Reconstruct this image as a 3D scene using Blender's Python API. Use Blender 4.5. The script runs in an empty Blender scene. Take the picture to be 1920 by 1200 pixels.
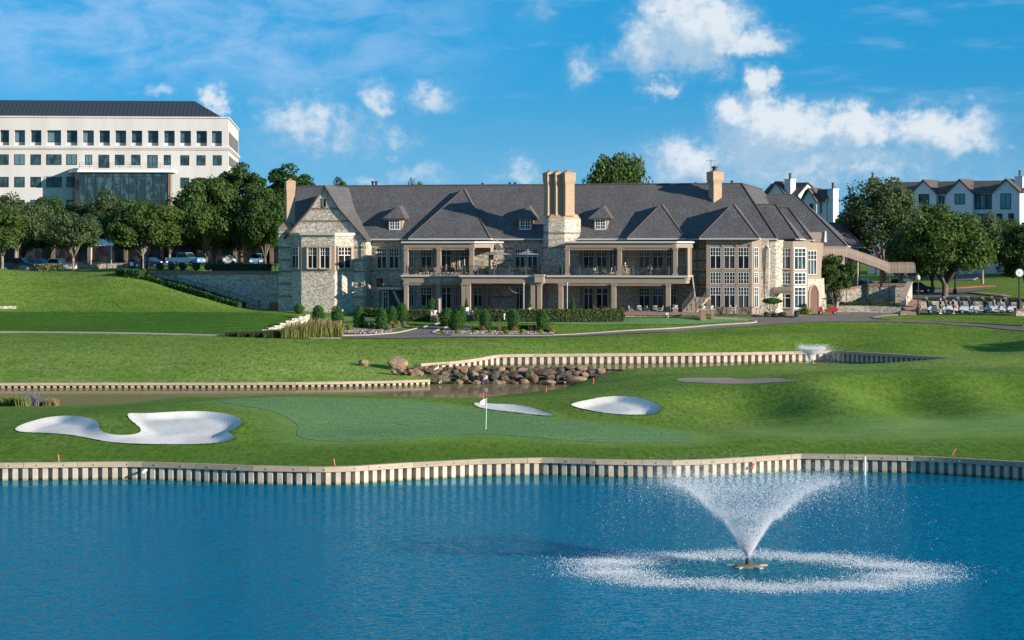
import bpy, bmesh, math, random
import numpy as np
from mathutils import Vector, Matrix
from mathutils.geometry import delaunay_2d_cdt

SC = bpy.context.scene
COL = SC.collection
R = math.radians
HC = 13.8            # camera height over the lake, metres
FP = 4000.0          # focal length in pixels of the 1920 px wide photograph

# ------------------------------------------------------------------ camera
cam_d = bpy.data.cameras.new('camera')
cam = bpy.data.objects.new('camera', cam_d)
COL.objects.link(cam)
cam.location = (0, 0, HC)
cam.rotation_euler = (R(90), 0, 0)
cam_d.sensor_width = 36
cam_d.lens = 36 * FP / 1920
cam_d.shift_y = -138 / 1920
cam_d.clip_start = 1
cam_d.clip_end = 9000
SC.camera = cam

# ------------------------------------------------------------------ light
SUN_EL, SUN_AZ = 15.5, 120.0           # degrees; azimuth clockwise from +Y
sd = Vector((math.sin(R(SUN_AZ)) * math.cos(R(SUN_EL)), math.cos(R(SUN_AZ)) * math.cos(R(SUN_EL)), math.sin(R(SUN_EL))))
sl = bpy.data.lights.new('sun', 'SUN')
sl.energy = 5.0
sl.angle = R(0.5)
sl.color = (1.0, 0.90, 0.78)
so = bpy.data.objects.new('sun', sl)
COL.objects.link(so)
so.rotation_euler = sd.to_track_quat('Z', 'Y').to_euler()
so.location = (150, -150, 120)

SC.view_settings.view_transform = 'Standard'
SC.view_settings.look = 'None'
SC.view_settings.gamma = 1.0
SC.view_settings.exposure = 0.72

# ------------------------------------------------------------------ node helper
class NT:
    def __init__(s, tree):
        s.t = tree; s.n = tree.nodes; s.l = tree.links
    def new(s, typ, **kw):
        n = s.n.new(typ)
        for k, v in kw.items():
            if k.startswith('i_'):
                n.inputs[k[2:].replace('_', ' ')].default_value = v
            else:
                setattr(n, k, v)
        return n
    def link(s, a, b):
        s.l.new(a, b)
    def math(s, op, a, b=None, c=None, clamp=False):
        n = s.n.new('ShaderNodeMath'); n.operation = op; n.use_clamp = clamp
        for i, x in enumerate((a, b, c)):
            if x is None: continue
            if isinstance(x, (int, float)): n.inputs[i].default_value = x
            else: s.l.new(x, n.inputs[i])
        return n.outputs[0]
    def vmath(s, op, a, b=None, scale=None):
        n = s.n.new('ShaderNodeVectorMath'); n.operation = op
        for i, x in enumerate((a, b)):
            if x is None: continue
            if isinstance(x, (tuple, list)): n.inputs[i].default_value = x
            else: s.l.new(x, n.inputs[i])
        if scale is not None:
            if isinstance(scale, (int, float)): n.inputs['Scale'].default_value = scale
            else: s.l.new(scale, n.inputs['Scale'])
        return n.outputs['Value'] if op in ('LENGTH', 'DOT_PRODUCT', 'DISTANCE') else n.outputs[0]
    def mix(s, fac, a, b, blend='MIX'):
        n = s.n.new('ShaderNodeMix'); n.data_type = 'RGBA'; n.blend_type = blend
        for sock, x in ((n.inputs[0], fac), (n.inputs[6], a), (n.inputs[7], b)):
            if isinstance(x, (int, float)): sock.default_value = x
            elif isinstance(x, (tuple, list)): sock.default_value = (*x[:3], 1)
            else: s.l.new(x, sock)
        return n.outputs[2]
    def ramp(s, fac, stops, interp='LINEAR'):
        n = s.n.new('ShaderNodeValToRGB'); n.color_ramp.interpolation = interp
        el = n.color_ramp.elements
        while len(el) < len(stops): el.new(0.5)
        for e, (p, c) in zip(el, stops):
            e.position = p
            e.color = (c, c, c, 1) if isinstance(c, (int, float)) else (*c, 1)
        s.l.new(fac, n.inputs[0])
        return n.outputs[0]
    def smooth(s, x, a, b, lo=0.0, hi=1.0):
        n = s.n.new('ShaderNodeMapRange'); n.interpolation_type = 'SMOOTHSTEP'
        s.l.new(x, n.inputs[0])
        n.inputs[1].default_value = a; n.inputs[2].default_value = b
        n.inputs[3].default_value = lo; n.inputs[4].default_value = hi
        return n.outputs[0]
    def noise(s, vec, scale, detail=4, rough=0.55, dist=0.0):
        n = s.n.new('ShaderNodeTexNoise')
        n.inputs['Scale'].default_value = scale; n.inputs['Detail'].default_value = detail
        n.inputs['Roughness'].default_value = rough; n.inputs['Distortion'].default_value = dist
        if vec is not None: s.l.new(vec, n.inputs['Vector'])
        return n.outputs['Fac']
    def mapping(s, vec, scale=(1, 1, 1), rot=(0, 0, 0), loc=(0, 0, 0)):
        n = s.n.new('ShaderNodeMapping')
        n.inputs['Scale'].default_value = scale; n.inputs['Rotation'].default_value = rot
        n.inputs['Location'].default_value = loc
        s.l.new(vec, n.inputs[0])
        return n.outputs[0]

# ------------------------------------------------------------------ world: Nishita sky and clouds by direction
W = bpy.data.worlds.new('World')
SC.world = W
W.use_nodes = True
wt = NT(W.node_tree)
W.node_tree.nodes.clear()
geo = wt.new('ShaderNodeTexCoord')
dirv = geo.outputs['Generated']
sep = wt.new('ShaderNodeSeparateXYZ'); wt.link(dirv, sep.inputs[0])
comb = wt.new('ShaderNodeCombineXYZ')
wt.link(sep.outputs[0], comb.inputs[0]); wt.link(sep.outputs[1], comb.inputs[1])
zup = wt.math('MULTIPLY_ADD', sep.outputs[2], 2.6, 0.17)      # the clear, deep blue of the sky reaches low down
wt.link(zup, comb.inputs[2])
sky = wt.new('ShaderNodeTexSky', sky_type='NISHITA', sun_disc=False)
sky.sun_elevation = R(SUN_EL); sky.sun_rotation = R(SUN_AZ)
sky.altitude = 200; sky.air_density = 1.0; sky.dust_density = 0.4; sky.ozone_density = 3.0
wt.link(wt.vmath('NORMALIZE', comb.outputs[0]), sky.inputs[0])
hsv = wt.new('ShaderNodeHueSaturation'); hsv.inputs['Saturation'].default_value = 1.3
hsv.inputs['Hue'].default_value = 0.488
wt.link(sky.outputs[0], hsv.inputs['Color'])

# cloud density as a group: direction (azimuth, elevation in degrees) -> density
CLOUDS = [ # azimuth deg, elevation deg, half width, half height, strength
]
def pxdeg(px, py):
    return math.degrees(math.atan((px - 960) / FP)), math.degrees(math.atan((462 - py) / FP))
def cl(px, py, rx, ry, s):
    a, e = pxdeg(px, py); CLOUDS.append((a, e, 1.22 * rx / FP * 57.3, 1.25 * ry / FP * 57.3, s))
cl(1300, 55, 105, 75, 1.15); cl(1215, 90, 65, 60, .9); cl(1400, 78, 80, 34, .85); cl(1245, 165, 55, 20, .7); cl(1300, 110, 90, 30, .7)
cl(1095, 130, 40, 38, .55); cl(1010, 25, 34, 26, .4)
cl(1520, 310, 330, 52, .72); cl(1425, 165, 34, 34, 1.05); cl(1400, 215, 62, 42, 1.1); cl(1460, 250, 120, 50, 1.1); cl(1600, 245, 90, 42, 1.05); cl(1760, 255, 110, 48, .95); cl(1560, 300, 230, 34, .75)
cl(1300, 310, 100, 52, .85); cl(1260, 330, 70, 40, .7); cl(1480, 332, 240, 32, .7); cl(1420, 280, 90, 60, .9); cl(1840, 280, 60, 34, .55)
cl(620, 250, 150, 60, .55); cl(560, 235, 90, 62, .72); cl(640, 262, 60, 36, .6); cl(705, 195, 42, 36, .7); cl(805, 193, 56, 32, .62); cl(742, 258, 44, 24, .5); cl(735, 288, 30, 14, .45)
cl(400, 195, 36, 26, .8); cl(300, 182, 40, 13, .55); cl(780, 325, 70, 24, .5); cl(690, 340, 40, 14, .55); cl(975, 325, 60, 26, .55)
# a few beyond the frame, for the reflections and the light
cl(-500, 150, 260, 70, .8); cl(2500, 200, 320, 90, .9); cl(900, -500, 500, 120, .6); cl(2000, -420, 420, 110, .6); cl(-300, -300, 400, 100, .6)
grp = bpy.data.node_groups.new('cloud_density', 'ShaderNodeTree')
grp.interface.new_socket('Vector', in_out='INPUT', socket_type='NodeSocketVector')
grp.interface.new_socket('Density', in_out='OUTPUT', socket_type='NodeSocketFloat')
grp.interface.new_socket('Body', in_out='OUTPUT', socket_type='NodeSocketFloat')
g = NT(grp)
gi = g.new('NodeGroupInput'); go = g.new('NodeGroupOutput')
vin = gi.outputs[0]
nz = g.new('ShaderNodeTexNoise'); nz.inputs['Scale'].default_value = 1.5; nz.inputs['Detail'].default_value = 7; nz.inputs['Roughness'].default_value = .58
g.link(vin, nz.inputs['Vector'])
off = g.vmath('SCALE', g.vmath('SUBTRACT', nz.outputs['Color'], (.5, .5, .5)), scale=1.5)
vd = g.vmath('ADD', vin, off)
tot = None
for a, e, rx, ry, s in CLOUDS:
    q = g.vmath('MULTIPLY', g.vmath('SUBTRACT', vd, (a, e, 0)), (1 / rx, 1 / ry, 0))
    L2 = g.vmath('LENGTH', q)
    f = g.smooth(L2, 0.0, 1.55, s * 1.12, 0.0)
    tot = f if tot is None else g.math('MAXIMUM', tot, f)
puff = g.noise(g.mapping(vin, (1, 1.25, 1)), 2.6, 9, .62)
den = g.math('ADD', tot, g.math('MULTIPLY', g.math('SUBTRACT', puff, .5), 1.25))
dens = g.math('MAXIMUM', g.math('MULTIPLY', g.smooth(den, 0.02, 0.95), g.smooth(tot, 0.0, 0.95, 0.0, 1.0)), g.math('MULTIPLY', g.smooth(tot, .08, .95), .40))
g.link(dens, go.inputs[0]); g.link(g.math('ADD', tot, g.math('MULTIPLY', puff, .55)), go.inputs[1])

az = wt.math('MULTIPLY', wt.math('ARCTAN2', sep.outputs[0], sep.outputs[1]), 57.2958)
el = wt.math('MULTIPLY', wt.math('ARCSINE', sep.outputs[2]), 57.2958)
cv = wt.new('ShaderNodeCombineXYZ'); wt.link(az, cv.inputs[0]); wt.link(el, cv.inputs[1])
def dens_at(v):
    n = wt.n.new('ShaderNodeGroup'); n.node_tree = grp
    wt.link(v, n.inputs[0]); return n.outputs
d0, b0 = dens_at(cv.outputs[0])
d1, b1 = dens_at(wt.vmath('ADD', cv.outputs[0], (.34, .52, 0)))
lit = wt.math('SUBTRACT', b0, b1)
shade = wt.smooth(lit, -0.22, 0.46)
# high thin veil, upper left of the sky
veil_n = wt.noise(wt.mapping(cv.outputs[0], (.30, .62, 1), (0, 0, R(-8))), 1.2, 9, .62, .35)
veil = wt.math('MULTIPLY', wt.smooth(veil_n, .30, .74), .66)
vm = wt.math('MULTIPLY', wt.smooth(az, 2.5, -7.0), wt.smooth(el, 3.6, 5.0))
veil2 = wt.math('MULTIPLY', wt.smooth(wt.noise(wt.mapping(cv.outputs[0], (.2, .9, 1)), 1.3, 7, .6), .52, .75), .28)
veil_f = wt.math('MAXIMUM', wt.math('MULTIPLY', veil, vm), wt.math('MULTIPLY', veil2, wt.smooth(el, 2.2, 4.5)))
SKY_TINT = (.8, 1.22, 1.25)
base = wt.mix(1.0, wt.mix(1.0, hsv.outputs[0], SKY_TINT, 'MULTIPLY'), wt.mix(wt.smooth(el, 0.5, 7.5), (1, 1, 1), (1.15, 1.55, 1.5)), 'MULTIPLY')
ccol = wt.mix(shade, (2.9, 4.3, 5.7), (6.0, 6.5, 6.9))
c1 = wt.mix(veil_f, base, (3.6, 5.0, 7.2))
low = wt.smooth(el, 5.0, -0.3, 0.0, .62)
c1 = wt.mix(low, c1, (2.2, 4.2, 6.0))
c2 = wt.mix(wt.math('MULTIPLY', d0, .93), c1, ccol)
bg = wt.new('ShaderNodeBackground'); bg.inputs['Strength'].default_value = 0.081
wt.link(c2, bg.inputs[0])
wo = wt.new('ShaderNodeOutputWorld'); wt.link(bg.outputs[0], wo.inputs[0])

# ------------------------------------------------------------------ mesh helper
class MB:
    def __init__(s):
        s.v = []; s.f = []; s.mi = []; s.cur = 0
    def add(s, vs, fs):
        o = len(s.v); s.v.extend([tuple(p) for p in vs])
        for f in fs:
            s.f.append(tuple(o + i for i in f)); s.mi.append(s.cur)
        return s
    def quad(s, *p): return s.add(p, [tuple(range(len(p)))])
    def box(s, x0, x1, y0, y1, z0, z1):
        v = [(x, y, z) for z in (z0, z1) for y in (y0, y1) for x in (x0, x1)]
        return s.add(v, [(0, 2, 3, 1), (4, 5, 7, 6), (0, 1, 5, 4), (2, 6, 7, 3), (0, 4, 6, 2), (1, 3, 7, 5)])
    def cbox(s, c, d, rz=0.0):
        hx, hy, hz = d[0] / 2, d[1] / 2, d[2] / 2; ca, sa = math.cos(rz), math.sin(rz)
        v = []
        for z in (-hz, hz):
            for y in (-hy, hy):
                for x in (-hx, hx):
                    v.append((c[0] + x * ca - y * sa, c[1] + x * sa + y * ca, c[2] + z))
        return s.add(v, [(0, 2, 3, 1), (4, 5, 7, 6), (0, 1, 5, 4), (2, 6, 7, 3), (0, 4, 6, 2), (1, 3, 7, 5)])
    def prism(s, pts, z0, z1):
        """polygon in x,y (counter-clockwise) from z0 to z1"""
        n = len(pts)
        v = [(p[0], p[1], z0) for p in pts] + [(p[0], p[1], z1) for p in pts]
        f = [tuple(range(n - 1, -1, -1)), tuple(range(n, 2 * n))]
        f += [(i, (i + 1) % n, n + (i + 1) % n, n + i) for i in range(n)]
        return s.add(v, f)
    def hull(s, lower, upper):
        """frustum between two polygons of the same length (3d points)"""
        n = len(lower)
        f = [tuple(range(n - 1, -1, -1)), tuple(range(n, 2 * n))]
        f += [(i, (i + 1) % n, n + (i + 1) % n, n + i) for i in range(n)]
        return s.add(list(lower) + list(upper), f)
    def tube(s, pts, rad, n=6, cap=True):
        pts = [Vector(p) for p in pts]
        if isinstance(rad, (int, float)): rad = [rad] * len(pts)
        vs = []; fs = []
        ref = None
        for i, p in enumerate(pts):
            t = (pts[min(i + 1, len(pts) - 1)] - pts[max(i - 1, 0)]).normalized()
            if ref is None:
                ref = Vector((0, 0, 1)) if abs(t.z) < .9 else Vector((1, 0, 0))
            a = t.cross(ref).normalized(); b = t.cross(a).normalized(); ref = -b if False else ref
            for k in range(n):
                an = 2 * math.pi * k / n
                vs.append(p + (a * math.cos(an) + b * math.sin(an)) * rad[i])
        for i in range(len(pts) - 1):
            for k in range(n):
                k2 = (k + 1) % n
                fs.append((i * n + k, (i + 1) * n + k, (i + 1) * n + k2, i * n + k2))
        if cap:
            fs.append(tuple(range(n))); fs.append(tuple((len(pts) - 1) * n + k for k in range(n - 1, -1, -1)))
        return s.add(vs, fs)
    def lathe(s, prof, c=(0, 0, 0), n=12):
        vs = []; fs = []
        for r, z in prof:
            for k in range(n):
                an = 2 * math.pi * k / n
                vs.append((c[0] + r * math.cos(an), c[1] + r * math.sin(an), c[2] + z))
        for i in range(len(prof) - 1):
            for k in range(n):
                k2 = (k + 1) % n
                fs.append((i * n + k, i * n + k2, (i + 1) * n + k2, (i + 1) * n + k))
        fs.append(tuple(range(n - 1, -1, -1))); fs.append(tuple((len(prof) - 1) * n + k for k in range(n)))
        return s.add(vs, fs)
    def build(s, name, mat=None, parent=None, smooth=False, loc=None):
        me = bpy.data.meshes.new(name)
        me.from_pydata(s.v, [], s.f)
        mats = mat if isinstance(mat, (list, tuple)) else [mat]
        for m in mats:
            if m: me.materials.append(m)
        if len(mats) > 1:
            me.polygons.foreach_set('material_index', s.mi)
        if smooth:
            me.polygons.foreach_set('use_smooth', [True] * len(me.polygons))
        me.update()
        o = bpy.data.objects.new(name, me); COL.objects.link(o)
        if parent: o.parent = parent
        if loc: o.location = loc
        return o

def tag(o, label=None, cat=None, group=None, kind=None):
    if label: o['label'] = label
    if cat: o['category'] = cat
    if group: o['group'] = group
    if kind: o['kind'] = kind
    return o

def empty(name, loc=(0, 0, 0), rz=0.0, label=None, cat=None, group=None):
    o = bpy.data.objects.new(name, None); COL.objects.link(o)
    o.empty_display_size = .3
    o.location = loc; o.rotation_euler = (0, 0, rz)
    return tag(o, label, cat, group)

def copy_tree(o, label=None, loc=None, rz=None, scale=None, parent=None):
    c = o.copy(); COL.objects.link(c)
    if parent: c.parent = parent
    if label: c['label'] = label
    if loc is not None: c.location = loc
    if rz is not None: c.rotation_euler = (0, 0, rz)
    if scale is not None: c.scale = scale if isinstance(scale, (tuple, list)) else (scale,) * 3
    for ch in list(o.children):
        copy_tree(ch, parent=c)
    return c

ORD = ['first', 'second', 'third', 'fourth', 'fifth', 'sixth', 'seventh', 'eighth', 'ninth', 'tenth', 'eleventh', 'twelfth', 'thirteenth',
       'fourteenth', 'fifteenth', 'sixteenth', 'seventeenth', 'eighteenth', 'nineteenth', 'twentieth']

# ------------------------------------------------------------------ materials
def mat(name, col=(.5, .5, .5), rough=.7, metal=0.0, spec=0.4):
    m = bpy.data.materials.new(name); m.use_nodes = True
    b = m.node_tree.nodes['Principled BSDF']
    b.inputs['Base Color'].default_value = (*col, 1)
    b.inputs['Roughness'].default_value = rough
    b.inputs['Metallic'].default_value = metal
    b.inputs['Specular IOR Level'].default_value = spec
    return m, NT(m.node_tree), b

def mottled(name, c0, c1, scale=2.0, rough=.75, bump=0.0, detail=5, coord='Object', spec=.35, stretch=(1, 1, 1), fine=0.0, vary=0.0):
    m, t, b = mat(name, c0, rough, spec=spec)
    tc = t.new('ShaderNodeTexCoord')
    v = t.mapping(tc.outputs[coord], stretch)
    if vary: oi = t.new('ShaderNodeObjectInfo')
    n = t.noise(v, scale, detail, .6)
    f = t.smooth(n, .3, .7)
    c = t.mix(f, c0, c1)
    if vary: c = t.mix(t.math('MULTIPLY', oi.outputs['Random'], vary), c, tuple(x * .42 for x in c0))
    if fine:
        n2 = t.noise(v, scale * 14, 2, .6)
        c = t.mix(t.smooth(n2, .35, .65, 0, fine), c, (c0[0] * .35, c0[1] * .35, c0[2] * .35))
    t.link(c, b.inputs['Base Color'])
    if bump:
        bp = t.new('ShaderNodeBump'); bp.inputs['Strength'].default_value = bump; bp.inputs['Distance'].default_value = .05
        t.link(t.noise(v, scale * 6, 3, .6), bp.inputs['Height']); t.link(bp.outputs[0], b.inputs['Normal'])
    return m

def stone_mat(name, cols, scale=2.6, mortar=(.42, .39, .34), aspect=1.7, mort_w=.045, bump=.6):
    """rubble stonework: every Voronoi cell is a stone of its own tone, with mortar between"""
    m, t, b = mat(name, cols[0], .9, spec=.2)
    tc = t.new('ShaderNodeTexCoord')
    v = t.mapping(tc.outputs['Object'], (1, 1, aspect))
    wob = t.new('ShaderNodeTexNoise'); wob.inputs['Scale'].default_value = 3.0
    t.link(v, wob.inputs['Vector'])
    v2 = t.vmath('ADD', v, t.vmath('SCALE', wob.outputs['Color'], scale=.12))
    vo = t.new('ShaderNodeTexVoronoi'); vo.inputs['Scale'].default_value = scale
    t.link(v2, vo.inputs['Vector'])
    ed = t.new('ShaderNodeTexVoronoi', feature='DISTANCE_TO_EDGE'); ed.inputs['Scale'].default_value = scale
    t.link(v2, ed.inputs['Vector'])
    sp = t.new('ShaderNodeSeparateColor'); t.link(vo.outputs['Color'], sp.inputs[0])
    k = len(cols)
    c = t.ramp(sp.outputs[0], [(i / k, cc) for i, cc in enumerate(cols)], 'CONSTANT')
    c = t.mix(t.smooth(t.noise(v, 9, 3), .3, .7, 0, .35), c, (.2, .17, .13))
    c = t.mix(t.smooth(ed.outputs['Distance'], mort_w * .5, mort_w * 1.4, 1, 0), c, mortar)
    t.link(c, b.inputs['Base Color'])
    bp = t.new('ShaderNodeBump'); bp.inputs['Strength'].default_value = bump; bp.inputs['Distance'].default_value = .06
    t.link(t.smooth(ed.outputs['Distance'], 0, mort_w * 2.2), bp.inputs['Height']); t.link(bp.outputs[0], b.inputs['Normal'])
    return m

def slope_normal(t, v, layers):
    """a rippled or tufted surface: the slope of the surface is read straight from noise colours"""
    acc = None
    for scale, k, stretch, rot in layers:
        n = t.new('ShaderNodeTexNoise'); n.inputs['Scale'].default_value = scale; n.inputs['Detail'].default_value = 2.5; n.inputs['Roughness'].default_value = .6
        t.link(t.mapping(v, stretch, (0, 0, R(rot))), n.inputs['Vector'])
        q = t.vmath('SCALE', t.vmath('SUBTRACT', n.outputs['Color'], (.5, .5, .5)), scale=k)
        acc = q if acc is None else t.vmath('ADD', acc, q)
    return acc
def add_slope(t, b, acc, amp=None):
    g = t.new('ShaderNodeNewGeometry')
    if amp is not None: acc = t.vmath('SCALE', acc, scale=amp)
    acc = t.vmath('MULTIPLY', acc, (1, 1, 0))
    t.link(t.vmath('NORMALIZE', t.vmath('ADD', g.outputs['Normal'], acc)), b.inputs['Normal'])

M = {}
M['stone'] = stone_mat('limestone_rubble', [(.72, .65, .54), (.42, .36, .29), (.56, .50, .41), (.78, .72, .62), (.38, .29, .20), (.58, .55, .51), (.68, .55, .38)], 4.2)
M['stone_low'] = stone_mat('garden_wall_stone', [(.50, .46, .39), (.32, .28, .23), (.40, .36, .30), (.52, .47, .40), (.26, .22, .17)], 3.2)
M['block'] = stone_mat('chopped_limestone_block', [(.66, .60, .49), (.58, .50, .37), (.70, .66, .58), (.52, .45, .33)], 1.7, (.22, .19, .15), 2.4, .06)
M['cast'] = mottled('cast_stone_trim', (.40, .31, .235), (.355, .275, .205), 1.2, .8, .05)
M['band'] = mottled('brown_band_course', (.25, .185, .135), (.20, .15, .11), 1.2, .85)
M['brick'] = mottled('red_brown_brick_cap', (.30, .195, .15), (.24, .15, .115), 3, .85, fine=.3)
M['brick_tan'] = mottled('tan_chimney_brick', (.46, .325, .215), (.40, .285, .19), 1.5, .85, fine=.18, stretch=(1, 1, 4))
M['shingle'] = mottled('slate_shingle', (.140, .133, .133), (.108, .104, .106), .35, .85, .35, fine=.8, stretch=(1, 1, 1.3))
_t = NT(M['shingle'].node_tree); _b = M['shingle'].node_tree.nodes['Principled BSDF']; _c = _b.inputs['Base Color'].links[0].from_socket
_v = _t.new('ShaderNodeTexCoord').outputs['Object']
_s = _t.mix(_t.smooth(_t.noise(_t.mapping(_v, (1, .2, .2)), .8, 5, .65), .42, .72, 0, .38), _c, (.062, .058, .058)); _s = _t.mix(_t.smooth(_t.noise(_t.mapping(_v, (1, 1, 2.5)), 2.6, 2, .7), .54, .72, 0, .28), _s, (.21, .20, .198)); _t.link(_s, _b.inputs['Base Color'])
M['shingle_brown'] = mottled('brown_shingle', (.135, .10, .085), (.10, .075, .065), 1.2, .85, .2, fine=.4)
M['gutter'] = mottled('pale_gutter_metal', (.52, .49, .44), (.47, .44, .40), .6, .45)
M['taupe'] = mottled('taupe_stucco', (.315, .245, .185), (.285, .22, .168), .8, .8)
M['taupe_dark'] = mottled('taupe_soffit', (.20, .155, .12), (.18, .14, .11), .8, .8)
M['white_frame'] = mottled('white_window_frame', (.72, .71, .68), (.66, .65, .63), 1.5, .45)
M['dark_metal'] = mottled('black_painted_iron', (.018, .019, .02), (.03, .03, .03), 3, .5)
M['stucco'] = mottled('off_white_stucco', (.54, .525, .50), (.47, .455, .43), .3, .9, .06, stretch=(1, 1, .18))
M['white_stucco'] = mottled('cool_white_stucco', (.66, .67, .67), (.60, .62, .63), .3, .9, .05)
M['white'] = mottled('white_paint', (.78, .77, .75), (.72, .71, .70), 2, .5)
M['asphalt'] = mottled('asphalt', (.185, .155, .135), (.145, .122, .108), .25, .9, .15, fine=.25)
M['concrete'] = mottled('concrete_path', (.30, .255, .215), (.25, .21, .18), .35, .9, .1)
M['kerb'] = mottled('pale_kerb_concrete', (.40, .34, .285), (.33, .28, .24), .6, .9)
M['red_kerb'] = mottled('red_painted_kerb', (.40, .075, .08), (.33, .07, .075), 1, .7)
M['bark'] = mottled('oak_bark', (.17, .135, .10), (.09, .072, .055), 3, .95, .5, stretch=(1, 1, .25))
M['bark_pale'] = mottled('pale_bark', (.30, .255, .20), (.17, .14, .11), 3, .95, .4, stretch=(1, 1, .25))
M['terracotta'] = mottled('rusted_panel', (.30, .13, .065), (.24, .10, .05), 1, .7)
def sand_mat():
    m, t, b = mat('bunker_sand', (.64, .62, .58), .95, spec=.1); tc = t.new('ShaderNodeTexCoord'); v = tc.outputs['Object']
    c = t.mix(t.smooth(t.noise(t.mapping(v, (1, .35, 1)), .5, 5, .6), .35, .65), (.68, .66, .625), (.58, .555, .51)); c = t.mix(t.smooth(t.noise(t.mapping(v, (1, .2, 1)), 4, 3, .7), .5, .72, 0, .4), c, (.42, .40, .36)); t.link(c, b.inputs['Base Color'])
    w = t.new('ShaderNodeTexWave', wave_type='RINGS', rings_direction='Z'); w.inputs['Scale'].default_value = 1.5; w.inputs['Distortion'].default_value = 9; w.inputs['Detail'].default_value = 2; w.inputs['Detail Scale'].default_value = .35; t.link(t.mapping(v, (1, .5, 1), (0, 0, 0), (31, -70, 0)), w.inputs[0])
    bp = t.new('ShaderNodeBump'); bp.inputs['Strength'].default_value = .07; bp.inputs['Distance'].default_value = .04; t.link(t.math('ADD', t.math('MULTIPLY', w.outputs['Fac'], .6), t.math('MULTIPLY', t.noise(t.mapping(v, (1, .4, 1)), 1.2, 5, .7), 2.5)), bp.inputs['Height']); t.link(bp.outputs[0], b.inputs['Normal']); return m
M['sand'] = sand_mat()
M['wood_cap'] = mottled('weathered_timber_cap', (.55, .44, .31), (.42, .335, .24), 1.4, .8, .15, stretch=(.4, .4, 6), vary=.55, fine=.3)
M['vinyl'] = mottled('vinyl_sheet_pile', (.58, .54, .47), (.50, .465, .40), .9, .6)
M['fabric'] = mottled('taupe_canvas', (.225, .168, .132), (.20, .15, .12), .8, .9)
M['umbrella'] = mottled('mauve_grey_canvas', (.26, .215, .20), (.235, .195, .18), 1, .9)
M['rattan'] = mottled('dark_wicker', (.05, .04, .035), (.08, .065, .05), 6, .8)
M['pale_cushion'] = mottled('pale_seat_fabric', (.55, .50, .42), (.48, .44, .37), 2, .9)
M['white_pot'] = mottled('white_glazed_pot', (.72, .70, .66), (.64, .62, .58), 2, .5)
M['blue_pot'] = mottled('blue_glazed_jar', (.03, .07, .14), (.02, .05, .10), 2, .25, spec=.6)
M['orange'] = mottled('orange_stake_paint', (.75, .16, .05), (.68, .13, .05), 4, .6)
M['red_stake'] = mottled('red_stake_paint', (.75, .07, .045), (.65, .06, .04), 4, .6)
M['skin'] = mottled('skin', (.52, .33, .24), (.48, .30, .21), 4, .6)
M['rail_post'] = mottled('grey_green_rail_post', (.10, .115, .11), (.08, .09, .088), 3, .5)
M['rubber'] = mottled('tyre_rubber', (.02, .02, .02), (.03, .03, .03), 4, .85)
M['chrome'] = mat('brushed_alloy', (.6, .6, .62), .35, .8)[0]
M['mulch'] = mottled('dark_mulch', (.055, .038, .027), (.03, .022, .017), 4, .95, .4)
M['pebble'] = stone_mat('pale_river_pebbles', [(.62, .57, .52), (.42, .36, .32), (.52, .45, .40), (.30, .26, .25)], 5, (.10, .08, .07), 1, .12)

def glass_mat(name, col, rough=.06, spec=.5):
    m, t, b = mat(name, col, rough, spec=spec)
    tc = t.new('ShaderNodeTexCoord')
    n = t.noise(t.mapping(tc.outputs['Object'], (1, 1, .6)), 1.1, 2); oi = t.new('ShaderNodeObjectInfo')
    c = t.mix(t.smooth(n, .45, .62), col, tuple(c * 2.6 + .004 for c in col))
    t.link(t.mix(t.smooth(oi.outputs['Random'], .62, .95, 0, .75), c, tuple(c * 5 + .05 for c in col)), b.inputs['Base Color'])
    return m
M['glass'] = glass_mat('dark_window_glass', (.010, .008, .008), .08, .25)
M['office_glass'] = glass_mat('tinted_office_glass', (.015, .032, .036), .06, .5)
M['teal_glass'] = glass_mat('teal_house_glass', (.012, .050, .062), .06, .4)
M['car_glass'] = glass_mat('car_glass', (.012, .014, .016), .05, .5)

def paint(name, col):
    m, t, b = mat(name, col, .28, spec=.5)
    b.inputs['Coat Weight'].default_value = .5
    tc = t.new('ShaderNodeTexCoord')
    t.link(t.mix(t.smooth(t.noise(tc.outputs['Object'], 1.5, 3), .3, .7, 0, .25), col, tuple(c * .75 for c in col)), b.inputs['Base Color'])
    return m

def leaf_mat(name, dark, light, trans=.3):
    """leaves: every leaf card carries its own tone (random per island), a little light passes through"""
    m, t, b = mat(name, dark, .6, spec=.25)
    g = t.new('ShaderNodeNewGeometry'); oi = t.new('ShaderNodeObjectInfo')
    c = t.mix(g.outputs['Random Per Island'], dark, light)
    c = t.mix(t.math('MULTIPLY', oi.outputs['Random'], .35), c, (light[0] * 1.1, light[1] * .85, light[2] * .8))
    t.link(c, b.inputs['Base Color'])
    tr = t.new('ShaderNodeBsdfTranslucent')
    t.link(t.mix(.5, c, (light[0] * 1.3, light[1] * 1.35, light[2] * .7)), tr.inputs[0])
    ms = t.new('ShaderNodeMixShader'); ms.inputs[0].default_value = trans
    t.link(b.outputs[0], ms.inputs[1]); t.link(tr.outputs[0], ms.inputs[2])
    t.link(ms.outputs[0], t.n['Material Output'].inputs[0])
    return m
M['leaf_oak'] = leaf_mat('oak_leaves', (.030, .070, .016), (.095, .165, .036), .35)
M['leaf_grey'] = leaf_mat('grey_green_leaves', (.040, .072, .028), (.110, .155, .062), .35)
M['leaf_deep'] = leaf_mat('deep_green_leaves', (.020, .055, .014), (.068, .135, .032), .35)
M['leaf_shrub'] = leaf_mat('clipped_shrub_leaves', (.012, .055, .008), (.042, .140, .018), .2)
M['leaf_box'] = leaf_mat('yellow_green_box_leaves', (.100, .150, .012), (.230, .290, .030), .25)
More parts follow.
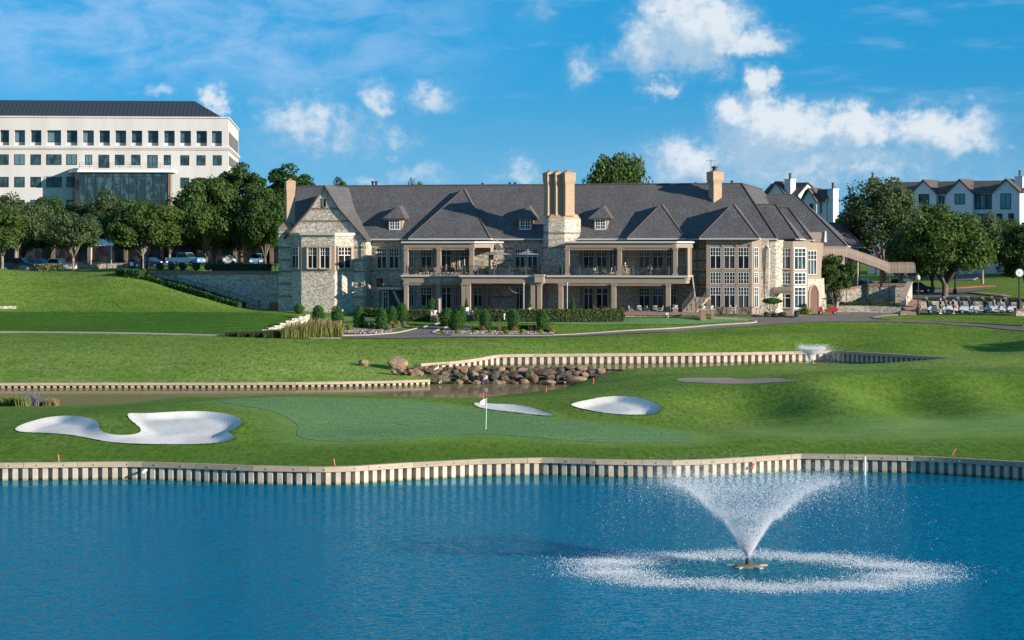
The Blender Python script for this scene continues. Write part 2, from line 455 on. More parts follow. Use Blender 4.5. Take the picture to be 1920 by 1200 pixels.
M['leaf_hedge'] = leaf_mat('hedge_leaves', (.048, .080, .012), (.115, .165, .030), .2)
M['leaf_red'] = leaf_mat('bronze_shrub_leaves', (.13, .075, .03), (.24, .14, .05), .2)
M['blade'] = leaf_mat('ornamental_grass_blades', (.130, .165, .040), (.300, .320, .120), .35)
M['blade_dry'] = leaf_mat('dry_grass_blades', (.22, .16, .085), (.38, .30, .18), .3)
M['blade_grey'] = leaf_mat('grey_violet_sage_blades', (.13, .125, .145), (.26, .25, .29), .3)

# ------------------------------------------------------------------ the lie of the land
WL, WP1, WP2 = 0.0, 0.6, 1.8          # water levels: lake, lower pond, upper pond
def P(px, py, d): return ((px - 960) * d / FP, d, HC - (py - 462) * d / FP)
def G(px, py, z):
    d = FP * (HC - z) / (py - 462)
    return ((px - 960) * d / FP, d, z)
def D(px, d, z): return ((px - 960) * d / FP, d, z)

# bulkhead lines: (px, py of the cap's top edge, cap height)
BH_LAKE = [G(px, py, 1.05) for px, py in [(-900, 868), (-500, 867), (-200, 867), (0, 868), (130, 866.5), (250, 865.5), (370, 869), (470, 873), (600, 875.5), (660, 874), (760, 867.5), (900, 860.5), (1020, 858), (1130, 861.5), (1260, 863), (1330, 861), (1400, 857), (1500, 850.5), (1620, 852.5), (1720, 855), (1820, 860), (1920, 866), (2150, 882), (2500, 905)]]
BH_LOW = [G(px, py, 1.1) for px, py in [(-900, 719), (-500, 719), (-200, 718.5), (0, 718), (200, 717.5), (400, 717.5), (560, 716.5), (660, 715), (740, 713.5), (806, 711.5)]]
BH_UP = [P(788, 681.5, 210.5), P(850, 677.5, 212), P(890, 672.5, 213.8), P(935, 664.5, 216), P(1000, 663.5, 216.8), P(1150, 662.5, 217.8), P(1300, 661.5, 219), P(1420, 660, 221), P(1500, 658.5, 222.5), P(1560, 657, 223.5), P(1640, 661.5, 217.5), P(1720, 666.5, 211.8), P(1800, 671.5, 207)]
def mids(l): return [q for a, b in zip(l[:-1], l[1:]) for q in [a, tuple((a[i] + b[i]) / 2 for i in range(3))]] + [l[-1]]
L_LINE = [(p[0], p[1], p[2]) for p in BH_LOW] + [P(812, 690, 209.8)] + [p for p in BH_UP if p[0] > (812 - 960) * 209.8 / FP + .3] + [P(1860, 673, 206.5), P(1920, 675, 206), P(2150, 676, 206), P(2600, 680, 206)]
LX = np.array([p[0] for p in L_LINE]); LY = np.array([p[1] for p in L_LINE]); LZ = np.array([p[2] for p in L_LINE])
assert np.all(np.diff(LX) > 0)

class Surf:
    """smooth height surface through scattered points (multiquadric)"""
    def __init__(s, pts, c=7.0):
        p = np.array(pts, float); s.xy = p[:, :2]; s.c = c
        n = len(p); d2 = ((s.xy[:, None] - s.xy[None]) ** 2).sum(2)
        A = np.zeros((n + 3, n + 3)); A[:n, :n] = -np.sqrt(d2 + c * c) + np.eye(n) * .03
        A[:n, n] = 1; A[:n, n + 1:] = s.xy / 100; A[n, :n] = 1; A[n + 1:, :n] = s.xy.T / 100
        b = np.zeros(n + 3); b[:n] = p[:, 2]
        s.w = np.linalg.solve(A, b); s.n = n
    def __call__(s, x, y):
        x = np.asarray(x, float).ravel(); y = np.asarray(y, float).ravel()
        out = np.empty(len(x))
        for i in range(0, len(x), 4000):
            q = np.stack([x[i:i + 4000], y[i:i + 4000]], 1)
            d2 = ((q[:, None] - s.xy[None]) ** 2).sum(2)
            out[i:i + 4000] = -np.sqrt(d2 + s.c ** 2) @ s.w[:s.n] + s.w[s.n] + q @ s.w[s.n + 1:] / 100
        return out

south = [(p[0], p[1] + .1, 1.0) for p in mids(BH_LAKE)]
south += [G(px, py, z) for px, py, z in [
    # the green and its surround
    (911, 806, 1.5), (570, 822, 1.45), (700, 826, 1.5), (800, 818, 1.62), (960, 815, 1.62), (1100, 828, 1.42), (1290, 829, 1.3), (600, 790, 1.72), (760, 780, 1.75),
    (450, 757, 2.15), (640, 746, 2.2), (800, 752, 2.05), (1050, 800, 1.55), (1200, 806, 1.5), (520, 742, 2.25),
    # left end, bunker, front
    (100, 845, 1.22), (300, 848, 1.2), (500, 850, 1.15), (-150, 840, 1.25), (-500, 840, 1.25), (30, 805, 1.62), (200, 833, 1.35), (330, 834, 1.35), (420, 828, 1.45), (440, 795, 1.9), (340, 772, 2.15), (240, 776, 2.1), (210, 800, 1.8),
    (130, 784, 1.95), (60, 790, 1.75), (0, 775, 1.5), (120, 763, 1.2), (220, 760, 1.15), (-200, 775, 1.5), (-500, 775, 1.5),
    # bunkers behind the green, right of the flag
    (890, 760, 1.85), (960, 778, 1.72), (1040, 782, 1.72), (1000, 752, 1.95), (1070, 760, 1.95), (1150, 779, 1.72), (1235, 775, 1.85), (1150, 744, 2.2), (1230, 745, 2.25), (1270, 760, 2.1),
    # mounds and hollows to the right
    (1200, 728, 2.15), (1330, 722, 2.35), (1300, 760, 2.0), (1380, 790, 1.5), (1430, 762, 1.62), (1480, 800, 1.38), (1545, 778, 1.75), (1560, 760, 2.05), (1500, 738, 2.45), (1450, 730, 2.5),
    (1600, 720, 2.75), (1660, 706, 3.0), (1640, 745, 1.95), (1700, 768, 1.65), (1740, 758, 1.95), (1780, 730, 2.4), (1850, 742, 2.05), (1920, 760, 1.75), (1900, 714, 2.85), (1960, 716, 2.8), (2200, 730, 2.6), (2500, 740, 2.4),
    (1650, 800, 1.42), (1800, 790, 1.5), (1920, 792, 1.5), (2200, 800, 1.5), (1400, 830, 1.28), (1600, 830, 1.22), (1850, 835, 1.2), (1200, 845, 1.2), (900, 838, 1.28), (700, 850, 1.18), (2200, 850, 1.2),
    # behind: sand path, shore of the upper pond
    (1300, 712, 2.2), (1400, 712, 2.25), (1270, 714, 2.15), (1480, 712, 2.3), (1560, 700, 2.5), (1250, 689, 2.02), (1350, 686, 2.08), (1500, 682, 2.15), (1650, 677, 2.25), (1750, 674, 2.35),
    (1600, 692, 2.4), (1750, 692, 2.75), (1850, 690, 2.9), (1920, 690, 2.9), (1400, 696, 2.2), (1180, 692, 1.98), (1150, 697, 1.7), (1120, 708, 1.35), (1100, 720, 1.1), (1160, 712, 1.75), (1060, 729, .95), (980, 739, 1.0), (900, 747, 1.15), (1240, 700, 2.05)]]
south += [D(px, d, z) for px, d, z in [
    # under the lower pond and its near shore
    (900, 187, .55), (900, 193, -.4), (800, 184, .5), (800, 190, -.4), (700, 183, .5), (700, 189, -.5), (560, 183, .45), (560, 190, -.5), (440, 185, .5), (440, 191, -.5), (330, 186, .6), (330, 191, -.3), (215, 178, .62), (215, 184, -.2), (270, 181, .62), (270, 187, -.2),
    (120, 176, .62), (120, 182, -.2), (0, 175, .62), (0, 182, -.3), (-200, 175, .6), (-200, 184, -.5), (-600, 178, .6), (-600, 190, -.5), (1000, 192, .6), (1000, 198, -.4), (1050, 198, .55),
    (700, 200, -.8), (400, 200, -.8), (0, 200, -.8), (-600, 200, -.8), (900, 204, -.8), (1030, 209, 0),
    # under the upper pond
    (900, 214, 1.0), (1000, 214, .8), (1150, 214.5, .8), (1300, 215.5, .8), (1450, 217, .8), (1560, 219, .8), (1650, 214, 1.0), (1200, 211.4, 1.55), (1350, 213.2, 1.5), (1500, 215.5, 1.5), (1640, 211.5, 1.6)]]
south += [(p[0], p[1], p[2]) for p in L_LINE if p[0] > (1800 - 960) * 207 / FP - .5]

north = [(p[0], p[1], p[2] - .04) for p in mids(L_LINE)]
north += [G(px, py, z) for px, py, z in [
    (-900, 626, 4.4), (-400, 626, 4.4), (0, 624, 4.4), (150, 625, 4.38), (300, 627, 4.33), (450, 630, 4.25), (540, 632, 4.2), (640, 633, 4.15), (760, 633, 4.15), (900, 632, 4.15), (1040, 631, 4.15), (1200, 623, 4.4), (1300, 617, 4.6), (1420, 609, 5.0), (1500, 604, 5.25), (1640, 600, 5.35),
    (0, 670, 2.75), (300, 668, 2.85), (500, 680, 2.5), (600, 660, 3.1), (760, 655, 3.3), (900, 650, 3.5), (1100, 645, 3.65), (1300, 640, 3.85), (1480, 630, 4.2), (1560, 615, 4.7), (1640, 640, 3.75), (1700, 618, 4.55), (1760, 640, 3.7), (1850, 632, 3.95), (1880, 655, 3.1), (1920, 645, 3.6), (1950, 655, 3.3), (2100, 650, 3.6), (2400, 650, 3.6),
    (1920, 620, 4.55), (1920, 606, 5.1), (1800, 600, 5.3), (1720, 590, 5.6), (1850, 588, 5.66), (1920, 588, 5.66), (2200, 600, 5.5), (2500, 600, 5.5),
    # putting green, hedge line
    (1040, 625, 4.28), (1100, 610, 4.95), (1060, 604, 5.25), (900, 607, 5.1), (960, 618, 4.6), (830, 612, 4.85), (700, 604, 5.15), (640, 604, 5.1), (600, 600, 5.2), (1200, 603, 5.32), (1300, 600, 5.48), (1400, 602, 5.38), (960, 604, 5.22), (740, 620, 4.5), (660, 622, 4.45),
    # left terrace and hill
    (0, 600, 5.35), (300, 602, 5.3), (450, 604, 5.25), (520, 602, 5.3), (0, 583, 6.1), (300, 583, 6.12), (450, 584, 6.05), (560, 588, 5.85), (-400, 600, 5.4), (-400, 583, 6.1)]]
north += [P(px, py, d) for px, py, d in [
    (0, 560, 260), (150, 556, 261), (300, 562, 259), (400, 575, 257), (0, 530, 268), (150, 528, 269), (300, 540, 265), (380, 560, 261), (440, 577, 260), (0, 507, 276), (70, 512, 277), (110, 508, 278), (200, 507, 276), (280, 517, 271), (250, 508, 273),
    (-400, 510, 276), (-400, 540, 266), (-900, 540, 266), (-900, 510, 276)]]
north += [D(px, d, z) for px, d, z in [
    (-900, 288, 10.7), (-400, 288, 10.7), (0, 286, 10.75), (70, 287, 10.3), (200, 284, 10.75), (330, 283, 10.6), (420, 288, 10.5), (500, 290, 10.5), (460, 268, 6.1), (510, 268, 6.0), (400, 268, 7.0), (350, 268, 8.2), (-400, 320, 10.9), (100, 320, 10.9), (300, 320, 10.9), (500, 310, 10.8), (100, 360, 11.2), (400, 360, 11.2), (-400, 400, 11.5),
    # the ground under the clubhouse and its terraces
    (520, 262, 5.9), (600, 261, 5.9), (700, 259, 5.85), (800, 257, 5.75), (900, 256, 5.7), (1000, 255, 5.7), (1100, 254, 5.55), (1200, 253, 5.5), (1300, 253, 5.5), (1400, 252, 5.65), (1480, 252, 5.75), (1550, 254, 5.8), (560, 275, 6.0), (760, 272, 6.0), (960, 270, 6.0), (1160, 266, 6.0), (1360, 262, 6.0), (1500, 262, 6.0),
    (960, 300, 7.5), (700, 300, 8), (1200, 300, 7.5), (1400, 300, 7.6),
    # right: drive, car park, lawns
    (1600, 258, 5.8), (1700, 258, 5.7), (1850, 260, 5.7), (1950, 262, 5.8), (1600, 272, 6.9), (1720, 272, 6.9), (1850, 272, 7.0), (1950, 275, 7.2), (1600, 285, 7.5), (1720, 285, 7.4), (1850, 285, 7.6), (1600, 310, 8.0), (1720, 300, 7.9), (1850, 300, 8.3), (1720, 325, 8.5), (1870, 318, 9.0), (1950, 330, 9.6), (1700, 360, 9.6), (2300, 280, 7.4), (2300, 330, 9)]]
SS, NN = Surf(south), Surf(north)

# bunker outlines in the photograph, laid on the ground below
BUNKERS_PX = {
 'left': [(27, 806), (40, 798), (62, 791), (85, 785), (110, 782), (135, 781), (158, 784), (178, 789), (186, 795), (185, 806), (196, 813), (212, 817), (238, 818), (255, 816), (265, 811), (262, 803), (250, 794), (241, 786), (238, 779), (244, 776), (275, 777), (310, 775), (345, 773), (385, 773), (415, 776), (440, 781), (454, 789), (453, 798), (440, 805), (425, 812), (432, 815), (441, 822), (432, 828), (410, 832), (370, 835), (310, 835), (250, 834), (205, 831), (170, 824), (130, 817), (90, 814), (50, 813), (32, 811)],
 'middle': [(886, 757), (900, 757), (930, 759), (965, 760), (990, 764), (1010, 770), (1030, 777), (1042, 782), (1020, 781), (990, 778), (950, 773), (915, 769), (895, 765)],
 'right': [(1069, 760), (1085, 755), (1110, 750), (1130, 746), (1160, 744), (1190, 746), (1215, 752), (1232, 759), (1240, 767), (1234, 775), (1215, 779), (1190, 780), (1150, 778), (1120, 774), (1090, 768), (1073, 763)],
}
SAND_STRIP_PX = [(1265, 712), (1280, 709), (1320, 708.5), (1380, 708.5), (1440, 709), (1465, 709.5), (1475, 713), (1510, 714.5), (1470, 716), (1420, 719), (1360, 720), (1310, 718), (1280, 716)]

def dip_none(x, y): return 0
def smoothstep(a): a = np.clip(a, 0, 1); return a * a * (3 - 2 * a)
def poly_sdf(poly, x, y):
    """signed distance, positive inside"""
    p = np.array(poly); q = np.stack([np.ravel(x), np.ravel(y)], 1)
    best = np.full(len(q), 1e9); ins = np.zeros(len(q), bool)
    for i in range(len(p)):
        a, b = p[i], p[(i + 1) % len(p)]
        ab = b - a; t = np.clip(((q - a) @ ab) / max(ab @ ab, 1e-9), 0, 1)
        best = np.minimum(best, np.hypot(*(q - a - t[:, None] * ab).T))
        c = ((a[1] > q[:, 1]) != (b[1] > q[:, 1])) & (q[:, 0] < (b[0] - a[0]) * (q[:, 1] - a[1]) / (b[1] - a[1] + 1e-12) + a[0])
        ins ^= c
    return np.where(ins, best, -best)

BUNK = {}
def dips(x, y):
    out = np.zeros(len(np.ravel(x)))
    for key, (poly, amp) in BUNK.items():
        p = np.array(poly)
        m = (x > p[:, 0].min() - 2) & (x < p[:, 0].max() + 2) & (y > p[:, 1].min() - 2) & (y < p[:, 1].max() + 2)
        if not m.any(): continue
        sd = poly_sdf(poly, x[m], y[m])
        fr = (y[m] - p[:, 1].min()) / (p[:, 1].max() - p[:, 1].min())
        rt = (x[m] - p[:, 0].min()) / (p[:, 0].max() - p[:, 0].min())
        k = np.maximum(smoothstep(fr / .55), smoothstep((rt - .45) / .4))
        out[m] += -amp * smoothstep(sd / 1.1) * k + .05 * smoothstep((sd + 1.0) / 1.0) * (sd < .02)
    return out
# mounds and hollows of the right-hand bank: (px, distance, height, half width across, half depth)
BUMPS = [(1448, 158, -.80, 4.4, 6.5), (1568, 160, .75, 3.0, 8.0), (1500, 172, .35, 5, 7), (1715, 163, -.95, 3.6, 6.5), (1815, 168, 1.0, 3.6, 8), (1640, 176, .35, 3.5, 6), (1935, 163, -.9, 3.2, 6), (2030, 166, .8, 3, 7), (1300, 170, .3, 3, 6), (120, 141, .25, 3, 5), (600, 137, .12, 6, 2)]
def hS(x, y):
    x = np.ravel(np.asarray(x, float)); y = np.ravel(np.asarray(y, float)); z = SS(x, y) + dips(x, y)
    for px, d, a, sx, sy in BUMPS: z = z + a * np.exp(-.5 * ((x - (px - 960) * d / FP) / sx) ** 2 - .5 * ((y - d) / sy) ** 2)
    return z
def hN(x, y):
    x = np.ravel(np.asarray(x, float)); y = np.ravel(np.asarray(y, float))
    z = NN(x, y)
    far = np.clip((np.hypot(np.maximum(np.abs(x) - 110, 0), np.maximum(y - 380, 0))) / 60, 0, 1)
    return z * (1 - far) + 9.0 * far
def H(x, y):
    x = np.ravel(np.asarray(x, float)); y = np.ravel(np.asarray(y, float))
    s = y < np.interp(x, LX, LY)
    return np.where(s, hS(x, y), hN(x, y))
def Hs(x, y): return float(H([x], [y])[0])
def ground_at(px, py, d0=122.0, d1=420.0):
    """where the line of sight of a point of the photograph meets the ground"""
    d = np.linspace(d0, d1, 1800)
    x = (px - 960) * d / FP
    diff = (HC - (py - 462) * d / FP) - H(x, d)
    i = np.argmax(diff < 0) if (diff < 0).any() else len(d) - 1
    if i > 0:
        t = diff[i - 1] / (diff[i - 1] - diff[i] + 1e-9); dd = d[i - 1] + t * (d[i] - d[i - 1])
    else: dd = d[0]
    xx = (px - 960) * dd / FP
    return Vector((xx, dd, Hs(xx, dd)))
def gpoly(px, d0=122.0, d1=420.0): return [tuple(ground_at(a, b, d0, d1)[:2]) for a, b in px]
def densify(poly, step, closed=True):
    out = []
    n = len(poly)
    for i in range(n if closed else n - 1):
        a, b = poly[i], poly[(i + 1) % n]
        k = max(1, int(math.hypot(b[0] - a[0], b[1] - a[1]) / step))
        for j in range(k): out.append((a[0] + (b[0] - a[0]) * j / k, a[1] + (b[1] - a[1]) * j / k))
    if not closed: out.append(tuple(poly[-1][:2]))
    return out
def chaikin(poly, n=2, closed=True):
    for _ in range(n):
        o = []
        m = len(poly)
        for i in range(m if closed else m - 1):
            a, b = poly[i], poly[(i + 1) % m]
            o.append((a[0] * .75 + b[0] * .25, a[1] * .75 + b[1] * .25)); o.append((a[0] * .25 + b[0] * .75, a[1] * .25 + b[1] * .75))
        if not closed: o = [tuple(poly[0][:2])] + o + [tuple(poly[-1][:2])]
        poly = o
    return poly
for k_, amp_ in (('left', .36), ('middle', .10), ('right', .34)):
    BUNK[k_] = (chaikin(gpoly(BUNKERS_PX[k_], 125, 180), 2), amp_)

def cdt(poly, inner):
    """triangles of the inside of a polygon, with inner points"""
    n = len(poly)
    vs = [Vector(p[:2]) for p in poly] + [Vector(p) for p in inner]
    ed = [(i, (i + 1) % n) for i in range(n)]
    r = delaunay_2d_cdt(vs, ed, [list(range(n))], 1, 1e-4)
    return np.array([tuple(v) for v in r[0]]), r[2]
def grid_pts(x0, x1, y0, y1, st, poly=None, margin=.0, rnd=None):
    gx, gy = np.meshgrid(np.arange(x0, x1, st), np.arange(y0, y1, st)); gx = gx.ravel(); gy = gy.ravel()
    if rnd: gx = gx + rnd.uniform(-.2, .2, len(gx)) * st; gy = gy + rnd.uniform(-.2, .2, len(gy)) * st
    if poly is not None:
        m = poly_sdf(poly, gx, gy) > margin; gx, gy = gx[m], gy[m]
    return gx, gy
def sheet(name, poly, step, lift, material, hf=None, edge_step=None, smooth=True, label=None, kind='structure'):
    poly = densify(poly, edge_step or step)
    p = np.array(poly)
    gx, gy = grid_pts(p[:, 0].min(), p[:, 0].max(), p[:, 1].min(), p[:, 1].max(), step, poly, step * .35)
    vs, fs = cdt(poly, list(zip(gx, gy)))
    z = (hf or H)(vs[:, 0], vs[:, 1]) + lift
    mb = MB(); mb.v = [(a, b, c) for (a, b), c in zip(vs, z)]; mb.f = [tuple(f) for f in fs]; mb.mi = [0] * len(mb.f)
    o = mb.build(name, material, smooth=smooth)
    tag(o, kind=kind)
    return o

# ------------------------------------------------------------------ turf
def grass_mat(name, c0, c1, c2, bump=.9, stripe=0.0, scale=1.0, zones=None):
    m, t, b = mat(name, c0, .85, spec=.12)
    tc = t.new('ShaderNodeTexCoord'); v = tc.outputs['Object']
    big = t.noise(v, .045, 4, .6); mid = t.noise(t.mapping(v, (.45, .6, 1)), .45, 6, .68); fine = t.noise(t.mapping(v, (1, .2, 1)), 3.6 * scale, 3, .7)
    c = t.mix(t.smooth(big, .35, .65), c0, c1)
    c = t.mix(t.smooth(mid, .36, .76, 0, .6), c, c2)
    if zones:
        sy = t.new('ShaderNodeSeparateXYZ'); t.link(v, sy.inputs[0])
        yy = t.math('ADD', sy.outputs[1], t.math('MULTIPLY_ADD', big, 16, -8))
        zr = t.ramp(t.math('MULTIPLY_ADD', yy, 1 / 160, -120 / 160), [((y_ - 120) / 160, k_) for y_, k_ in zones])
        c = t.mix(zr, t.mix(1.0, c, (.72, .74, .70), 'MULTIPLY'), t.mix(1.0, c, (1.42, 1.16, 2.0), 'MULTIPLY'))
    c = t.mix(t.smooth(fine, .40, .68, 0, .62), c, tuple(x * .40 for x in c0))
    c = t.mix(t.smooth(t.noise(t.mapping(v, (.5, 1.2, 1)), 1.6, 4, .7), .46, .70, 0, .45), c, tuple(x * .50 for x in c0))
    if zones:
        at_ = t.new('ShaderNodeAttribute', attribute_name='mow')
        c = t.mix(at_.outputs['Fac'], c, t.mix(t.smooth(mid, .3, .7), (.132, .236, .048), (.180, .262, .080)))
    if stripe:
        w = t.new('ShaderNodeTexWave', wave_type='BANDS'); w.inputs['Scale'].default_value = .12; w.inputs['Distortion'].default_value = 1.2; w.inputs['Detail'].default_value = 2; w.inputs['Detail Scale'].default_value = .6
        t.link(t.mapping(v, (1, 1, 1), (0, 0, R(70))), w.inputs[0])
        c = t.mix(t.smooth(w.outputs['Fac'], .3, .7, 0, stripe), c, tuple(x * 1.35 for x in c1))
    t.link(c, b.inputs['Base Color'])
    h = t.math('ADD', t.noise(v, 11 * scale, 2, .7), t.math('MULTIPLY', mid, 1.2))
    add_slope(t, b, slope_normal(t, v, [(1.1, .35 * bump, (.5, 1, 1), 0), (5.5 * scale, 1.1 * bump, (1, 1, 1), 0)]))
    b.inputs['Specular IOR Level'].default_value = .05
    return m
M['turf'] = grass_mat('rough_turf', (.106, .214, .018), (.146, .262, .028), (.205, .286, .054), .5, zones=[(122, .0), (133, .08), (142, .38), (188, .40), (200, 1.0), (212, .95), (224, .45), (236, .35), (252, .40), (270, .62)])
M['green'] = grass_mat('putting_green_turf', (.140, .262, .088), (.158, .282, .104), (.180, .292, .126), .2, .06, 2)
M['fairway'] = grass_mat('fairway_turf', (.074, .162, .026), (.094, .182, .036), (.115, .190, .050), .3, .3, 1.5)

rng = np.random.default_rng(7); random.seed(7)
# south bank: from the lake bulkhead to under the two ponds
lake_edge = densify([(p[0], p[1] + .12) for p in BH_LAKE], 1.0, False)
xl, xr = -150.0, 165.0
lake_x = np.array([p[0] for p in lake_edge]); lake_y = np.array([p[1] for p in lake_edge])
div = [(x, float(np.interp(x, LX, LY))) for x in np.arange(xl, xr + .1, 1.5)]
div += [(p[0], p[1]) for p in L_LINE]; div = sorted(set(div))
div = [p for i, p in enumerate(div) if i == 0 or p[0] - div[i - 1][0] > .25]
sp = [(x, float(np.interp(x, lake_x, lake_y))) for x in np.arange(xl, xr + .1, 1.0)] + div[::-1]
inner = []
gx, gy = grid_pts(-52, 62, 118, 190, 1.05, sp, .6, rng)
inner += list(zip(gx, gy))
gx, gy = grid_pts(xl, xr, 115, 226, 2.0, sp, .8, rng); k_ = (gx < -53) | (gx > 63) | (gy > 191); inner += list(zip(gx[k_], gy[k_]))
keep = np.ones(len(inner), bool)
ia = np.array(inner)
for key, (poly, amp) in BUNK.items():
    keep &= poly_sdf(poly, ia[:, 0], ia[:, 1]) < -2.2
inner = [p for p, k in zip(inner, keep) if k]
for key, (poly, amp) in BUNK.items():
    p = np.array(poly); gx, gy = grid_pts(p[:, 0].min() - 2.5, p[:, 0].max() + 2.5, p[:, 1].min() - 2.5, p[:, 1].max() + 2.5, .42)
    sdv = poly_sdf(poly, gx, gy); k = (sdv > -2.2)
    inner += list(zip(gx[k], gy[k]))
vs1, fs1 = cdt(sp, inner)
z1 = hS(vs1[:, 0], vs1[:, 1])
# north bank: from the pond bulkheads to beyond the buildings
npoly = div + [(xr, y) for y in np.arange(230, 470, 8.0)] + [(x, 470.0) for x in np.arange(xr, xl - 1, -8.0)] + [(xl, y) for y in np.arange(462, 215, -8.0)]
gx, gy = grid_pts(xl, xr, 190, 290, 1.7, npoly, .8, rng)
gx2, gy2 = grid_pts(xl, xr, 290, 468, 6.0, npoly, 2, rng)
vs2, fs2 = cdt(npoly, list(zip(np.concatenate([gx, gx2]), np.concatenate([gy, gy2]))))
z2 = hN(vs2[:, 0], vs2[:, 1])
mb = MB()
o1 = len(vs1)
mb.v = [(a, b, c) for (a, b), c in zip(vs1, z1)] + [(a, b, c) for (a, b), c in zip(vs2, z2)]
mb.f = [tuple(f) for f in fs1] + [tuple(i + o1 for i in f) for f in fs2]; mb.mi = [0] * len(mb.f)
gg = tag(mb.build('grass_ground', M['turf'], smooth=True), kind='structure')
mb_n = np.array(mb.v)
# the plain beyond, to the horizon, a frame round the detailed land
mb = MB()
for (a0, a1, b0, b1) in ((-4000, 4000, 470, 6000), (-4000, xl, -600, 470), (xr, 4000, -600, 470)):
    mb.quad((a0, b0, 8.9), (a1, b0, 8.9), (a1, b1, 8.9), (a0, b1, 8.9))
M['far_land'] = mottled('far_land', (.05, .075, .025), (.07, .09, .035), .02, .9)
tag(mb.build('terrain', M['far_land']), kind='structure')

# ------------------------------------------------------------------ sand, greens, paths
for key, (poly, amp) in BUNK.items():
    sheet('sand_bunker', poly, .42, .03, M['sand'], hS, .5)
sheet('sand_path', chaikin(gpoly(SAND_STRIP_PX, 160, 205), 1), .8, .02, M['concrete'] if False else mottled('pinkish_crushed_granite', (.36, .27, .21), (.29, .215, .17), .6, .95, .2, fine=.2), hS, .8)
GREEN_PX = [(405, 750), (450, 748.5), (520, 747.5), (600, 747.5), (700, 749.5), (780, 754), (840, 762), (890, 768), (950, 775), (1040, 787), (1120, 794), (1200, 801), (1260, 809), (1306, 820), (1300, 827), (1240, 831), (1150, 831), (1060, 826), (990, 819), (940, 815), (880, 815), (800, 819), (740, 824), (690, 827), (640, 828), (590, 826), (560, 820), (555, 812), (562, 800), (540, 782), (500, 768), (440, 759), (412, 753)]
sheet('putting_green', chaikin(gpoly(GREEN_PX, 128, 171), 2), 1.0, .016, M['green'], hS, .8)
FAIR_PX = [(1330, 808), (1420, 802), (1510, 798), (1570, 788), (1640, 780), (1740, 783), (1840, 778), (1960, 774), (2300, 774), (2300, 828), (1960, 822), (1850, 822), (1740, 826), (1600, 826), (1480, 822), (1390, 816)]
gpo = chaikin(gpoly(GREEN_PX, 128, 171), 1); fpo = chaikin(gpoly(FAIR_PX, 128, 172), 1)
mow = np.zeros(len(mb_n)); sel = (mb_n[:, 1] < 182); qx, qy = mb_n[sel, 0], mb_n[sel, 1]
mow[sel] = np.maximum(smoothstep((poly_sdf(fpo, qx, qy) + 3.0) / 7.0) * .95, smoothstep((poly_sdf(gpo, qx, qy) + 3.2) / 3.2) * .8)
gg.data.attributes.new('mow', 'FLOAT', 'POINT').data.foreach_set('value', mow.astype(np.float32))
PUTT_PX = [(1040, 600), (1120, 598.5), (1240, 597.5), (1330, 597), (1390, 599), (1400, 603), (1340, 607), (1240, 609), (1140, 610), (1060, 609), (1000, 607), (930, 606), (880, 606), (880, 603), (960, 602)]
sheet('putting_green', chaikin(gpoly(PUTT_PX, 226, 250), 2), 1.2, .05, M['green'], hN, 1.0)
PUTT2_PX = [(588, 597), (620, 594.5), (670, 594), (720, 597), (735, 601), (700, 604), (640, 605), (600, 603)]
sheet('putting_green', chaikin(gpoly(PUTT2_PX, 226, 255), 2), 1.2, .05, M['green'], hN, 1.0)
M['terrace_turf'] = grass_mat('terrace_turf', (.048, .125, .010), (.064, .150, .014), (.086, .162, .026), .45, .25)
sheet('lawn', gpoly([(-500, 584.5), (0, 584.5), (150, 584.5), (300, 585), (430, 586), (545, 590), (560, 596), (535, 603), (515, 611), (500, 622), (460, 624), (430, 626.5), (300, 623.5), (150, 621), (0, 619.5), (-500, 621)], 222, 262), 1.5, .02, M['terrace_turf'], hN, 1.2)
ROAD_PX = [(640, 634.5), (760, 635), (900, 633.5), (1040, 632.5), (1130, 629.5), (1200, 625.5), (1300, 619.5), (1370, 615), (1440, 610), (1500, 606), (1570, 603.8), (1640, 603.2), (1700, 604.8), (1760, 607.5), (1840, 613), (1920, 621), (2100, 632), (2400, 650), (2400, 636), (2100, 622), (1920, 612.5), (1840, 608), (1760, 604.5), (1700, 602.5), (1660, 601), (1637, 598.5), (1632, 596), (1660, 592), (1700, 589.5), (1760, 588), (1920, 587), (2300, 590), (2300, 583), (1920, 582.5), (1700, 583.5), (1600, 586), (1530, 590), (1480, 595), (1400, 595.5), (1330, 596), (1395, 600), (1425, 604), (1405, 608), (1300, 613.5), (1200, 620), (1130, 624.5), (1040, 629), (900, 629.5), (830, 629), (812, 625), (822, 620), (850, 611), (860, 604), (842, 603), (812, 611), (775, 619), (738, 626.5), (690, 630), (640, 631)]
sheet('road', gpoly(ROAD_PX, 222, 262), 1.2, .06, M['asphalt'], hN, 1.0)
